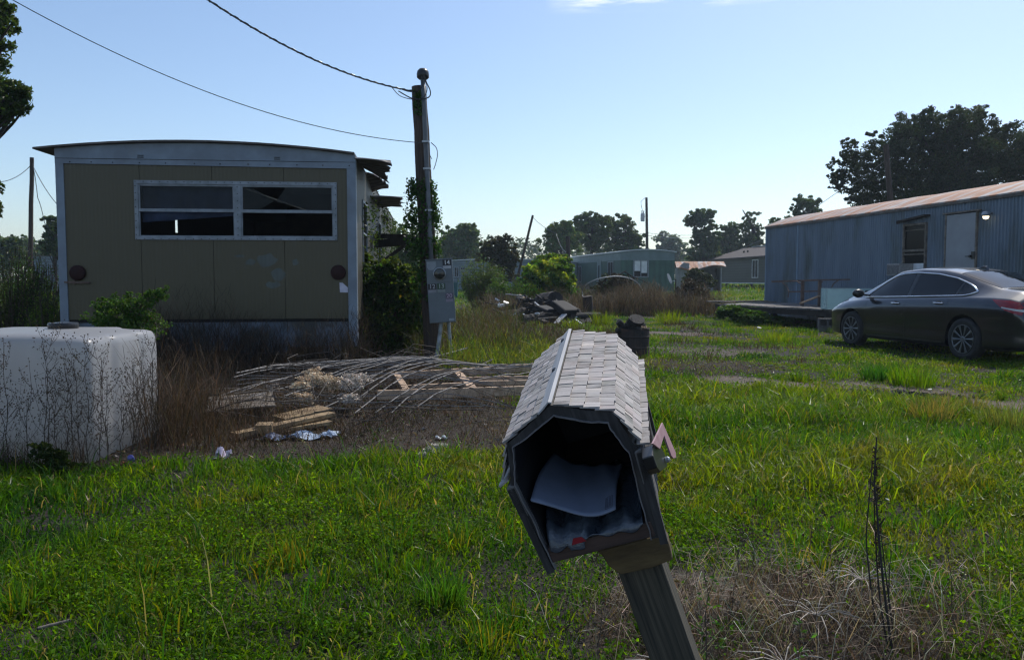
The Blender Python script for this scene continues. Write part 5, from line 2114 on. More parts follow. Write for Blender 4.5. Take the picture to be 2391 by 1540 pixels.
mb.bb((.36, -dA / 2 - .012, hA - .12), (.42, -dA / 2 - .0005, hA - .04))
mb.build('filter_box', M['black'], aq)


# ------------------------------------------------------------------ car
def build_car():
    fwd = np.array([-.21, .9777])
    hd = math.atan2(fwd[1], fwd[0])
    car = thing('parked_car', 'dark brown-grey four-door saloon parked on the grass at the right edge', 'car', (8.05, 11.56, 0.0), (0, 0, hd))
    X = [0, .05, .15, .35, .65, 1.06, 1.5, 1.9, 2.4, 2.9, 3.3, 3.62, 3.80, 4.1, 4.35, 4.6, 4.78, 4.86]
    ZC = [.66, .90, 1.04, 1.09, 1.115, 1.255, 1.385, 1.445, 1.465, 1.43, 1.255, 1.09, 1.015, .965, .915, .83, .71, .60]
    ZB = [.58, .80, .94, .985, .995, .99, .975, .955, .935, .915, .905, .895, .885, .86, .82, .745, .64, .52]
    WB = [.55, .62, .69, .74, .77, .80, .815, .825, .83, .83, .82, .80, .78, .745, .71, .62, .50, .40]
    WM = [.64, .77, .83, .875, .895, .905, .908, .908, .908, .908, .908, .908, .905, .895, .87, .80, .66, .50]
    WR = [.38, .48, .52, .55, .565, .56, .575, .585, .59, .58, .605, .65, .68, .62, .58, .50, .40, .30]
    ZR = [.64, .88, 1.02, 1.075, 1.10, 1.205, 1.325, 1.385, 1.405, 1.37, 1.205, 1.055, .985, .945, .895, .815, .70, .585]
    ZS = [.24, .21, .20, .19, .19, .18, .17, .165, .16, .16, .165, .17, .18, .18, .19, .20, .21, .24]
    n = 110
    xs = np.concatenate([np.linspace(0, .3, 12, endpoint=False), np.linspace(.3, 4.5, 84, endpoint=False), np.linspace(4.5, 4.86, 14)])

    def ip(T):
        v = np.interp(xs, X, T)
        k = np.array([1, 2, 3, 2, 1]) / 9
        vv = np.convolve(np.r_[[v[0]] * 2, v, [v[-1]] * 2], k, 'valid')
        vv[0], vv[-1] = v[0], v[-1]
        return vv
    zc, zb, wb, wm, wr, zr, zs = map(ip, (ZC, ZB, WB, WM, WR, ZR, ZS))
    secs = []
    for i in range(len(xs)):
        pts = np.array([(0, zs[i]), (wm[i] * .6, zs[i]), (wm[i] * .95, zs[i] + .01), (wm[i] * .985, zs[i] + .10), (wm[i] * .972, zs[i] + (zb[i] - zs[i]) * .38),
                        (wm[i], zs[i] + (zb[i] - zs[i]) * .66), (wm[i] * .995, zs[i] + (zb[i] - zs[i]) * .82), (wb[i] + (wm[i] - wb[i]) * .45, zb[i] - .03), (wb[i], zb[i]),
                        (wb[i] + (wr[i] - wb[i]) * .5, zb[i] + (zr[i] - zb[i]) * .5 + .012 * (zr[i] - zb[i] > .2)), (wr[i], zr[i]), (wr[i] * .86, zr[i] + (zc[i] - zr[i]) * .55), (wr[i] * .45, zr[i] + (zc[i] - zr[i]) * .92), (0, zc[i])])
        for _ in range(2):
            a = pts[:-1] * .75 + pts[1:] * .25
            b = pts[:-1] * .25 + pts[1:] * .75
            q = np.empty((len(a) * 2, 2))
            q[0::2], q[1::2] = a, b
            pts = np.vstack([pts[:1], q[1:-1], pts[-1:]])
        secs.append(pts)
    secs = np.array(secs)                          # (n, k, 2)
    k = secs.shape[1]
    n = len(xs)
    V = []
    for i in range(n):
        right = [(xs[i], y_, z_) for y_, z_ in secs[i]]
        left = [(xs[i], -y_, z_) for y_, z_ in secs[i][::-1][1:-1]]
        V += right + left
    rn = 2 * k - 2
    F = []
    for i in range(n - 1):
        for j in range(rn):
            q = (j + 1) % rn
            F.append((i * rn + j, i * rn + q, (i + 1) * rn + q, (i + 1) * rn + j))
    F.append(tuple(range(rn)))
    F.append(tuple((n - 1) * rn + j for j in range(rn))[::-1])
    paint, t, b, o = new_mat('car_paint')
    b.inputs['Base Color'].default_value = (.030, .021, .022, 1)
    b.inputs['Metallic'].default_value = .35
    b.inputs['Roughness'].default_value = .30
    b.inputs['Coat Weight'].default_value = 1.0
    b.inputs['Coat Roughness'].default_value = .03
    fl = noise(t, s=700, detail=1, lo=.3, hi=.7)
    col = mixcol(t, fl, (.007, .0075, .011), (.015, .016, .023))
    dust = noise(t, (1, 1, 1), 3, lo=.4, hi=.8)
    spx_ = t.nodes.new('ShaderNodeSeparateXYZ')
    tcx_ = t.nodes.new('ShaderNodeTexCoord')
    t.links.new(tcx_.outputs['Object'], spx_.inputs[0])
    mr = t.nodes.new('ShaderNodeMapRange')
    mr.inputs[1].default_value = .55
    mr.inputs[2].default_value = .15
    mr.inputs[4].default_value = .7
    t.links.new(spx_.outputs[2], mr.inputs[0])
    mm_ = t.nodes.new('ShaderNodeMath')
    mm_.operation = 'MULTIPLY'
    t.links.new(dust, mm_.inputs[0])
    t.links.new(mr.outputs[0], mm_.inputs[1])
    t.links.new(mixcol(t, mm_.outputs[0], col, (.020, .018, .017)), b.inputs['Base Color'])
    body = MB().add(np.array(V), F).build('body', paint, None, smooth_shade=True)
    # wheel arches cut out of the body
    for xa in (1.06, 3.84):
        for sy_ in (-1, 1):
            cut = MB()
            cut.cyl((xa, sy_ * .62, .335), (xa, sy_ * 1.1, .335), .375, 40)
            c = cut.build('cut', M['rubber'], None)
            bo = body.modifiers.new('b', 'BOOLEAN')
            bo.operation = 'DIFFERENCE'
            bo.solver = 'EXACT'
            bo.object = c
            dg = bpy.context.evaluated_depsgraph_get()
            me = bpy.data.meshes.new_from_object(body.evaluated_get(dg), preserve_all_data_layers=True, depsgraph=dg)
            body.modifiers.clear()
            body.data = me
            bpy.data.objects.remove(c)
    if len(body.data.materials) < 2:
        body.data.materials.append(M['rubber'])
    body.data.name = 'body'
    try:
        body.data.set_sharp_from_angle(angle=R(38))
    except Exception:
        pass
    body.parent = car

    upz = [s_[k // 3:] for s_ in secs]

    def side_y(x, z):
        i = int(np.clip(np.searchsorted(xs, x), 1, n - 1))
        f = (x - xs[i - 1]) / (xs[i] - xs[i - 1])
        s0, s1 = upz[i - 1], upz[i]
        def g_(s):
            j = np.argmax(s[:, 0])
            q = s[j:]
            lo_ = s[:j + 1]
            if z < q[0, 1]:
                return np.interp(z, lo_[:, 1], lo_[:, 0])
            return np.interp(z, q[:, 1], q[:, 0])
        return g_(s0) * (1 - f) + g_(s1) * f

    def top_z(x, y):
        i = int(np.clip(np.searchsorted(xs, x), 1, n - 1))
        f = (x - xs[i - 1]) / (xs[i] - xs[i - 1])
        def g_(s):
            q = s[::-1]
            m_ = np.argmax(q[:, 0])
            return np.interp(abs(y), q[:m_ + 1, 0], q[:m_ + 1, 1])
        return g_(secs[i - 1]) * (1 - f) + g_(secs[i]) * f

    glass, t, b, o = new_mat('car_glass')
    b.inputs['Base Color'].default_value = (.006, .008, .010, 1)
    b.inputs['Roughness'].default_value = .05
    b.inputs['Specular IOR Level'].default_value = .3

    def side_patch(name, xcols, zlo, zhi, m_, off=.004, sy_=1, parent=car, rows=7, th=None):
        A = []
        for x in xcols:
            l, h = zlo(x), zhi(x)
            A.append([(x, sy_ * (side_y(x, z) + off), z) for z in np.linspace(l, h, rows)])
        mb = MB()
        mb.shell(np.array(A), (0, -sy_ * .004, 0))
        return mb.build(name, m_, parent, smooth_shade=False)
    tx = [.98, 1.08, 1.2, 1.5, 1.9, 2.4, 2.75, 2.95, 3.15, 3.35, 3.55]
    tz = [1.065, 1.125, 1.175, 1.268, 1.335, 1.362, 1.345, 1.30, 1.205, 1.08, .935]
    bx_ = [.98, 1.06, 1.16, 2.0, 3.0, 3.55]
    bz = [1.060, 1.018, .998, .970, .938, .925]
    zt = lambda x: float(np.interp(x, tx, tz))
    zb_ = lambda x: float(np.interp(x, bx_, bz))
    for sy_ in (1, -1):
        side_patch('front_window', np.linspace(2.43, 3.52, 26), lambda x: zb_(x) + .008, lambda x: max(zt(x) - .008, zb_(x) + .012), glass, sy_=sy_)
        side_patch('rear_window', np.linspace(1.36, 2.33, 22), lambda x: zb_(x) + .008, lambda x: zt(x) - .010, glass, sy_=sy_)
        side_patch('quarter_window', np.linspace(1.00, 1.31, 12), lambda x: zb_(x) + .010, lambda x: max(zt(x) - .010, zb_(x) + .011), glass, sy_=sy_)
        side_patch('window_pillar', np.linspace(2.335, 2.425, 3), lambda x: zb_(x) + .004, lambda x: zt(x) - .004, M['black'], sy_=sy_, off=.0045)
        side_patch('window_pillar', np.linspace(1.315, 1.355, 3), lambda x: zb_(x) + .004, lambda x: zt(x) - .004, M['black'], sy_=sy_, off=.0045)
        # bright strip round the windows
        loop = [(x, zt(x)) for x in np.linspace(3.56, .98, 60)] + [(x, zb_(x)) for x in np.linspace(1.0, 3.56, 40)]
        mb = MB()
        mb.tube([(x, sy_ * (side_y(x, z) + .006), z) for x, z in loop], .0145, 6)
        mb.build('window_trim', M['chrome'], car, smooth_shade=True)
        # shut lines
        for (xa, za, zb2) in ((2.38, .25, .945), (3.42, .30, .925), (1.40, .62, .965)):
            side_patch('shut_line', np.array([xa - .003, xa + .003]) + (0 if xa > 1.5 else 0), lambda x: za, lambda x: zb2, M['black'], off=.0015, sy_=sy_, rows=22)
        side_patch('sill_moulding', np.linspace(1.50, 3.38, 20), lambda x: .235, lambda x: .262, M['black'], off=.003, sy_=sy_, rows=3)
        for (xa, za) in ((2.62, .838), (1.60, .868)):
            mb = MB()
            y0 = sy_ * (side_y(xa, za) + .028)
            mb.tube(arc([(xa - .10, y0 - sy_ * .024, za), (xa - .06, y0, za + .002), (xa + .04, y0 + sy_ * .002, za + .004), (xa + .10, y0 - sy_ * .022, za + .006)], 6), .014, 8)
            h_ = mb.build('door_handle', M['chrome'], car, smooth_shade=True)
            mb = MB()
            mb.lathe([(.055, 0), (.05, .004), (.001, .002)], (xa, sy_ * (side_y(xa, za - .01) + .0005), za - .01), 18, Matrix.Rotation(R(-90 * sy_), 3, 'X'))
            mb.build('handle_recess', M['black'], h_)
        # mirror
        mb = MB()
        xm = 3.42
        mb.bar((xm, sy_ * .82, .955), (xm + .02, sy_ * .95, .975), .09, .03)
        Mx = Matrix.Rotation(R(90), 3, 'Y')
        pr = [(.001, -.055), (.045, -.050), (.075, -.02), (.078, .01), (.065, .05), (.03, .075), (.001, .08)]
        V2 = MB()
        V2.lathe(pr, (0, 0, 0), 20, Mx)
        v = V2.V[0] * np.array([1, 1.45, 1.0]) + np.array([xm + .02, sy_ * 1.03, .995])
        mb.add(v, V2.F)
        mb.build('mirror', M['black'], car, smooth_shade=True)
        # lamps
        side_patch('tail_light', np.linspace(.012, .56, 22), lambda x: float(np.interp(x, [0, .10, .3, .56], [.72, .735, .80, .945])), lambda x: float(np.interp(x, [0, .10, .3, .56], [.80, .905, .945, .955])),
                   M['tail_red'], off=.006, sy_=sy_)
        side_patch('tail_lens', np.linspace(.03, .36, 12), lambda x: float(np.interp(x, [0, .10, .36], [.765, .785, .835])), lambda x: float(np.interp(x, [0, .10, .36], [.79, .815, .850])),
                   M['lens_clear'], off=.009, sy_=sy_)
        side_patch('head_light', np.linspace(4.22, 4.76, 16), lambda x: float(np.interp(x, [4.22, 4.5, 4.76], [.775, .66, .56])), lambda x: float(np.interp(x, [4.22, 4.5, 4.76], [.80, .755, .655])),
                   M['lens_clear'], off=.005, sy_=sy_)
    # front and rear glass
    def top_patch(name, x0, x1, w0_, w1_, m_, nx=14, ny=16, off=.005):
        A = []
        for i in range(nx):
            f = i / (nx - 1)
            x = x0 + (x1 - x0) * f
            wd = w0_ + (w1_ - w0_) * f
            A.append([(x, y, top_z(x, y) + off) for y in np.linspace(-wd, wd, ny)])
        mb = MB()
        mb.shell(np.array(A), (0, 0, -.004))
        return mb.build(name, m_, car, smooth_shade=False)
    top_patch('rear_windscreen', .70, 1.52, .545, .535, glass)
    top_patch('windscreen', 3.00, 3.74, .545, .63, glass)
    mb = MB()
    mb.prism([(1.55, 1.375), (1.78, 1.42), (1.66, 1.465), (1.60, 1.462)], 'y', -.025, .025)
    mb.build('roof_antenna', paint, car, bevel=.008)
    top_patch('boot_line', .655, .665, .54, .54, M['black'], nx=2, off=.002)
    mb = MB()
    mb.bb((-.012, -.30, .60), (.02, .30, .72))
    mb.build('number_plate_recess', M['black'], car)
    mb = MB()
    mb.bb((4.80, -.35, .36), (4.875, .35, .50)).bb((4.78, -.22, .55), (4.868, .22, .64))
    mb.build('grille', M['black'], car)
    mb = MB()
    mb.tube([(.08, -.45, .20), (-.05, -.45, .20)], .035, 10).tube([(.08, .45, .20), (-.05, .45, .20)], .035, 10)
    mb.build('exhaust', M['chrome'], car)
    # wheels
    rimm = mat('rim_alloy', (.20, .21, .23), (.16, .17, .18), .35, metal=.7)
    rimd = mat('rim_dark', (.03, .03, .032), (.02, .02, .02), .4, metal=.5)
    first = None
    for xa in (1.06, 3.84):
        for sy_ in (1, -1):
            e = bpy.data.objects.new('wheel', None)
            COL.objects.link(e)
            e.parent = car
            e.location = (xa, sy_ * .895, .33)
            e.rotation_euler = (R(-90 * sy_), 0, R(180) if False else 0)
            # local z points outwards
            mb = MB()
            mb.lathe([(.225, -.19), (.29, -.20), (.325, -.17), (.330, -.12), (.330, -.06), (.322, -.02), (.29, .0), (.245, -.003), (.228, -.012)], (0, 0, 0), 48)
            mb.build('tyre', M['rubber'], e, smooth_shade=True)
            mb = MB()
            mb.lathe([(.227, -.012), (.222, -.004), (.214, -.010), (.208, -.05), (.20, -.13), (.001, -.13)], (0, 0, 0), 48)
            mb.build('rim_barrel', rimd, e, smooth_shade=False)
            mb = MB()
            mb.lathe([(.001, -.004), (.03, -.004), (.045, -.012), (.05, -.03)], (0, 0, 0), 20)
            for q in range(10):
                a = q * 2 * math.pi / 10 + .05
                c, s_ = math.cos(a), math.sin(a)
                u_ = np.array([c, s_, 0])
                v_ = np.array([-s_, c, 0])
                A = []
                for (r_, hw, z_) in ((.038, .009, -.012), (.12, .012, -.010), (.18, .018, -.007), (.219, .027, -.006)):
                    A.append([u_ * r_ - v_ * hw + (0, 0, z_), u_ * r_ + (0, 0, z_ + .004), u_ * r_ + v_ * hw + (0, 0, z_)])
                mb.shell(np.array(A), (0, 0, -.02))
            mb.lathe([(.221, -.02), (.224, -.002), (.218, -.001), (.213, -.012), (.213, -.03)], (0, 0, 0), 48)
            mb.build('rim_spokes', rimm, e, smooth_shade=False)
    # dark floor pan behind the wheels
    mb = MB()
    mb.bb((.5, -.6, .17), (4.4, .6, .30))
    mb.build('underbody', M['rubber'], car)


M['tail_red'] = mat('tail_red', (.32, .012, .012), (.20, .008, .008), .12, s=9, coat=.5)
M['lens_clear'] = mat('lens_clear', (.62, .60, .55), (.45, .43, .40), .1, s=14, coat=1.0)
build_car()
g = G(2370, 818)
mb = MB()
mb.tube(arc([g + (-.35, 0, .12), g + (-.2, .05, .17), g + (.1, .1, .13), g + (.6, .1, .12)], 6), [.03] * 6 + [.035] * 6 + [.04] * 7, 7)
o_ = mb.build('branch', M['wood_pale'], None, recalc=False)
tag(o_, 'pale stick lying on the ground under the rear of the car', 'branch')

# ------------------------------------------------------------------ mailbox in the foreground
ML = np.array([.168, 1.448, .758])
MR = Euler((R(10.4), R(-18.82), R(-8.0)), 'YXZ')
mbx = thing('mailbox', 'leaning wooden barn-style mailbox with a shingled roof and open front', 'mailbox', ML)
mbx.rotation_mode = 'YXZ'
mbx.rotation_euler = MR
MRm = np.array(MR.to_matrix())


def mloc(px, py, axis, val):
    """local point where the view ray meets the plane local[axis] = val"""
    d = FWD + RGT * (px - 1195) / FV + UPV * (770 - py) / FV
    o_ = MRm.T @ (CAM - ML)
    dl = MRm.T @ d
    t = (val - o_[axis]) / dl[axis]
    return o_ + dl * t


BLN = .52
H_, W1_, h1_, W2_, h2_, WF_ = .289, .097, .244, .122, .176, .103
GW = M['grey_wood']
def shingle_mat():
    m, t, b, o = new_mat('weathered_shingle')
    at = t.nodes.new('ShaderNodeAttribute')
    at.attribute_name = 'Col'
    g1 = noise(t, (9, 260, 9), 1.0, detail=6, rough=.7, lo=.36, hi=.62)
    g2 = noise(t, (22, 22, 22), 1.0, detail=8, rough=.7, lo=.40, hi=.68)
    c = mixcol(t, g1, (.55, .53, .52), (1.12, 1.1, 1.08))
    ml = t.nodes.new('ShaderNodeMix')
    ml.data_type = 'RGBA'
    ml.blend_type = 'MULTIPLY'
    ml.inputs[0].default_value = 1
    t.links.new(at.outputs[0], ml.inputs[6])
    t.links.new(c, ml.inputs[7])
    t.links.new(mixcol(t, g2, ml.outputs[2], (.38, .36, .35)), b.inputs['Base Color'])
    b.inputs['Roughness'].default_value = .8
    bump(t, b, g1, .3, .0006)
    return m


M['shingle_wood'] = shingle_mat()
M['mb_trim'] = mat('mailbox_trim', (.060, .057, .058), (.022, .021, .022), .7, scale=(90, 90, 9), s=1, bmp=.4, bdist=.001)
M['mb_hinge'] = mat('hinge_block', (.16, .155, .155), (.11, .105, .105), .6, scale=(30, 30, 30), s=1)
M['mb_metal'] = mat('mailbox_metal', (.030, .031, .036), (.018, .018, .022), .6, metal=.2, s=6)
M['mb_wood_dark'] = mat('mailbox_board', (.085, .052, .042), (.04, .026, .022), .75, scale=(3, 30, 30), s=2, bmp=.3, bdist=.001)


def inset(poly, d):
    """shrink an open polyline (u,w) towards the axis of the box"""
    out_ = []
    n = len(poly)
    for i, p in enumerate(poly):
        a = np.array(poly[max(i - 1, 0)])
        b = np.array(poly[min(i + 1, n - 1)])
        t_ = (b - a) / np.linalg.norm(b - a)
        nn_ = np.array([t_[1], -t_[0]])
        dd_ = d[i] if hasattr(d, '__len__') else d
        out_.append(tuple(np.array(p) + nn_ * dd_))
    return out_


prof = [(-WF_, .002), (-W2_ + .006, h2_ - .01), (-W1_, h1_), (0, H_), (W1_, h1_), (W2_ - .006, h2_ - .01), (WF_, .002)]


def roughen(poly, k=5, amp=.0011, seed=2):
    r = np.random.default_rng(seed)
    q = []
    for i in range(len(poly) - 1):
        a, b = np.array(poly[i]), np.array(poly[i + 1])
        for j in range(k):
            q.append(tuple(a + (b - a) * j / k + (r.normal(size=2) * amp if j else 0)))
    q.append(tuple(poly[-1]))
    return q


def skin(mb, poly, v0, v1, th):
    A = np.array([[(p[0], v, p[1]) for v in (v0, v1)] for p in poly])
    inn = inset(poly, th)
    B = np.array([[(p[0], v, p[1]) for v in (v0, v1)] for p in inn])
    n = len(poly)
    V = np.concatenate([A.reshape(-1, 3), B.reshape(-1, 3)])
    o = 2 * n
    F = []
    for i in range(n - 1):
        a, b, c, d = 2 * i, 2 * i + 1, 2 * i + 3, 2 * i + 2
        F += [(a, b, c, d), (o + d, o + c, o + b, o + a), (a, d, o + d, o + a), (b, o + b, o + c, c)]
    F += [(0, o, o + 1, 1), (2 * n - 2, 2 * n - 1, o + 2 * n - 1, o + 2 * n - 2)]
    mb.add(V, F)


mb = MB()
skin(mb, prof, .012, BLN, .006)
mb.build('shell', M['mb_trim'], mbx)
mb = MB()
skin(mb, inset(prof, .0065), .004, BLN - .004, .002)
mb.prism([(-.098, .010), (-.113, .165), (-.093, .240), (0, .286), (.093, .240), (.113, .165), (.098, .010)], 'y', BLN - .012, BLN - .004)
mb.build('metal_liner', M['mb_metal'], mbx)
# front trim: broad band following the roof, then a raised rim
mb = MB()
outp = [(-WF_ - .003, -.012), (-W2_ + .002, h2_ - .006), (-W1_ - .002, h1_ + .002), (0, H_ + .003), (W1_ + .002, h1_ + .002), (W2_ - .002, h2_ - .006), (WF_ + .003, -.004)]
outp = roughen(outp)
ramp = np.interp(np.arange(len(outp)), [0, 5, 10, 15, 20, 25, 30], [.008, .007, .010, .018, .018, .015, .016])
skin(mb, outp, -.004, .0115, ramp)
mb.build('front_trim', M['mb_trim'], mbx)
mb = MB()
skin(mb, roughen(inset(outp, ramp), 2, .0008, 5), -.009, .006, .0022)
mb.build('opening_rim', mat('mb_rim', (.20, .195, .20), (.13, .125, .13), .4, s=20), mbx)


def shingle_plane(a, b, rows, name, overlap=1.25, lift=.004, off=.0005, seed=1, lab=None):
    """a,b: top and bottom edge of the slope in (u,w); shingles hang from a to b, laid along v"""
    r = np.random.default_rng(seed)
    a, b = np.array(a), np.array(b)
    d = b - a
    L = np.linalg.norm(d)
    d = d / L
    nn_ = np.array([-d[1], d[0]])
    if nn_[1] < 0:
        nn_ = -nn_
    mb = MB()
    cols = []
    rh = L / rows
    for i in range(rows):
        v = -.006 + r.uniform(-.002, .004)
        while v < BLN + .004:
            wv = r.uniform(.013, .034)
            w1 = min(wv, BLN + .01 - v)
            if w1 < .004:
                break
            s0 = i * rh - rh * .25
            s1 = (i + 1) * rh + r.uniform(-.0012, .0018)
            s0 = max(s0, 0)
            hh_ = r.uniform(0, .0018)
            p0 = a + d * s0 + nn_ * (off + .0006 + hh_)
            p1 = a + d * s1 + nn_ * (off + lift + hh_ + r.uniform(-.0004, .0006))
            th = nn_ * .0042
            g_ = r.uniform(.0007, .0014)
            cols.append(np.array([.34, .315, .30]) * math.exp(r.normal() * .24) * np.array([1 + r.normal() * .03, 1, 1 - r.normal() * .02]))
            V = []
            for vv in (v + g_, v + w1 - g_):
                for q in (p0, p1, p1 + th, p0 + th * .6):
                    V.append((q[0], vv + r.uniform(-.0003, .0003), q[1]))
            mb.add(V, [(0, 1, 2, 3), (7, 6, 5, 4), (0, 4, 5, 1), (1, 5, 6, 2), (2, 6, 7, 3), (3, 7, 4, 0)])
            v += w1
    V = np.concatenate(mb.V)
    o_ = np_mesh(name, V, [np.array(mb.F)], M['shingle_wood'], mbx, col=np.repeat(np.clip(np.array(cols), .08, .8), 8, axis=0))
    o_['label'] = lab
    return o_


shingle_plane((0.004, H_ - .0012), (W1_ + .004, h1_), 4, 'roof_shingles', seed=3, lab='upper right slope of grey shingles')
shingle_plane((W1_ + .001, h1_), (W2_ + .002, h2_ + .004), 3, 'roof_shingles', seed=4, lab='steep right slope of grey shingles')
shingle_plane((-.012, H_ - .004), (-W1_ - .004, h1_), 4, 'roof_shingles', seed=5, lab='upper left slope of grey shingles')
shingle_plane((-W1_ - .001, h1_), (-W2_ - .002, h2_ + .004), 3, 'roof_shingles', seed=6, lab='steep left slope of grey shingles')
shingle_plane((W2_ - .002, h2_ - .001), (W2_ + .020, h2_ - .008), 1, 'roof_shingles', seed=8, lab='narrow row of shingles along the right eave', lift=.001)
shingle_plane((-W2_ + .002, h2_ - .001), (-W2_ - .018, h2_ - .010), 1, 'roof_shingles', seed=9, lab='narrow row of shingles along the left eave', lift=.001)
# ridge cap: two thin strips
mb = MB()
mb.prism([(-.024, H_ - .0065), (-.001, H_ + .0085), (-.001, H_ + .0115), (-.026, H_ - .004)], 'y', -.010, BLN + .006)
mb.prism([(-.0008, H_ + .0085), (.004, H_ + .0062), (.005, H_ + .0092), (-.0008, H_ + .0115)], 'y', -.010, BLN + .006)
rc = mb.build('ridge_cap', M['mb_cap'] if 'mb_cap' in M else mat('ridge_strip', (.46, .455, .46), (.34, .335, .34), .6, scale=(80, 5, 80), s=1, bmp=.15, bdist=.0005), mbx)
for i, (px, py) in enumerate(((1303, 886), (1323, 816))):
    p = mloc(px, py, 0, -.012)
    mb = MB()
    mb.lathe([(.0065, .0), (.0065, .002), (.003, .004), (.001, .0045)], (-.013, p[1], H_ + .003), 9, Matrix.Rotation(R(-32), 3, 'Y'))
    mb.box((-.011, p[1] - .003, H_ + .006), (.004, .012, .002))
    mb.build('nail', M['black'], rc)
mb = MB()
for (px, py, u_) in ((1377, 830, .055), (1478, 872, .128)):
    p = mloc(px, py, 0, u_)
    mb.lathe([(.004, 0), (.004, .003), (.001, .004)], (u_, p[1], (H_ - .0045 - .45 * u_ + .010) if u_ < .1 else h2_ + .0065), 8)
mb.build('nail', M['black'], mbx)
# sides: planks with a framed diagonal
for s_ in (1, -1):
    mb = MB()
    zt_, zb2_ = h2_ - .014, -.008
    def su(w_):
        return s_ * (WF_ + (W2_ - .006 - WF_) * (w_ + .0) / (h2_ - .01) + .001)
    nb2 = 9
    for i in range(nb2):
        v0, v1 = .045 + i * (BLN - .055) / nb2, .045 + (i + 1) * (BLN - .055) / nb2 - .0015
        A = np.array([[(su(w_) + s_ * .0005, v, w_ + (rng.uniform(-.006, .006) if w_ < .05 else 0)) for v in (v0, v1)] for w_ in (zb2_, zt_)])
        mb.shell(A, (s_ * .005, 0, 0))
    sp2 = mb.build('side_panel', M['mb_wood_side'] if 'mb_wood_side' in M else mat('side_planks', (.15, .14, .135), (.08, .073, .07), .8, scale=(30, 30, 2), s=1.5, bmp=.4, bdist=.001), mbx)
    mb = MB()
    def sq(v_, w_, o_=0.0065):
        return np.array([su(w_) + s_ * o_, v_, w_])
    mb.bar(sq(.005, zb2_ - .01, .006), sq(.005, zt_, .006), .014, .022, up=(0, 1, 0)).bar(sq(.031, zb2_ - .006, .005), sq(.031, zt_, .005), .010, .020, up=(0, 1, 0))
    mb.bar(sq(BLN - .01, zb2_, .009), sq(BLN - .01, zt_, .009), .006, .02, up=(0, 1, 0))
    mb.bar(sq(.05, zt_ - .012, .009), sq(BLN - .02, zt_ - .012, .009), .006, .016)
    mb.bar(sq(.05, zt_ - .02, .0095), sq(.27, zb2_ + .02, .0095), .005, .014).bar(sq(.27, zb2_ + .02, .0095), sq(BLN - .02, zt_ - .02, .0095), .005, .014)
    mb.build('side_trim', M['mb_trim'], mbx)
    mb = MB()
    mb.prism([(s_ * .108, h2_ - .075), (s_ * .124, h2_ - .068), (s_ * .129, h2_ - .045), (s_ * .131, h2_ - .012), (s_ * .124, h2_ - .006), (s_ * .112, h2_ - .010)], 'y', -.006, .050)
    mb.build('hinge_block', M['mb_hinge'], mbx, bevel=.003)
# under the right eave: back part of the upper side as seen past the shingles
mb = MB()
mb.bb((-WF_ + .004, -.006, .001), (WF_ - .004, BLN, .031))
mb.build('floor_board', M['mb_wood_dark'], mbx, bevel=.002)
# flag and its bracket
p_ = [(1521.6, 1035), (1545, 986), (1576, 1056), (1577, 1068), (1571, 1070), (1566, 1064), (1549, 1016), (1539, 1048)]
poly = [tuple(mloc(px, py, 0, .152)[1:]) for px, py in p_]
mb = MB()
mb.prism(poly, 'x', .150, .1535)
M['flag'] = mat('flag_faded_red', (.42, .27, .29), (.32, .17, .19), .5, s=12)
fl = mb.build('flag', M['flag'], mbx, bevel=.0008)
mb = MB()
q_ = [mloc(px, py, 0, .149) for px, py in ((1530, 1040), (1545, 1003), (1570, 1060))]
mb.tube([q_[0], q_[1], q_[2]], .0012, 5)
mb.build('flag_rib', mat('flag_rib', (.60, .50, .50), rough=.5), fl)
p_ = [(1520, 1040), (1531, 1034), (1536, 1036), (1550, 1062), (1555, 1089), (1539, 1102), (1531, 1092), (1521, 1063)]
poly = [tuple(mloc(px, py, 0, .146)[1:]) for px, py in p_]
mb = MB()
mb.prism(poly, 'x', .128, .1485)
fb = mb.build('flag_bracket', M['black'], mbx, bevel=.002)
mb = MB()
b0 = mloc(1553, 1073, 0, .150)
mb.lathe([(.006, 0), (.006, .006), (.003, .009), (.001, .0095)], b0, 10, Matrix.Rotation(R(90), 3, 'Y'))
c0_ = mloc(1527, 1041, 0, .1492)
mb.box(c0_, (.001, .005, .004))
mb.build('bracket_screw', M['galv'], fb)
# post and knee block (rigid with the box)
mp0 = mloc(1492, 1300, 1, .16)
mp1 = mloc(1574, 1530, 1, .16)
print('POST local', mp0, mp1)
M['post_wood'] = mat('post_wood', (.105, .092, .066), (.030, .028, .023), .85, scale=(150, 150, 3.0), s=1.0, bmp=.7, bdist=.002)
pu = float(mp0[0])
mb = MB()
tl = float((mp1[0] - mp0[0]) / (mp1[2] - mp0[2]))
w_b = -1.02
mb.prism([(pu - .045, -.002), (pu + .045, -.002), (pu + .045 + tl * w_b, w_b), (pu - .045 + tl * w_b, w_b)], 'y', .125, .214)
mb.build('post', M['post_wood'], mbx, bevel=.004)
p_ = [(1392, 1287), (1405, 1296), (1421, 1322), (1449, 1341), (1520, 1326), (1571, 1306), (1560, 1262), (1540, 1250)]
poly = [(float(q[0]), float(q[2])) for q in (mloc(px, py, 1, .085) for px, py in p_)]
poly = [(a, min(b, -.001)) for a, b in poly]
mb = MB()
mb.prism(poly, 'y', .085, .123)
M['knot_wood'] = mat('knotty_wood', (.15, .105, .045), (.08, .055, .028), .7, scale=(6, 6, 22), s=1.6, bmp=.2, c3=(.05, .035, .02), s3=9, lo3=.62, hi3=.72)
mb.build('knee_block', M['knot_wood'], mbx, bevel=.003)
mb = MB()
q0 = mloc(1393, 1292, 1, .09)
mb.tube([q0 + (0, 0, 0), q0 + (-.006, -.003, -.012), q0 + (-.014, -.004, -.012), q0 + (-.010, -.006, -.004)], .0018, 6)
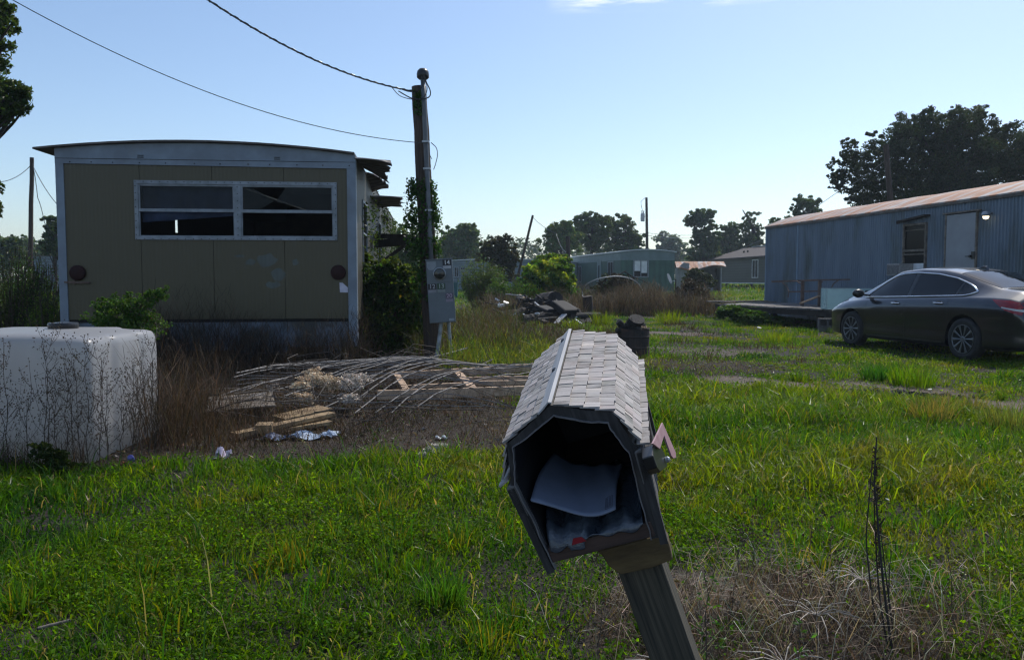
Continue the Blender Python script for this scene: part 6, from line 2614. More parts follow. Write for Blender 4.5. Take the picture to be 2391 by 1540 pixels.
mb.build('wire_hook', M['rust_metal'], mbx)
# letter and plastic sleeve lying inside the box
lt = thing('envelope', 'large pale blue-white envelope curling out of the open mailbox', 'envelope', ML)
lt.rotation_mode = 'YXZ'
lt.rotation_euler = MR
e0, e1, e2 = mloc(1238, 1166, 1, -.004), mloc(1345, 1196, 1, -.012), mloc(1437, 1188, 1, -.004)
nx_, nv_ = 26, 20
A = np.zeros((nx_, nv_, 3))
for i in range(nx_):
    a = i / (nx_ - 1)
    b0 = e0 * (1 - a) ** 2 + (2 * e1 - .5 * e0 - .5 * e2) * 2 * a * (1 - a) + e2 * a * a
    for j in range(nv_):
        b = j / (nv_ - 1)
        ux = np.clip(b0[0] * (1 - .10 * b) + .012 * b, -.096, .086)
        A[i, j] = (ux, b0[1] + .23 * b, b0[2] - .018 * b + .012 * math.sin(b * 2.6) + .004 * math.sin(a * 7 + b * 3) + .0025 * math.sin(a * 19 + b * 7) * b)
mb = MB()
mb.shell(A, (0, 0, -.0035))
M['paper'] = mat('paper', (.17, .20, .28), (.14, .165, .22), .55, s=14, bmp=.15, bdist=.002)
pb = mb.build('envelope_body', M['paper'], lt, smooth_shade=True)
# postage print near the right front corner
mb = MB()
def onlt(a, b, dz=.0009):
    x = a * (nx_ - 1)
    y = b * (nv_ - 1)
    i, j = int(min(x, nx_ - 2)), int(min(y, nv_ - 2))
    f, g_ = x - i, y - j
    return (A[i, j] * (1 - f) + A[i + 1, j] * f) * (1 - g_) + (A[i, j + 1] * (1 - f) + A[i + 1, j + 1] * f) * g_ + np.array([0, 0, dz])
def line(a0, b0, a1, b1, r_=.0005):
    mb.tube([onlt(a0 + (a1 - a0) * t, b0 + (b1 - b0) * t) for t in np.linspace(0, 1, 8)], r_, 4)
for q in ((.855, .035, .855, .21), (.955, .035, .955, .21), (.855, .035, .955, .035), (.855, .21, .955, .21), (.875, .06, .875, .19), (.93, .06, .93, .19), (.915, .06, .915, .19), (.89, .05, .89, .13)):
    line(*q)
mb.build('postage_print', mat('print_ink', (.12, .13, .18), rough=.8), pb)
sv = thing('plastic_bag', 'crumpled clear plastic bag of wet junk mail spilling over the mailbox floor', 'bag', ML)
sv.rotation_mode = 'YXZ'
sv.rotation_euler = MR
nx_, nv_ = 44, 24
A2 = np.zeros((nx_, nv_, 3))
for i in range(nx_):
    a = i / (nx_ - 1)
    for j in range(nv_):
        b = j / (nv_ - 1)
        u_ = -.092 + .178 * a
        # front lip hangs a little over the board
        v_ = -.010 + .30 * b
        base = .044 + .008 * math.sin(a * 5 + 1) + .006 * math.sin(a * 17 + b * 9) + .005 * math.sin(a * 31 + b * 4)
        w_ = base + .014 * math.sin(b * 3.0) + .03 * smooth(.15, 0, a) * b
        if j == 0:
            w_, v_ = .031 - .005 * math.sin(a * 9 + .5) - .004 * math.sin(a * 23), -.0125
            if .20 < a < .36:
                w_ -= .012
        elif j == 1:
            v_, w_ = -.0115, .036
        A2[i, j] = (u_, v_, w_)
mb = MB()
mb.shell(A2, (0, 0, -.0015))
M['film'] = mat('plastic_film', (.07, .085, .11), (.025, .032, .042), .22, scale=(3, 3, 3), s=8, bmp=.5, bdist=.004, spec=.8)
sb = mb.build('bag_film', M['film'], sv, smooth_shade=True)
mb = MB()
mb.prism([(-.050, .030), (-.022, .031), (-.028, .041), (-.044, .042)], 'y', -.0150, -.0135)
mb.build('red_print', mat('red_print', (.30, .02, .03), rough=.4), sv)

# ------------------------------------------------------------------ burn barrel and charred wood
g = G(1481, 836)
bl = thing('burn_barrel', 'rusty cut-down steel drum filled with charred wood', 'barrel', (g[0], g[1] + .25, 0))
mb = MB()
pr = [(.265, .0), (.27, .01), (.268, .15), (.276, .17), (.268, .19), (.268, .32), (.276, .34), (.268, .36), (.268, .455), (.274, .465), (.262, .466), (.258, .44), (.258, .03), (.001, .03)]
mb.lathe(pr, (0, 0, 0), 36)
mb.build('drum', mat('drum_rust', (.055, .035, .028), (.022, .018, .017), .85, scale=(1, 1, .5), s=6, c3=(.11, .055, .035), s3=4, bmp=.3), bl)
M['char'] = mat('char', (.018, .016, .016), (.035, .032, .03), .85, s=14, bmp=.6, bdist=.02)


def log(label, a, b, r0, r1, m=None, name='charred_log', cat='log', n=12, rough_=.06):
    a, b = np.array(a, float), np.array(b, float)
    root = thing(name, label, cat, a)
    t = np.linspace(0, 1, 9)[:, None]
    mb = MB()
    L = np.linalg.norm(b - a)
    mb.tube(a + (b - a) * t + rng.normal(size=(9, 3)) * r0 * rough_, (r0 + (r1 - r0) * t[:, 0]) * rng.uniform(.93, 1.07, 9), n)
    mb.build('bark', m or M['char'], root, world=True)
    mb = MB()
    d = (b - a) / L
    mb.cyl(a - d * .004, a - d * .001, r0 * .82, n)
    mb.build('cut_end', M['char_end'], root, world=True)
    mb = MB()
    mb.cyl(b + d * .001, b + d * .004, r1 * .82, n)
    mb.build('cut_end', M['char_end'], root, world=True)
    return root


M['char_end'] = mat('char_end', (.045, .040, .038), (.025, .022, .02), .8, s=20)
bxy = np.array([g[0], g[1] + .25, 0])
log('fat round charred log end standing highest in the steel drum', bxy + (-.05, -.02, .45), bxy + (.04, -.20, .62), .115, .12)
log('charred log poking left out of the steel drum', bxy + (-.02, 0, .38), bxy + (-.24, -.10, .58), .06, .055)
log('short charred stub at the left rim of the steel drum', bxy + (-.10, -.05, .36), bxy + (-.27, -.18, .46), .05, .04)
log('charred branch angled across the front of the steel drum', bxy + (.02, -.22, .50), bxy + (.12, -.20, .40), .05, .045)
log('charred log lying behind the others to the right in the steel drum', bxy + (-.05, .10, .42), bxy + (.22, .05, .50), .07, .06)
mb = MB()
mb.bar(bxy + (.08, -.12, .48), bxy + (.20, -.16, .50), .05, .03).bar(bxy + (.12, -.10, .50), bxy + (.17, -.20, .485), .03, .02)
tag(mb.build('wood_scrap', M['wood_pale'], None), 'bright unburnt scrap of wood in the top of the steel drum', 'wood scrap')
# ------------------------------------------------------------------ rubble pile
def at(px, py, Y):
    return P(px, py, Y)


log('big round log end at the top of the rubble pile', at(1262, 705, 25.5), at(1296, 702, 24.6), .27, .30, M['bark'], 'log', rough_=.02)
log('long dark log lying low across the front right of the rubble pile', at(1250, 743, 22.8), at(1400, 738, 23.4), .13, .12)
log('log sloping down right from the top of the pile', at(1210, 698, 25.5), at(1262, 730, 23.5), .10, .13)
log('thick grey log lying left of centre in the rubble pile', at(1168, 742, 23.0), at(1225, 728, 23.4), .17, .14, M['bark'], 'log')
log('short fat log in the middle front of the rubble pile', at(1222, 748, 22.6), at(1268, 742, 22.8), .15, .17)
log('dark log under the black cushions', at(1290, 735, 23.2), at(1340, 742, 22.8), .13, .13)
log('thin branch reaching left out of the rubble pile', at(1200, 716, 24), at(1128, 706, 24.5), .035, .012, M['bark'], 'branch', 'branch')
log('bent dark branch at the left end of the rubble pile', at(1190, 738, 23), at(1150, 722, 23.6), .05, .03, M['bark'], 'branch', 'branch')


def slab(label, a, b, wd, th, m, name='plank', cat='plank', up=(0, 0, 1), bev=.02):
    mb = MB()
    mb.bar(a, b, wd, th, up)
    return tag(mb.build(name, m, None, bevel=bev), label, cat)


M['cushion'] = mat('cushion_black', (.008, .008, .009), (.016, .015, .016), .8, s=8)
slab('larger black padded cushion tilted on the right of the rubble pile', at(1300, 707, 23.2), at(1332, 731, 22.7), .5, .20, M['cushion'], 'cushion', 'cushion', bev=.05)
slab('smaller black padded cushion left of the larger one', at(1262, 716, 23.4), at(1290, 728, 23.0), .45, .12, M['cushion'], 'cushion', 'cushion', bev=.04)
slab('cushion with a worn grey edge behind the larger black one', at(1310, 706, 23.8), at(1342, 725, 23.5), .45, .10, M['cushion'], 'cushion', 'cushion', bev=.04)
slab('pale grooved board sloping to the ground in front of the pile', at(1318, 733, 22.6), at(1297, 755, 22.2), .16, .03, mat('pale_board', (.55, .55, .56), (.38, .38, .38), .6, s=12), bev=.004)
slab('white slat lying on the ground right of the pale grooved board', at(1343, 745, 22.5), at(1357, 755, 22.2), .05, .02, M['white_plastic'], 'slat', 'slat', bev=.002)
slab('long white metal strip lying across the top left of the rubble pile', at(1180, 686, 25.0), at(1230, 692, 24.6), .05, .03, M['galv'], 'metal_strip', 'metal strip', bev=.002)
slab('bluish metal strip running down the middle of the rubble pile', at(1236, 697, 24.4), at(1278, 729, 23.0), .05, .03, M['galv'], 'metal_strip', 'metal strip', bev=.002)
slab('small yellow board behind the top of the rubble pile', at(1213, 688, 25.6), at(1224, 696, 25.2), .06, .03, M['wood_yellow'], bev=.002)
slab('thin grey board lying flat left of the cushions', at(1248, 730, 22.8), at(1290, 731, 22.8), .08, .03, M['wood_old'], bev=.002)
slab('weathered board lying in front of the dark log', at(1256, 744, 22.3), at(1300, 740, 22.4), .08, .03, M['wood_old'], bev=.002)
N = 650
rr = rng.uniform(size=N)
mb = MB()
for i in range(N):
    px = rng.uniform(1140, 1400)
    Y = rng.uniform(22.4, 25.8)
    prof_h = np.interp(px, [1140, 1180, 1230, 1290, 1340, 1400], [.10, .40, .80, .70, .35, .10])
    x = (px - 1195) / FV * Y
    z = gz(x, Y) + prof_h * rng.uniform(0, 1) * math.exp(-((Y - 24.2) / 1.2) ** 2)
    a = rng.normal(size=3)
    a[2] *= .4
    a /= np.linalg.norm(a)
    L = rng.uniform(.06, .38)
    th = rng.uniform(.02, .10)
    c = np.array([x, Y, z])
    if rng.uniform() < .5:
        mb.tube([c - a * L / 2, c + a * L / 2], [th / 2, th / 2.4], 6)
    else:
        mb.bar(c - a * L / 2, c + a * L / 2, th * 1.6, th)
tag(mb.build('rubble', mat('rubble', (.018, .016, .015), (.045, .038, .034), .9, s=3, c3=(.10, .088, .08), s3=5, lo3=.62), None), 'dark heap of burnt wood scraps under the logs', 'rubble', kind='stuff')
V, Fq = [], []
mb = MB()
for (px, py, Y, s_) in ((1181, 707, 24.2, .16), (1170, 713, 23.6, .20), (1164, 709, 23.8, .08), (1198, 735, 22.9, .14), (1254, 732, 22.5, .12), (1222, 733, 22.6, .05), (1330, 752, 22.3, .09), (1160, 700, 24.6, .14), (1345, 740, 22.5, .06)):
    c = at(px, py, Y)
    q = rng.normal(size=(6, 3)) * s_ * .35
    mb.box(c, (s_, s_ * .5, s_ * .35), Euler(tuple(rng.uniform(-.7, .7, 3))).to_matrix())
tag(mb.build('litter', M['white_plastic'], None), 'white scraps scattered over the rubble pile', 'litter', kind='stuff')

# ------------------------------------------------------------------ fallen lath lattice, wooden frames, insulation
def gnd(px, py, dz=0.0):
    p = G(px, py)
    p[2] += dz
    return p


M['twigs'] = mat('twigs', (.075, .060, .050), (.03, .024, .02), .8, s=6)
M['lath'] = mat('lath_grey', (.30, .275, .26), (.12, .11, .10), .75, s=9)
lat = thing('wire_lattice', 'collapsed grid of thin grey rods draped over the boards in front of the cream home', 'lattice', (-1.2, 9, 0))


def lsurf(s_, t_):
    """s 0..1 left-right, t 0..1 near-far"""
    y = 7.0 + 4.4 * t_
    xl = -3.15 + .6 * t_ + .5 * abs(t_ - .5)
    xr = -.15 + .55 * t_
    x = xl + (xr - xl) * s_
    z = .10 + .24 * math.sin(math.pi * min(1, t_ * 1.15)) ** 1.0 * (.35 + .65 * math.sin(math.pi * (.15 + .7 * s_))) + .03 * math.sin(s_ * 9 + t_ * 5)
    return np.array([x, y, float(gz(x, y)) + z])


mb = MB()
for i in range(17):
    s0 = -.05 + i / 15.0
    o1, o2 = rng.normal() * .035, rng.normal() * .07
    pts = []
    for t in np.linspace(rng.uniform(0, .12), rng.uniform(.75, 1), 14):
        s1 = s0 - .28 + .62 * t + o1 * math.sin(t * 6) + o2 * t
        if 0 <= s1 <= 1.05:
            pts.append(lsurf(s1, t) + (0, 0, rng.normal() * .006))
    if len(pts) > 3:
        mb.tube(pts, .0060, 5)
for i in range(22):
    t0 = i / 21.0 + rng.normal() * .008
    o1 = rng.normal() * .02
    pts = [lsurf(s_, np.clip(t0 + .05 * math.sin(s_ * 3 + .3) + o1 * s_ * 2, 0, 1.05)) + (0, 0, rng.normal() * .005) for s_ in np.linspace(rng.uniform(0, .15), rng.uniform(.85, 1.08), 16)]
    mb.tube(pts, .0042, 5)
mb.build('rods', M['lath'], lat, world=True, recalc=False)
mb = MB()
mb.tube(arc([P(735, 845, 11.3), P(800, 851, 11.0), P(870, 853, 10.8), P(950, 845, 10.8), P(1040, 826, 11.2), P(1090, 812, 11.6)], 6), .012, 6)
tag(mb.build('bent_rod', M['lath'], None, recalc=False), 'thick bent rod curving up behind the collapsed grid', 'rod')
for k, (a, b, lab) in enumerate((((690, 925, 8.3), (770, 880, 9.2), 'grey pole leaning up left of the insulation'), ((720, 905, 8.6), (840, 862, 9.8), 'grey pole rising over the middle of the collapsed grid'),
                                 ((1150, 838, 11.0), (1050, 900, 9.3), 'thin stick slanting down across the collapsed grid'), ((860, 880, 9.4), (960, 850, 10.3), 'short pale stick near the far edge of the grid'))):
    mb = MB()
    mb.tube([P(*a), (P(*a) + P(*b)) / 2 + (0, 0, .03), P(*b)], .010, 6)
    tag(mb.build('stick', M['lath'], None, recalc=False), lab, 'stick')
# twiggy mass over and under it
N = 330
mb = MB()
for i in range(N):
    x_, y_ = rng.uniform(-2.9, .2), rng.uniform(6.5, 11.0)
    if rng.uniform() > .35 + .65 * math.exp(-((x_ + 1.7) / .9) ** 2):
        continue
    a = rng.uniform(0, 2 * math.pi)
    L = rng.uniform(.25, 1.0)
    c = np.array([x_, y_, float(gz(x_, y_)) + rng.uniform(.02, .34)])
    d = np.array([math.cos(a), math.sin(a) * .6, rng.normal() * .22]) * L / 2
    k = rng.normal(size=3) * L * .07
    mb.tube([c - d, c - d * .3 + k, c + d * .4 + k * .6, c + d], rng.uniform(.0018, .0048), 4, cap=False)
tag(mb.build('twig_tangle', M['twigs'], None, recalc=False), 'dark tangle of dead twigs heaped over the boards and grid', 'twigs', kind='stuff')
thicket('brushwood', 'grey dead brushwood tangled in the collapsed grid', [(-2.9, .1, 6.8, 11, 1500, .06, .28, .005)], [(.10, .08, .065), (.15, .12, .10), (.07, .05, .04)])

fr1 = thing('timber_ladder', 'long pale timber frame lying flat beside the collapsed grid', 'timber frame', gnd(1050, 925))
def board(p0, p1, z0, z1, wd, th, name, parent, m=None):
    a, b = G(*p0), G(*p1)
    a[2] += z0
    b[2] += z1
    mb = MB()
    mb.bar(a, b, wd, th)
    return mb.build(name, m or M['wood_pale'], parent, world=True, bevel=.003)
board((905, 905), (1262, 880), .13, .13, .045, .09, 'rail', fr1)
board((880, 950), (1250, 938), .12, .12, .045, .09, 'rail', fr1)
board((1090, 916), (1262, 912), .15, .15, .04, .05, 'rail', fr1)
board((1092, 922), (1262, 919), .13, .13, .04, .05, 'rail', fr1)
board((940, 935), (1100, 926), .14, .14, .04, .04, 'rail', fr1)
board((1104, 945), (1062, 893), .16, .16, .09, .03, 'cross_board', fr1)
board((948, 945), (925, 903), .15, .15, .07, .03, 'cross_board', fr1)
fr2 = thing('pallet', 'broken yellow pallet end sticking out left of the debris', 'pallet', gnd(660, 1010))
board((545, 1030), (775, 992), .05, .10, .10, .035, 'plank', fr2, M['wood_yellow'])
board((600, 1016), (770, 998), .02, .05, .12, .03, 'plank', fr2, M['wood_yellow'])
board((650, 992), (760, 982), .06, .12, .26, .02, 'top_sheet', fr2, M['wood_yellow'])
a = gnd(618, 1018, .07)
mb = MB()
mb.box(a, (.13, .16, .07), Euler((0, 0, R(10))).to_matrix())
mb.build('block', M['wood_yellow'], fr2, world=True, bevel=.003)
a, b = gnd(480, 975, .12), gnd(640, 965, .14)
slab('weathered grey sheet of plywood lying behind the broken pallet', a, b, .9, .02, M['wood_old'], 'plywood_sheet', 'plywood')


def fluff(name, label, cat, pts, n, size, col, sc=1.0, parent=None):
    C = []
    for (px, py, r_, dz) in pts:
        c = gnd(px, py)
        d = rng.normal(size=(n // len(pts), 3))
        d /= np.linalg.norm(d, axis=1)[:, None]
        lump = .55 + .55 * np.sin(d[:, :1] * 5 + px) * np.cos(d[:, 1:2] * 4 + py) + .25 * np.sin(d[:, 2:] * 9 + px)
        q = c + d * r_ * (.35 + .75 * np.abs(lump)) * rng.uniform(.7, 1.1, (len(d), 1)) * np.array([1.25, .8, .6]) + (0, 0, dz)
        C.append(q)
    C = np.concatenate(C)
    V, F = leaf_arrays(C, size * rng.uniform(.6, 1.5, len(C)), asp=.8, fold=.5)
    o = np_mesh(name, V, [F], M['fluff'], None, col=vary(col, len(C), amt=.14, warm=.04))
    return tag(o, label, cat)


M['fluff'] = foliage_mat('insulation_fluff', .0, .9, .1)
fluff('insulation', 'torn cream and pink insulation batting caught on the left of the grid', 'insulation', [(705, 955, .09, .22), (728, 950, .10, .27), (750, 950, .10, .27), (775, 952, .10, .25), (712, 965, .08, .15), (735, 942, .08, .31), (800, 950, .06, .22)], 7000, .020, (.78, .62, .44))
fluff('insulation', 'round tuft of cream insulation right of the torn batting', 'insulation', [(822, 955, .11, .24), (832, 950, .10, .28), (818, 968, .08, .15)], 3600, .020, (.66, .57, .48))
fluff('insulation', 'small cream tuft on a branch left of the torn batting', 'insulation', [(640, 935, .05, .14), (630, 932, .03, .13)], 700, .018, (.60, .52, .44))
fluff('insulation', 'curled strip of white fluff on the lawn edge', 'insulation', [(990, 1072, .035, .03), (1005, 1066, .04, .04), (1020, 1058, .035, .05), (1032, 1056, .03, .05)], 1400, .018, (.66, .60, .50))
def crumple(name, label, cat, px, py, w_, h_, m, seed):
    r = np.random.default_rng(seed)
    c = gnd(px, py)
    n = 14
    A = np.zeros((n, n, 3))
    for i in range(n):
        for j in range(n):
            a, b = i / (n - 1) - .5, j / (n - 1) - .5
            rr_ = 1 - .35 * r.uniform() * (abs(a) > .3) - .3 * r.uniform() * (abs(b) > .3)
            A[i, j] = (c[0] + a * w_ * rr_, c[1] + b * w_ * .7 * rr_, c[2] + .01 + h_ * (.5 + .5 * math.sin(a * 9 + seed)) * (.4 + .6 * r.uniform()) * (1 - 1.2 * a * a))
    mb = MB()
    mb.shell(A, (0, 0, .002))
    return tag(mb.build(name, m, None), label, cat)
M['dull_white'] = mat('dull_white', (.48, .48, .47), (.30, .30, .29), .6, s=20)
M['bag_pink'] = mat('bag_pink', (.62, .54, .62), (.50, .44, .52), .4, s=12)
crumple('plastic_bag', 'pinkish white scrap of plastic bag at the lawn edge by the weeds', 'bag', 520, 1072, .14, .09, M['bag_pink'], 3)
crumple('tarp_scrap', 'pale blue-white sheet scrap under the broken pallet', 'tarp', 735, 1022, .42, .05, mat('tarp_blue', (.38, .46, .58), (.22, .28, .38), .5, s=8), 5)
crumple('tarp_scrap', 'dark blue sheet scrap left of the pale one', 'tarp', 640, 1026, .30, .04, mat('tarp_dark', (.10, .14, .25), (.07, .09, .15), .5, s=8), 9)
crumple('litter_scrap', 'thin white scrap on brown ground right of the grid', 'litter', 1030, 1026, .10, .03, M['white_plastic'], 12)
for k, (px, py, lab) in enumerate(((1590, 776, 'white scrap on the bare patch behind the drum'), (1772, 769, 'flat white lid on the grass before the deck'), (1690, 722, 'white scrap left of the deck tip'), (1415, 735, 'white bottle scraps at the foot of the brown weeds'),
                                   (1560, 820, 'crushed pale can beside the drum'), (1853, 884, 'pale can on the worn track'), (2170, 913, 'white lid on the black ash'), (1800, 860, 'white scrap on the near side of the grass'), (2070, 1190, 'small white wrapper far right in the long grass'))):
    g = gnd(px, py)
    mb = MB()
    s_ = .03 * g[1] / 12
    mb.lathe([(s_, 0), (s_ * 1.1, s_ * .25), (s_ * .5, s_ * .4), (.001, s_ * .38)], g + (0, 0, .02 + .02 * (k % 3)), 10, Euler((rng.uniform(-.4, .4), rng.uniform(-.4, .4), 0)).to_matrix())
    tag(mb.build('litter_scrap', M['dull_white'], None), lab, 'litter')
g = gnd(308, 1085)
mb = MB()
mb.lathe([(.018, 0), (.022, .006), (.022, .05), (.016, .06), (.001, .06)], g + (0, 0, .03), 16, Euler((.9, .3, 0)).to_matrix())
tag(mb.build('drink_can', mat('can_blue', (.06, .07, .30), (.05, .05, .2), .3, s=9), None), 'small blue can in the dead weeds right of the tank', 'can')
mb = MB()
g = gnd(300, 1088)
mb.lathe([(.012, 0), (.015, .01), (.012, .03), (.001, .03)], g + (-.03, 0, .02), 12, Euler((1.2, -.3, 0)).to_matrix())
tag(mb.build('bottle_cap', mat('cap_red', (.30, .06, .05), rough=.4), None), 'small dull red cap beside the blue can', 'cap')
g = gnd(118, 1492)
log('short brown stick lying in the lawn at the lower left', g + (-.04, 0, .04), g + (.05, .03, .055), .006, .005, M['wood_old'], 'stick', 'stick')
# ash clods
N = 420
mb = MB()
for i in range(N):
    x = 4.05 + rng.normal() * .42
    y = 8.55 + rng.normal() * .15
    s_ = rng.uniform(.01, .045)
    mb.box((x, y, gz(x, y) + s_ * .3), (s_, s_ * .8, s_ * .6), Euler(tuple(rng.uniform(-1, 1, 3))).to_matrix())
tag(mb.build('ash_clods', M['char'], None), 'black burnt clods on the worn track', 'ash', kind='stuff')
N = 1500
mb = MB()
x = rng.uniform(-3.5, 7, N)
y = rng.uniform(5.5, 20, N)
gg = zones(x, y)
for i in range(N):
    if max(gg[1][i], gg[2][i]) < .35:
        continue
    s_ = rng.uniform(.008, .03)
    mb.box((x[i], y[i], gz(x[i], y[i]) + s_ * .2), (s_ * 1.3, s_, s_ * .6), Euler(tuple(rng.uniform(-1, 1, 3))).to_matrix())
tag(mb.build('pebbles', mat('pebble', (.30, .27, .24), (.15, .13, .11), .9, s=12), None), 'small stones and crumbs on the bare ground', 'stones', kind='stuff')

# ------------------------------------------------------------------ hoop, dish and other bits by the green home
hp = [(1366, 706), (1360, 690), (1360, 678), (1368, 665), (1385, 655), (1410, 648), (1440, 645), (1470, 650), (1490, 662), (1500, 680), (1506, 705), (1508, 730)]
mb = MB()
mb.tube(arc([P(px, py, 30 + .5 * math.sin(i)) for i, (px, py) in enumerate(hp)], 5), .022, 6)
tag(mb.build('plastic_hoop', M['dull_white'], None, recalc=False), 'thin white plastic pipe bent into a wide hoop', 'pipe')
mb = MB()
for q in ([(1443, 655), (1446, 640), (1458, 634), (1462, 631)], [(1458, 634), (1475, 645), (1500, 655)], [(1412, 655), (1418, 640), (1422, 632)], [(1500, 655), (1512, 662)], [(1470, 650), (1490, 648)]):
    mb.tube([P(px, py, 32) for px, py in q], [.03] * (len(q) - 1) + [.012], 5)
tag(mb.build('dead_branch', M['bark'], None, recalc=False), 'forked dead branch rising from the vine mound', 'branch')
ds = thing('satellite_dish', 'dark satellite dish seen edge-on on a post right of the green mobile home', 'satellite dish', gnd(1577, 697))
c = P(1560, 651, 36)
mb = MB()
Mx = Euler((R(70), 0, R(62))).to_matrix()
mb.lathe([(.24, .06), (.18, .03), (.10, .008), (.001, .0), (.001, -.012), (.10, -.004), (.18, .018), (.246, .05)], c, 24, Mx)
mb.build('dish', mat('dish_grey', (.10, .12, .14), rough=.5), ds, world=True)
mb = MB()
mb.bar(P(1562, 658, 36), P(1576, 655, 36), .03, .03)
mb.build('arm', M['galv'], ds, world=True)
mb = MB()
mb.tube([P(1577, 652, 36), np.array([P(1577, 652, 36)[0], 36, 0])], .03, 8)
mb.build('mast', M['bark'], ds, world=True)
bn = thing('wheelie_bin', 'teal bin standing before the white mobile home right of the meter cabinet', 'bin', (*P(1059, 690, 45)[:2], .2))
mb = MB()
mb.box((0, 0, .42), (.42, .42, .85), taper=1.15)
mb.build('bin_body', mat('teal', (.02, .12, .14), rough=.5), bn)
mb = MB()
mb.box((0, 0, .88), (.54, .56, .05))
mb.build('bin_lid', mat('teal_lid', (.025, .14, .16), rough=.5), bn)

# ------------------------------------------------------------------ foreground weeds at the lower right
M['burnt_stem'] = mat('burnt_stem', (.020, .017, .015), (.035, .028, .024), .8, s=30)
def weed_at(px, py, h, nbr, m, label, name='dry_weed', **k):
    g_ = G(px, py)
    return stem_plant(name, label, g_, h, nbr, m, **k)
# the tall black stalks
bs = thing('burnt_stalks', 'bunch of tall black dead stalks standing in the grass at the right', 'dead weed', (*P(2085, 1540, 2.60)[:2], 0.0))
mb = MB()
for (q, r_) in (([(2100, 1650, 2.6), (2085, 1540, 2.6), (2064, 1380, 2.62), (2052, 1260, 2.64), (2046, 1180, 2.66), (2041, 1120, 2.66), (2046, 1020, 2.68)], .0050),
                ([(2092, 1640, 2.65), (2070, 1500, 2.66), (2052, 1380, 2.68), (2042, 1220, 2.7), (2040, 1100, 2.7)], .0038),
                ([(2060, 1620, 2.75), (2040, 1430, 2.76), (2028, 1330, 2.76), (2022, 1250, 2.78), (2030, 1150, 2.78), (2036, 1075, 2.78)], .0035),
                ([(2110, 1640, 2.7), (2082, 1450, 2.7), (2066, 1330, 2.7), (2054, 1220, 2.72)], .0035),
                ([(2074, 1400, 2.6), (2076, 1330, 2.6), (2080, 1290, 2.6)], .0022)):
    mb.tube(arc([P(*p_) for p_ in q], 5), np.linspace(r_, r_ * .45, 5 * (len(q) - 1) + 1), 6)
for i in range(34):
    yv = rng.uniform(1060, 1330)
    a = P(2044 + (yv - 1100) * .04, yv, 2.68)
    d = rng.normal(size=3) * .020
    d[2] = abs(d[2]) + .012
    mb.tube([a, a + d], [.0016, .0010], 4)
mb.build('stem', M['burnt_stem'], bs, world=True, recalc=False)
C = np.array([P(2044 + (yv - 1100) * .04 + rng.normal() * 5, yv, 2.68) for yv in rng.uniform(1040, 1330, 150)])
V, F = leaf_arrays(C, .013, asp=.6, fold=.5)
np_mesh('seed_heads', V, [F], M['dry'], bs, col=vary((.045, .028, .020), len(C), amt=.3), world=True)['kind'] = 'stuff'
weed_at(1645, 1620, .50, 9, M['dead_stem'], 'leafy green sprig growing up just right of the mailbox post', name='green_weed', balls=False, leaves=90, leafc=(.05, .12, .02), rs=.020, r=.0018)
weed_at(1570, 1760, .42, 8, M['dead_stem'], 'light green sprig in front of the foot of the mailbox post', name='green_weed', balls=False, leaves=70, leafc=(.06, .14, .025), rs=.020, r=.0018)
weed_at(1860, 1720, .34, 6, M['dead_stem'], 'small bright sprig among the straw right of the post', name='green_weed', balls=False, leaves=36, leafc=(.08, .16, .03), rs=.022, r=.0016)
for (px, py, h, lab) in ((1340, 1560, .34, 'curled dead weed left of the mailbox post'), (1700, 1480, .45, 'thin dead weed right of the mailbox post'), (1845, 1500, .52, 'tall thin dead weed midway between the post and the black stalks'),
                         (1395, 1640, .42, 'dead weed with drooping tip below the mailbox floor'), (1960, 1460, .36, 'dead weed just left of the black stalks'), (2230, 1500, .40, 'dead weed in the green grass at the lower right'),
                         (1760, 1400, .40, 'faint dead weed in the shaded hollow')):
    weed_at(px, py, h, 7, M['dead_stem'], lab, lean=(rng.uniform(-.2, .2), 0), r=.0016)
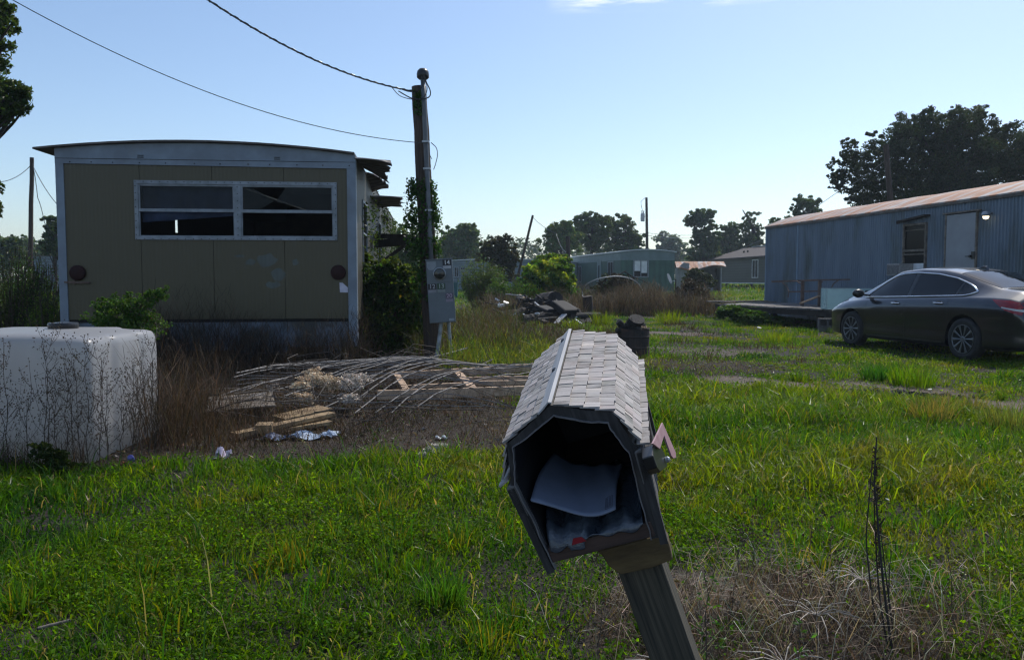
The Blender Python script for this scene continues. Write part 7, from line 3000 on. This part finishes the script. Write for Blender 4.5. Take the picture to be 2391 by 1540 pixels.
# star-shaped dead grass heads
M['straw'] = mat('straw', (.40, .35, .29), (.25, .21, .17), .6, s=30)
for k, (px, py, hz_, lab) in enumerate(((1905, 1440, .10, 'large pale star-shaped dead seed head right of the post'), (1545, 1580, .10, 'pale star-shaped seed head partly behind the post'), (2010, 1365, .12, 'arched pale seed head near the black stalks'), (1830, 1545, .08, 'low pale star-shaped seed head in the straw'))):
    c = G(px + 0, py + 60)
    c = np.array([c[0], c[1], c[2] + hz_])
    root = thing('seed_head', lab, 'seed head', (c[0], c[1], c[2] - hz_))
    mb = MB()
    mb.tube([c - (0, 0, hz_), c], .0022, 5)
    for i in range(11):
        a = i * 2 * math.pi / 11 + rng.normal() * .1
        L = rng.uniform(.11, .19)
        u_ = np.array([math.cos(a), math.sin(a), 0])
        mb.tube([c, c + u_ * L * .4 + (0, 0, .025), c + u_ * L * .8 + (0, 0, .018), c + u_ * L + (0, 0, -.012)], [.0016, .0022, .0018, .0008], 5)
    mb.build('spikes', M['straw'], root, world=True, recalc=False)
# long straws lying in the dry patch
N = 900
x = 1.02 + rng.normal(size=N) * .45
y = 2.85 + rng.normal(size=N) * .28
k = blob(x, y, 1.02, 2.85, 1.0, .60, 21) > .3
x, y = x[k], y[k]
N = len(x)
V, Q, T = blades(np.stack([x, y, gz(x, y) + rng.uniform(0, .04, N)], 1), rng.uniform(.12, .26, N), .0035, rng.uniform(.7, 1.25, N))
c_ = np.asarray([(.26, .21, .15), (.15, .105, .075), (.36, .31, .25)])[rng.integers(0, 3, N)]
o_ = np_mesh('straw_litter', V, [Q, T], M['dry'], col=vary(c_, N, amt=.2, per=5))
tag(o_, 'long bleached straws lying over each other at the foot of the post', 'straw', kind='stuff')


# ------------------------------------------------------------------ the air: one closed box of even haze round everything
hm, t, b, o = new_mat('haze')
t.nodes.remove(b)
vol = t.nodes.new('ShaderNodeVolumePrincipled')
vol.inputs['Color'].default_value = (.72, .86, 1.0, 1)
vol.inputs['Density'].default_value = .0006
vol.inputs['Anisotropy'].default_value = .35
t.links.new(vol.outputs[0], o.inputs['Volume'])
mb = MB()
mb.bb((-400, -70, -1.6), (400, 440, 22))
tag(mb.build('haze', hm, None), 'thin blue summer haze between the near yard and the far trees', 'haze', kind='stuff')
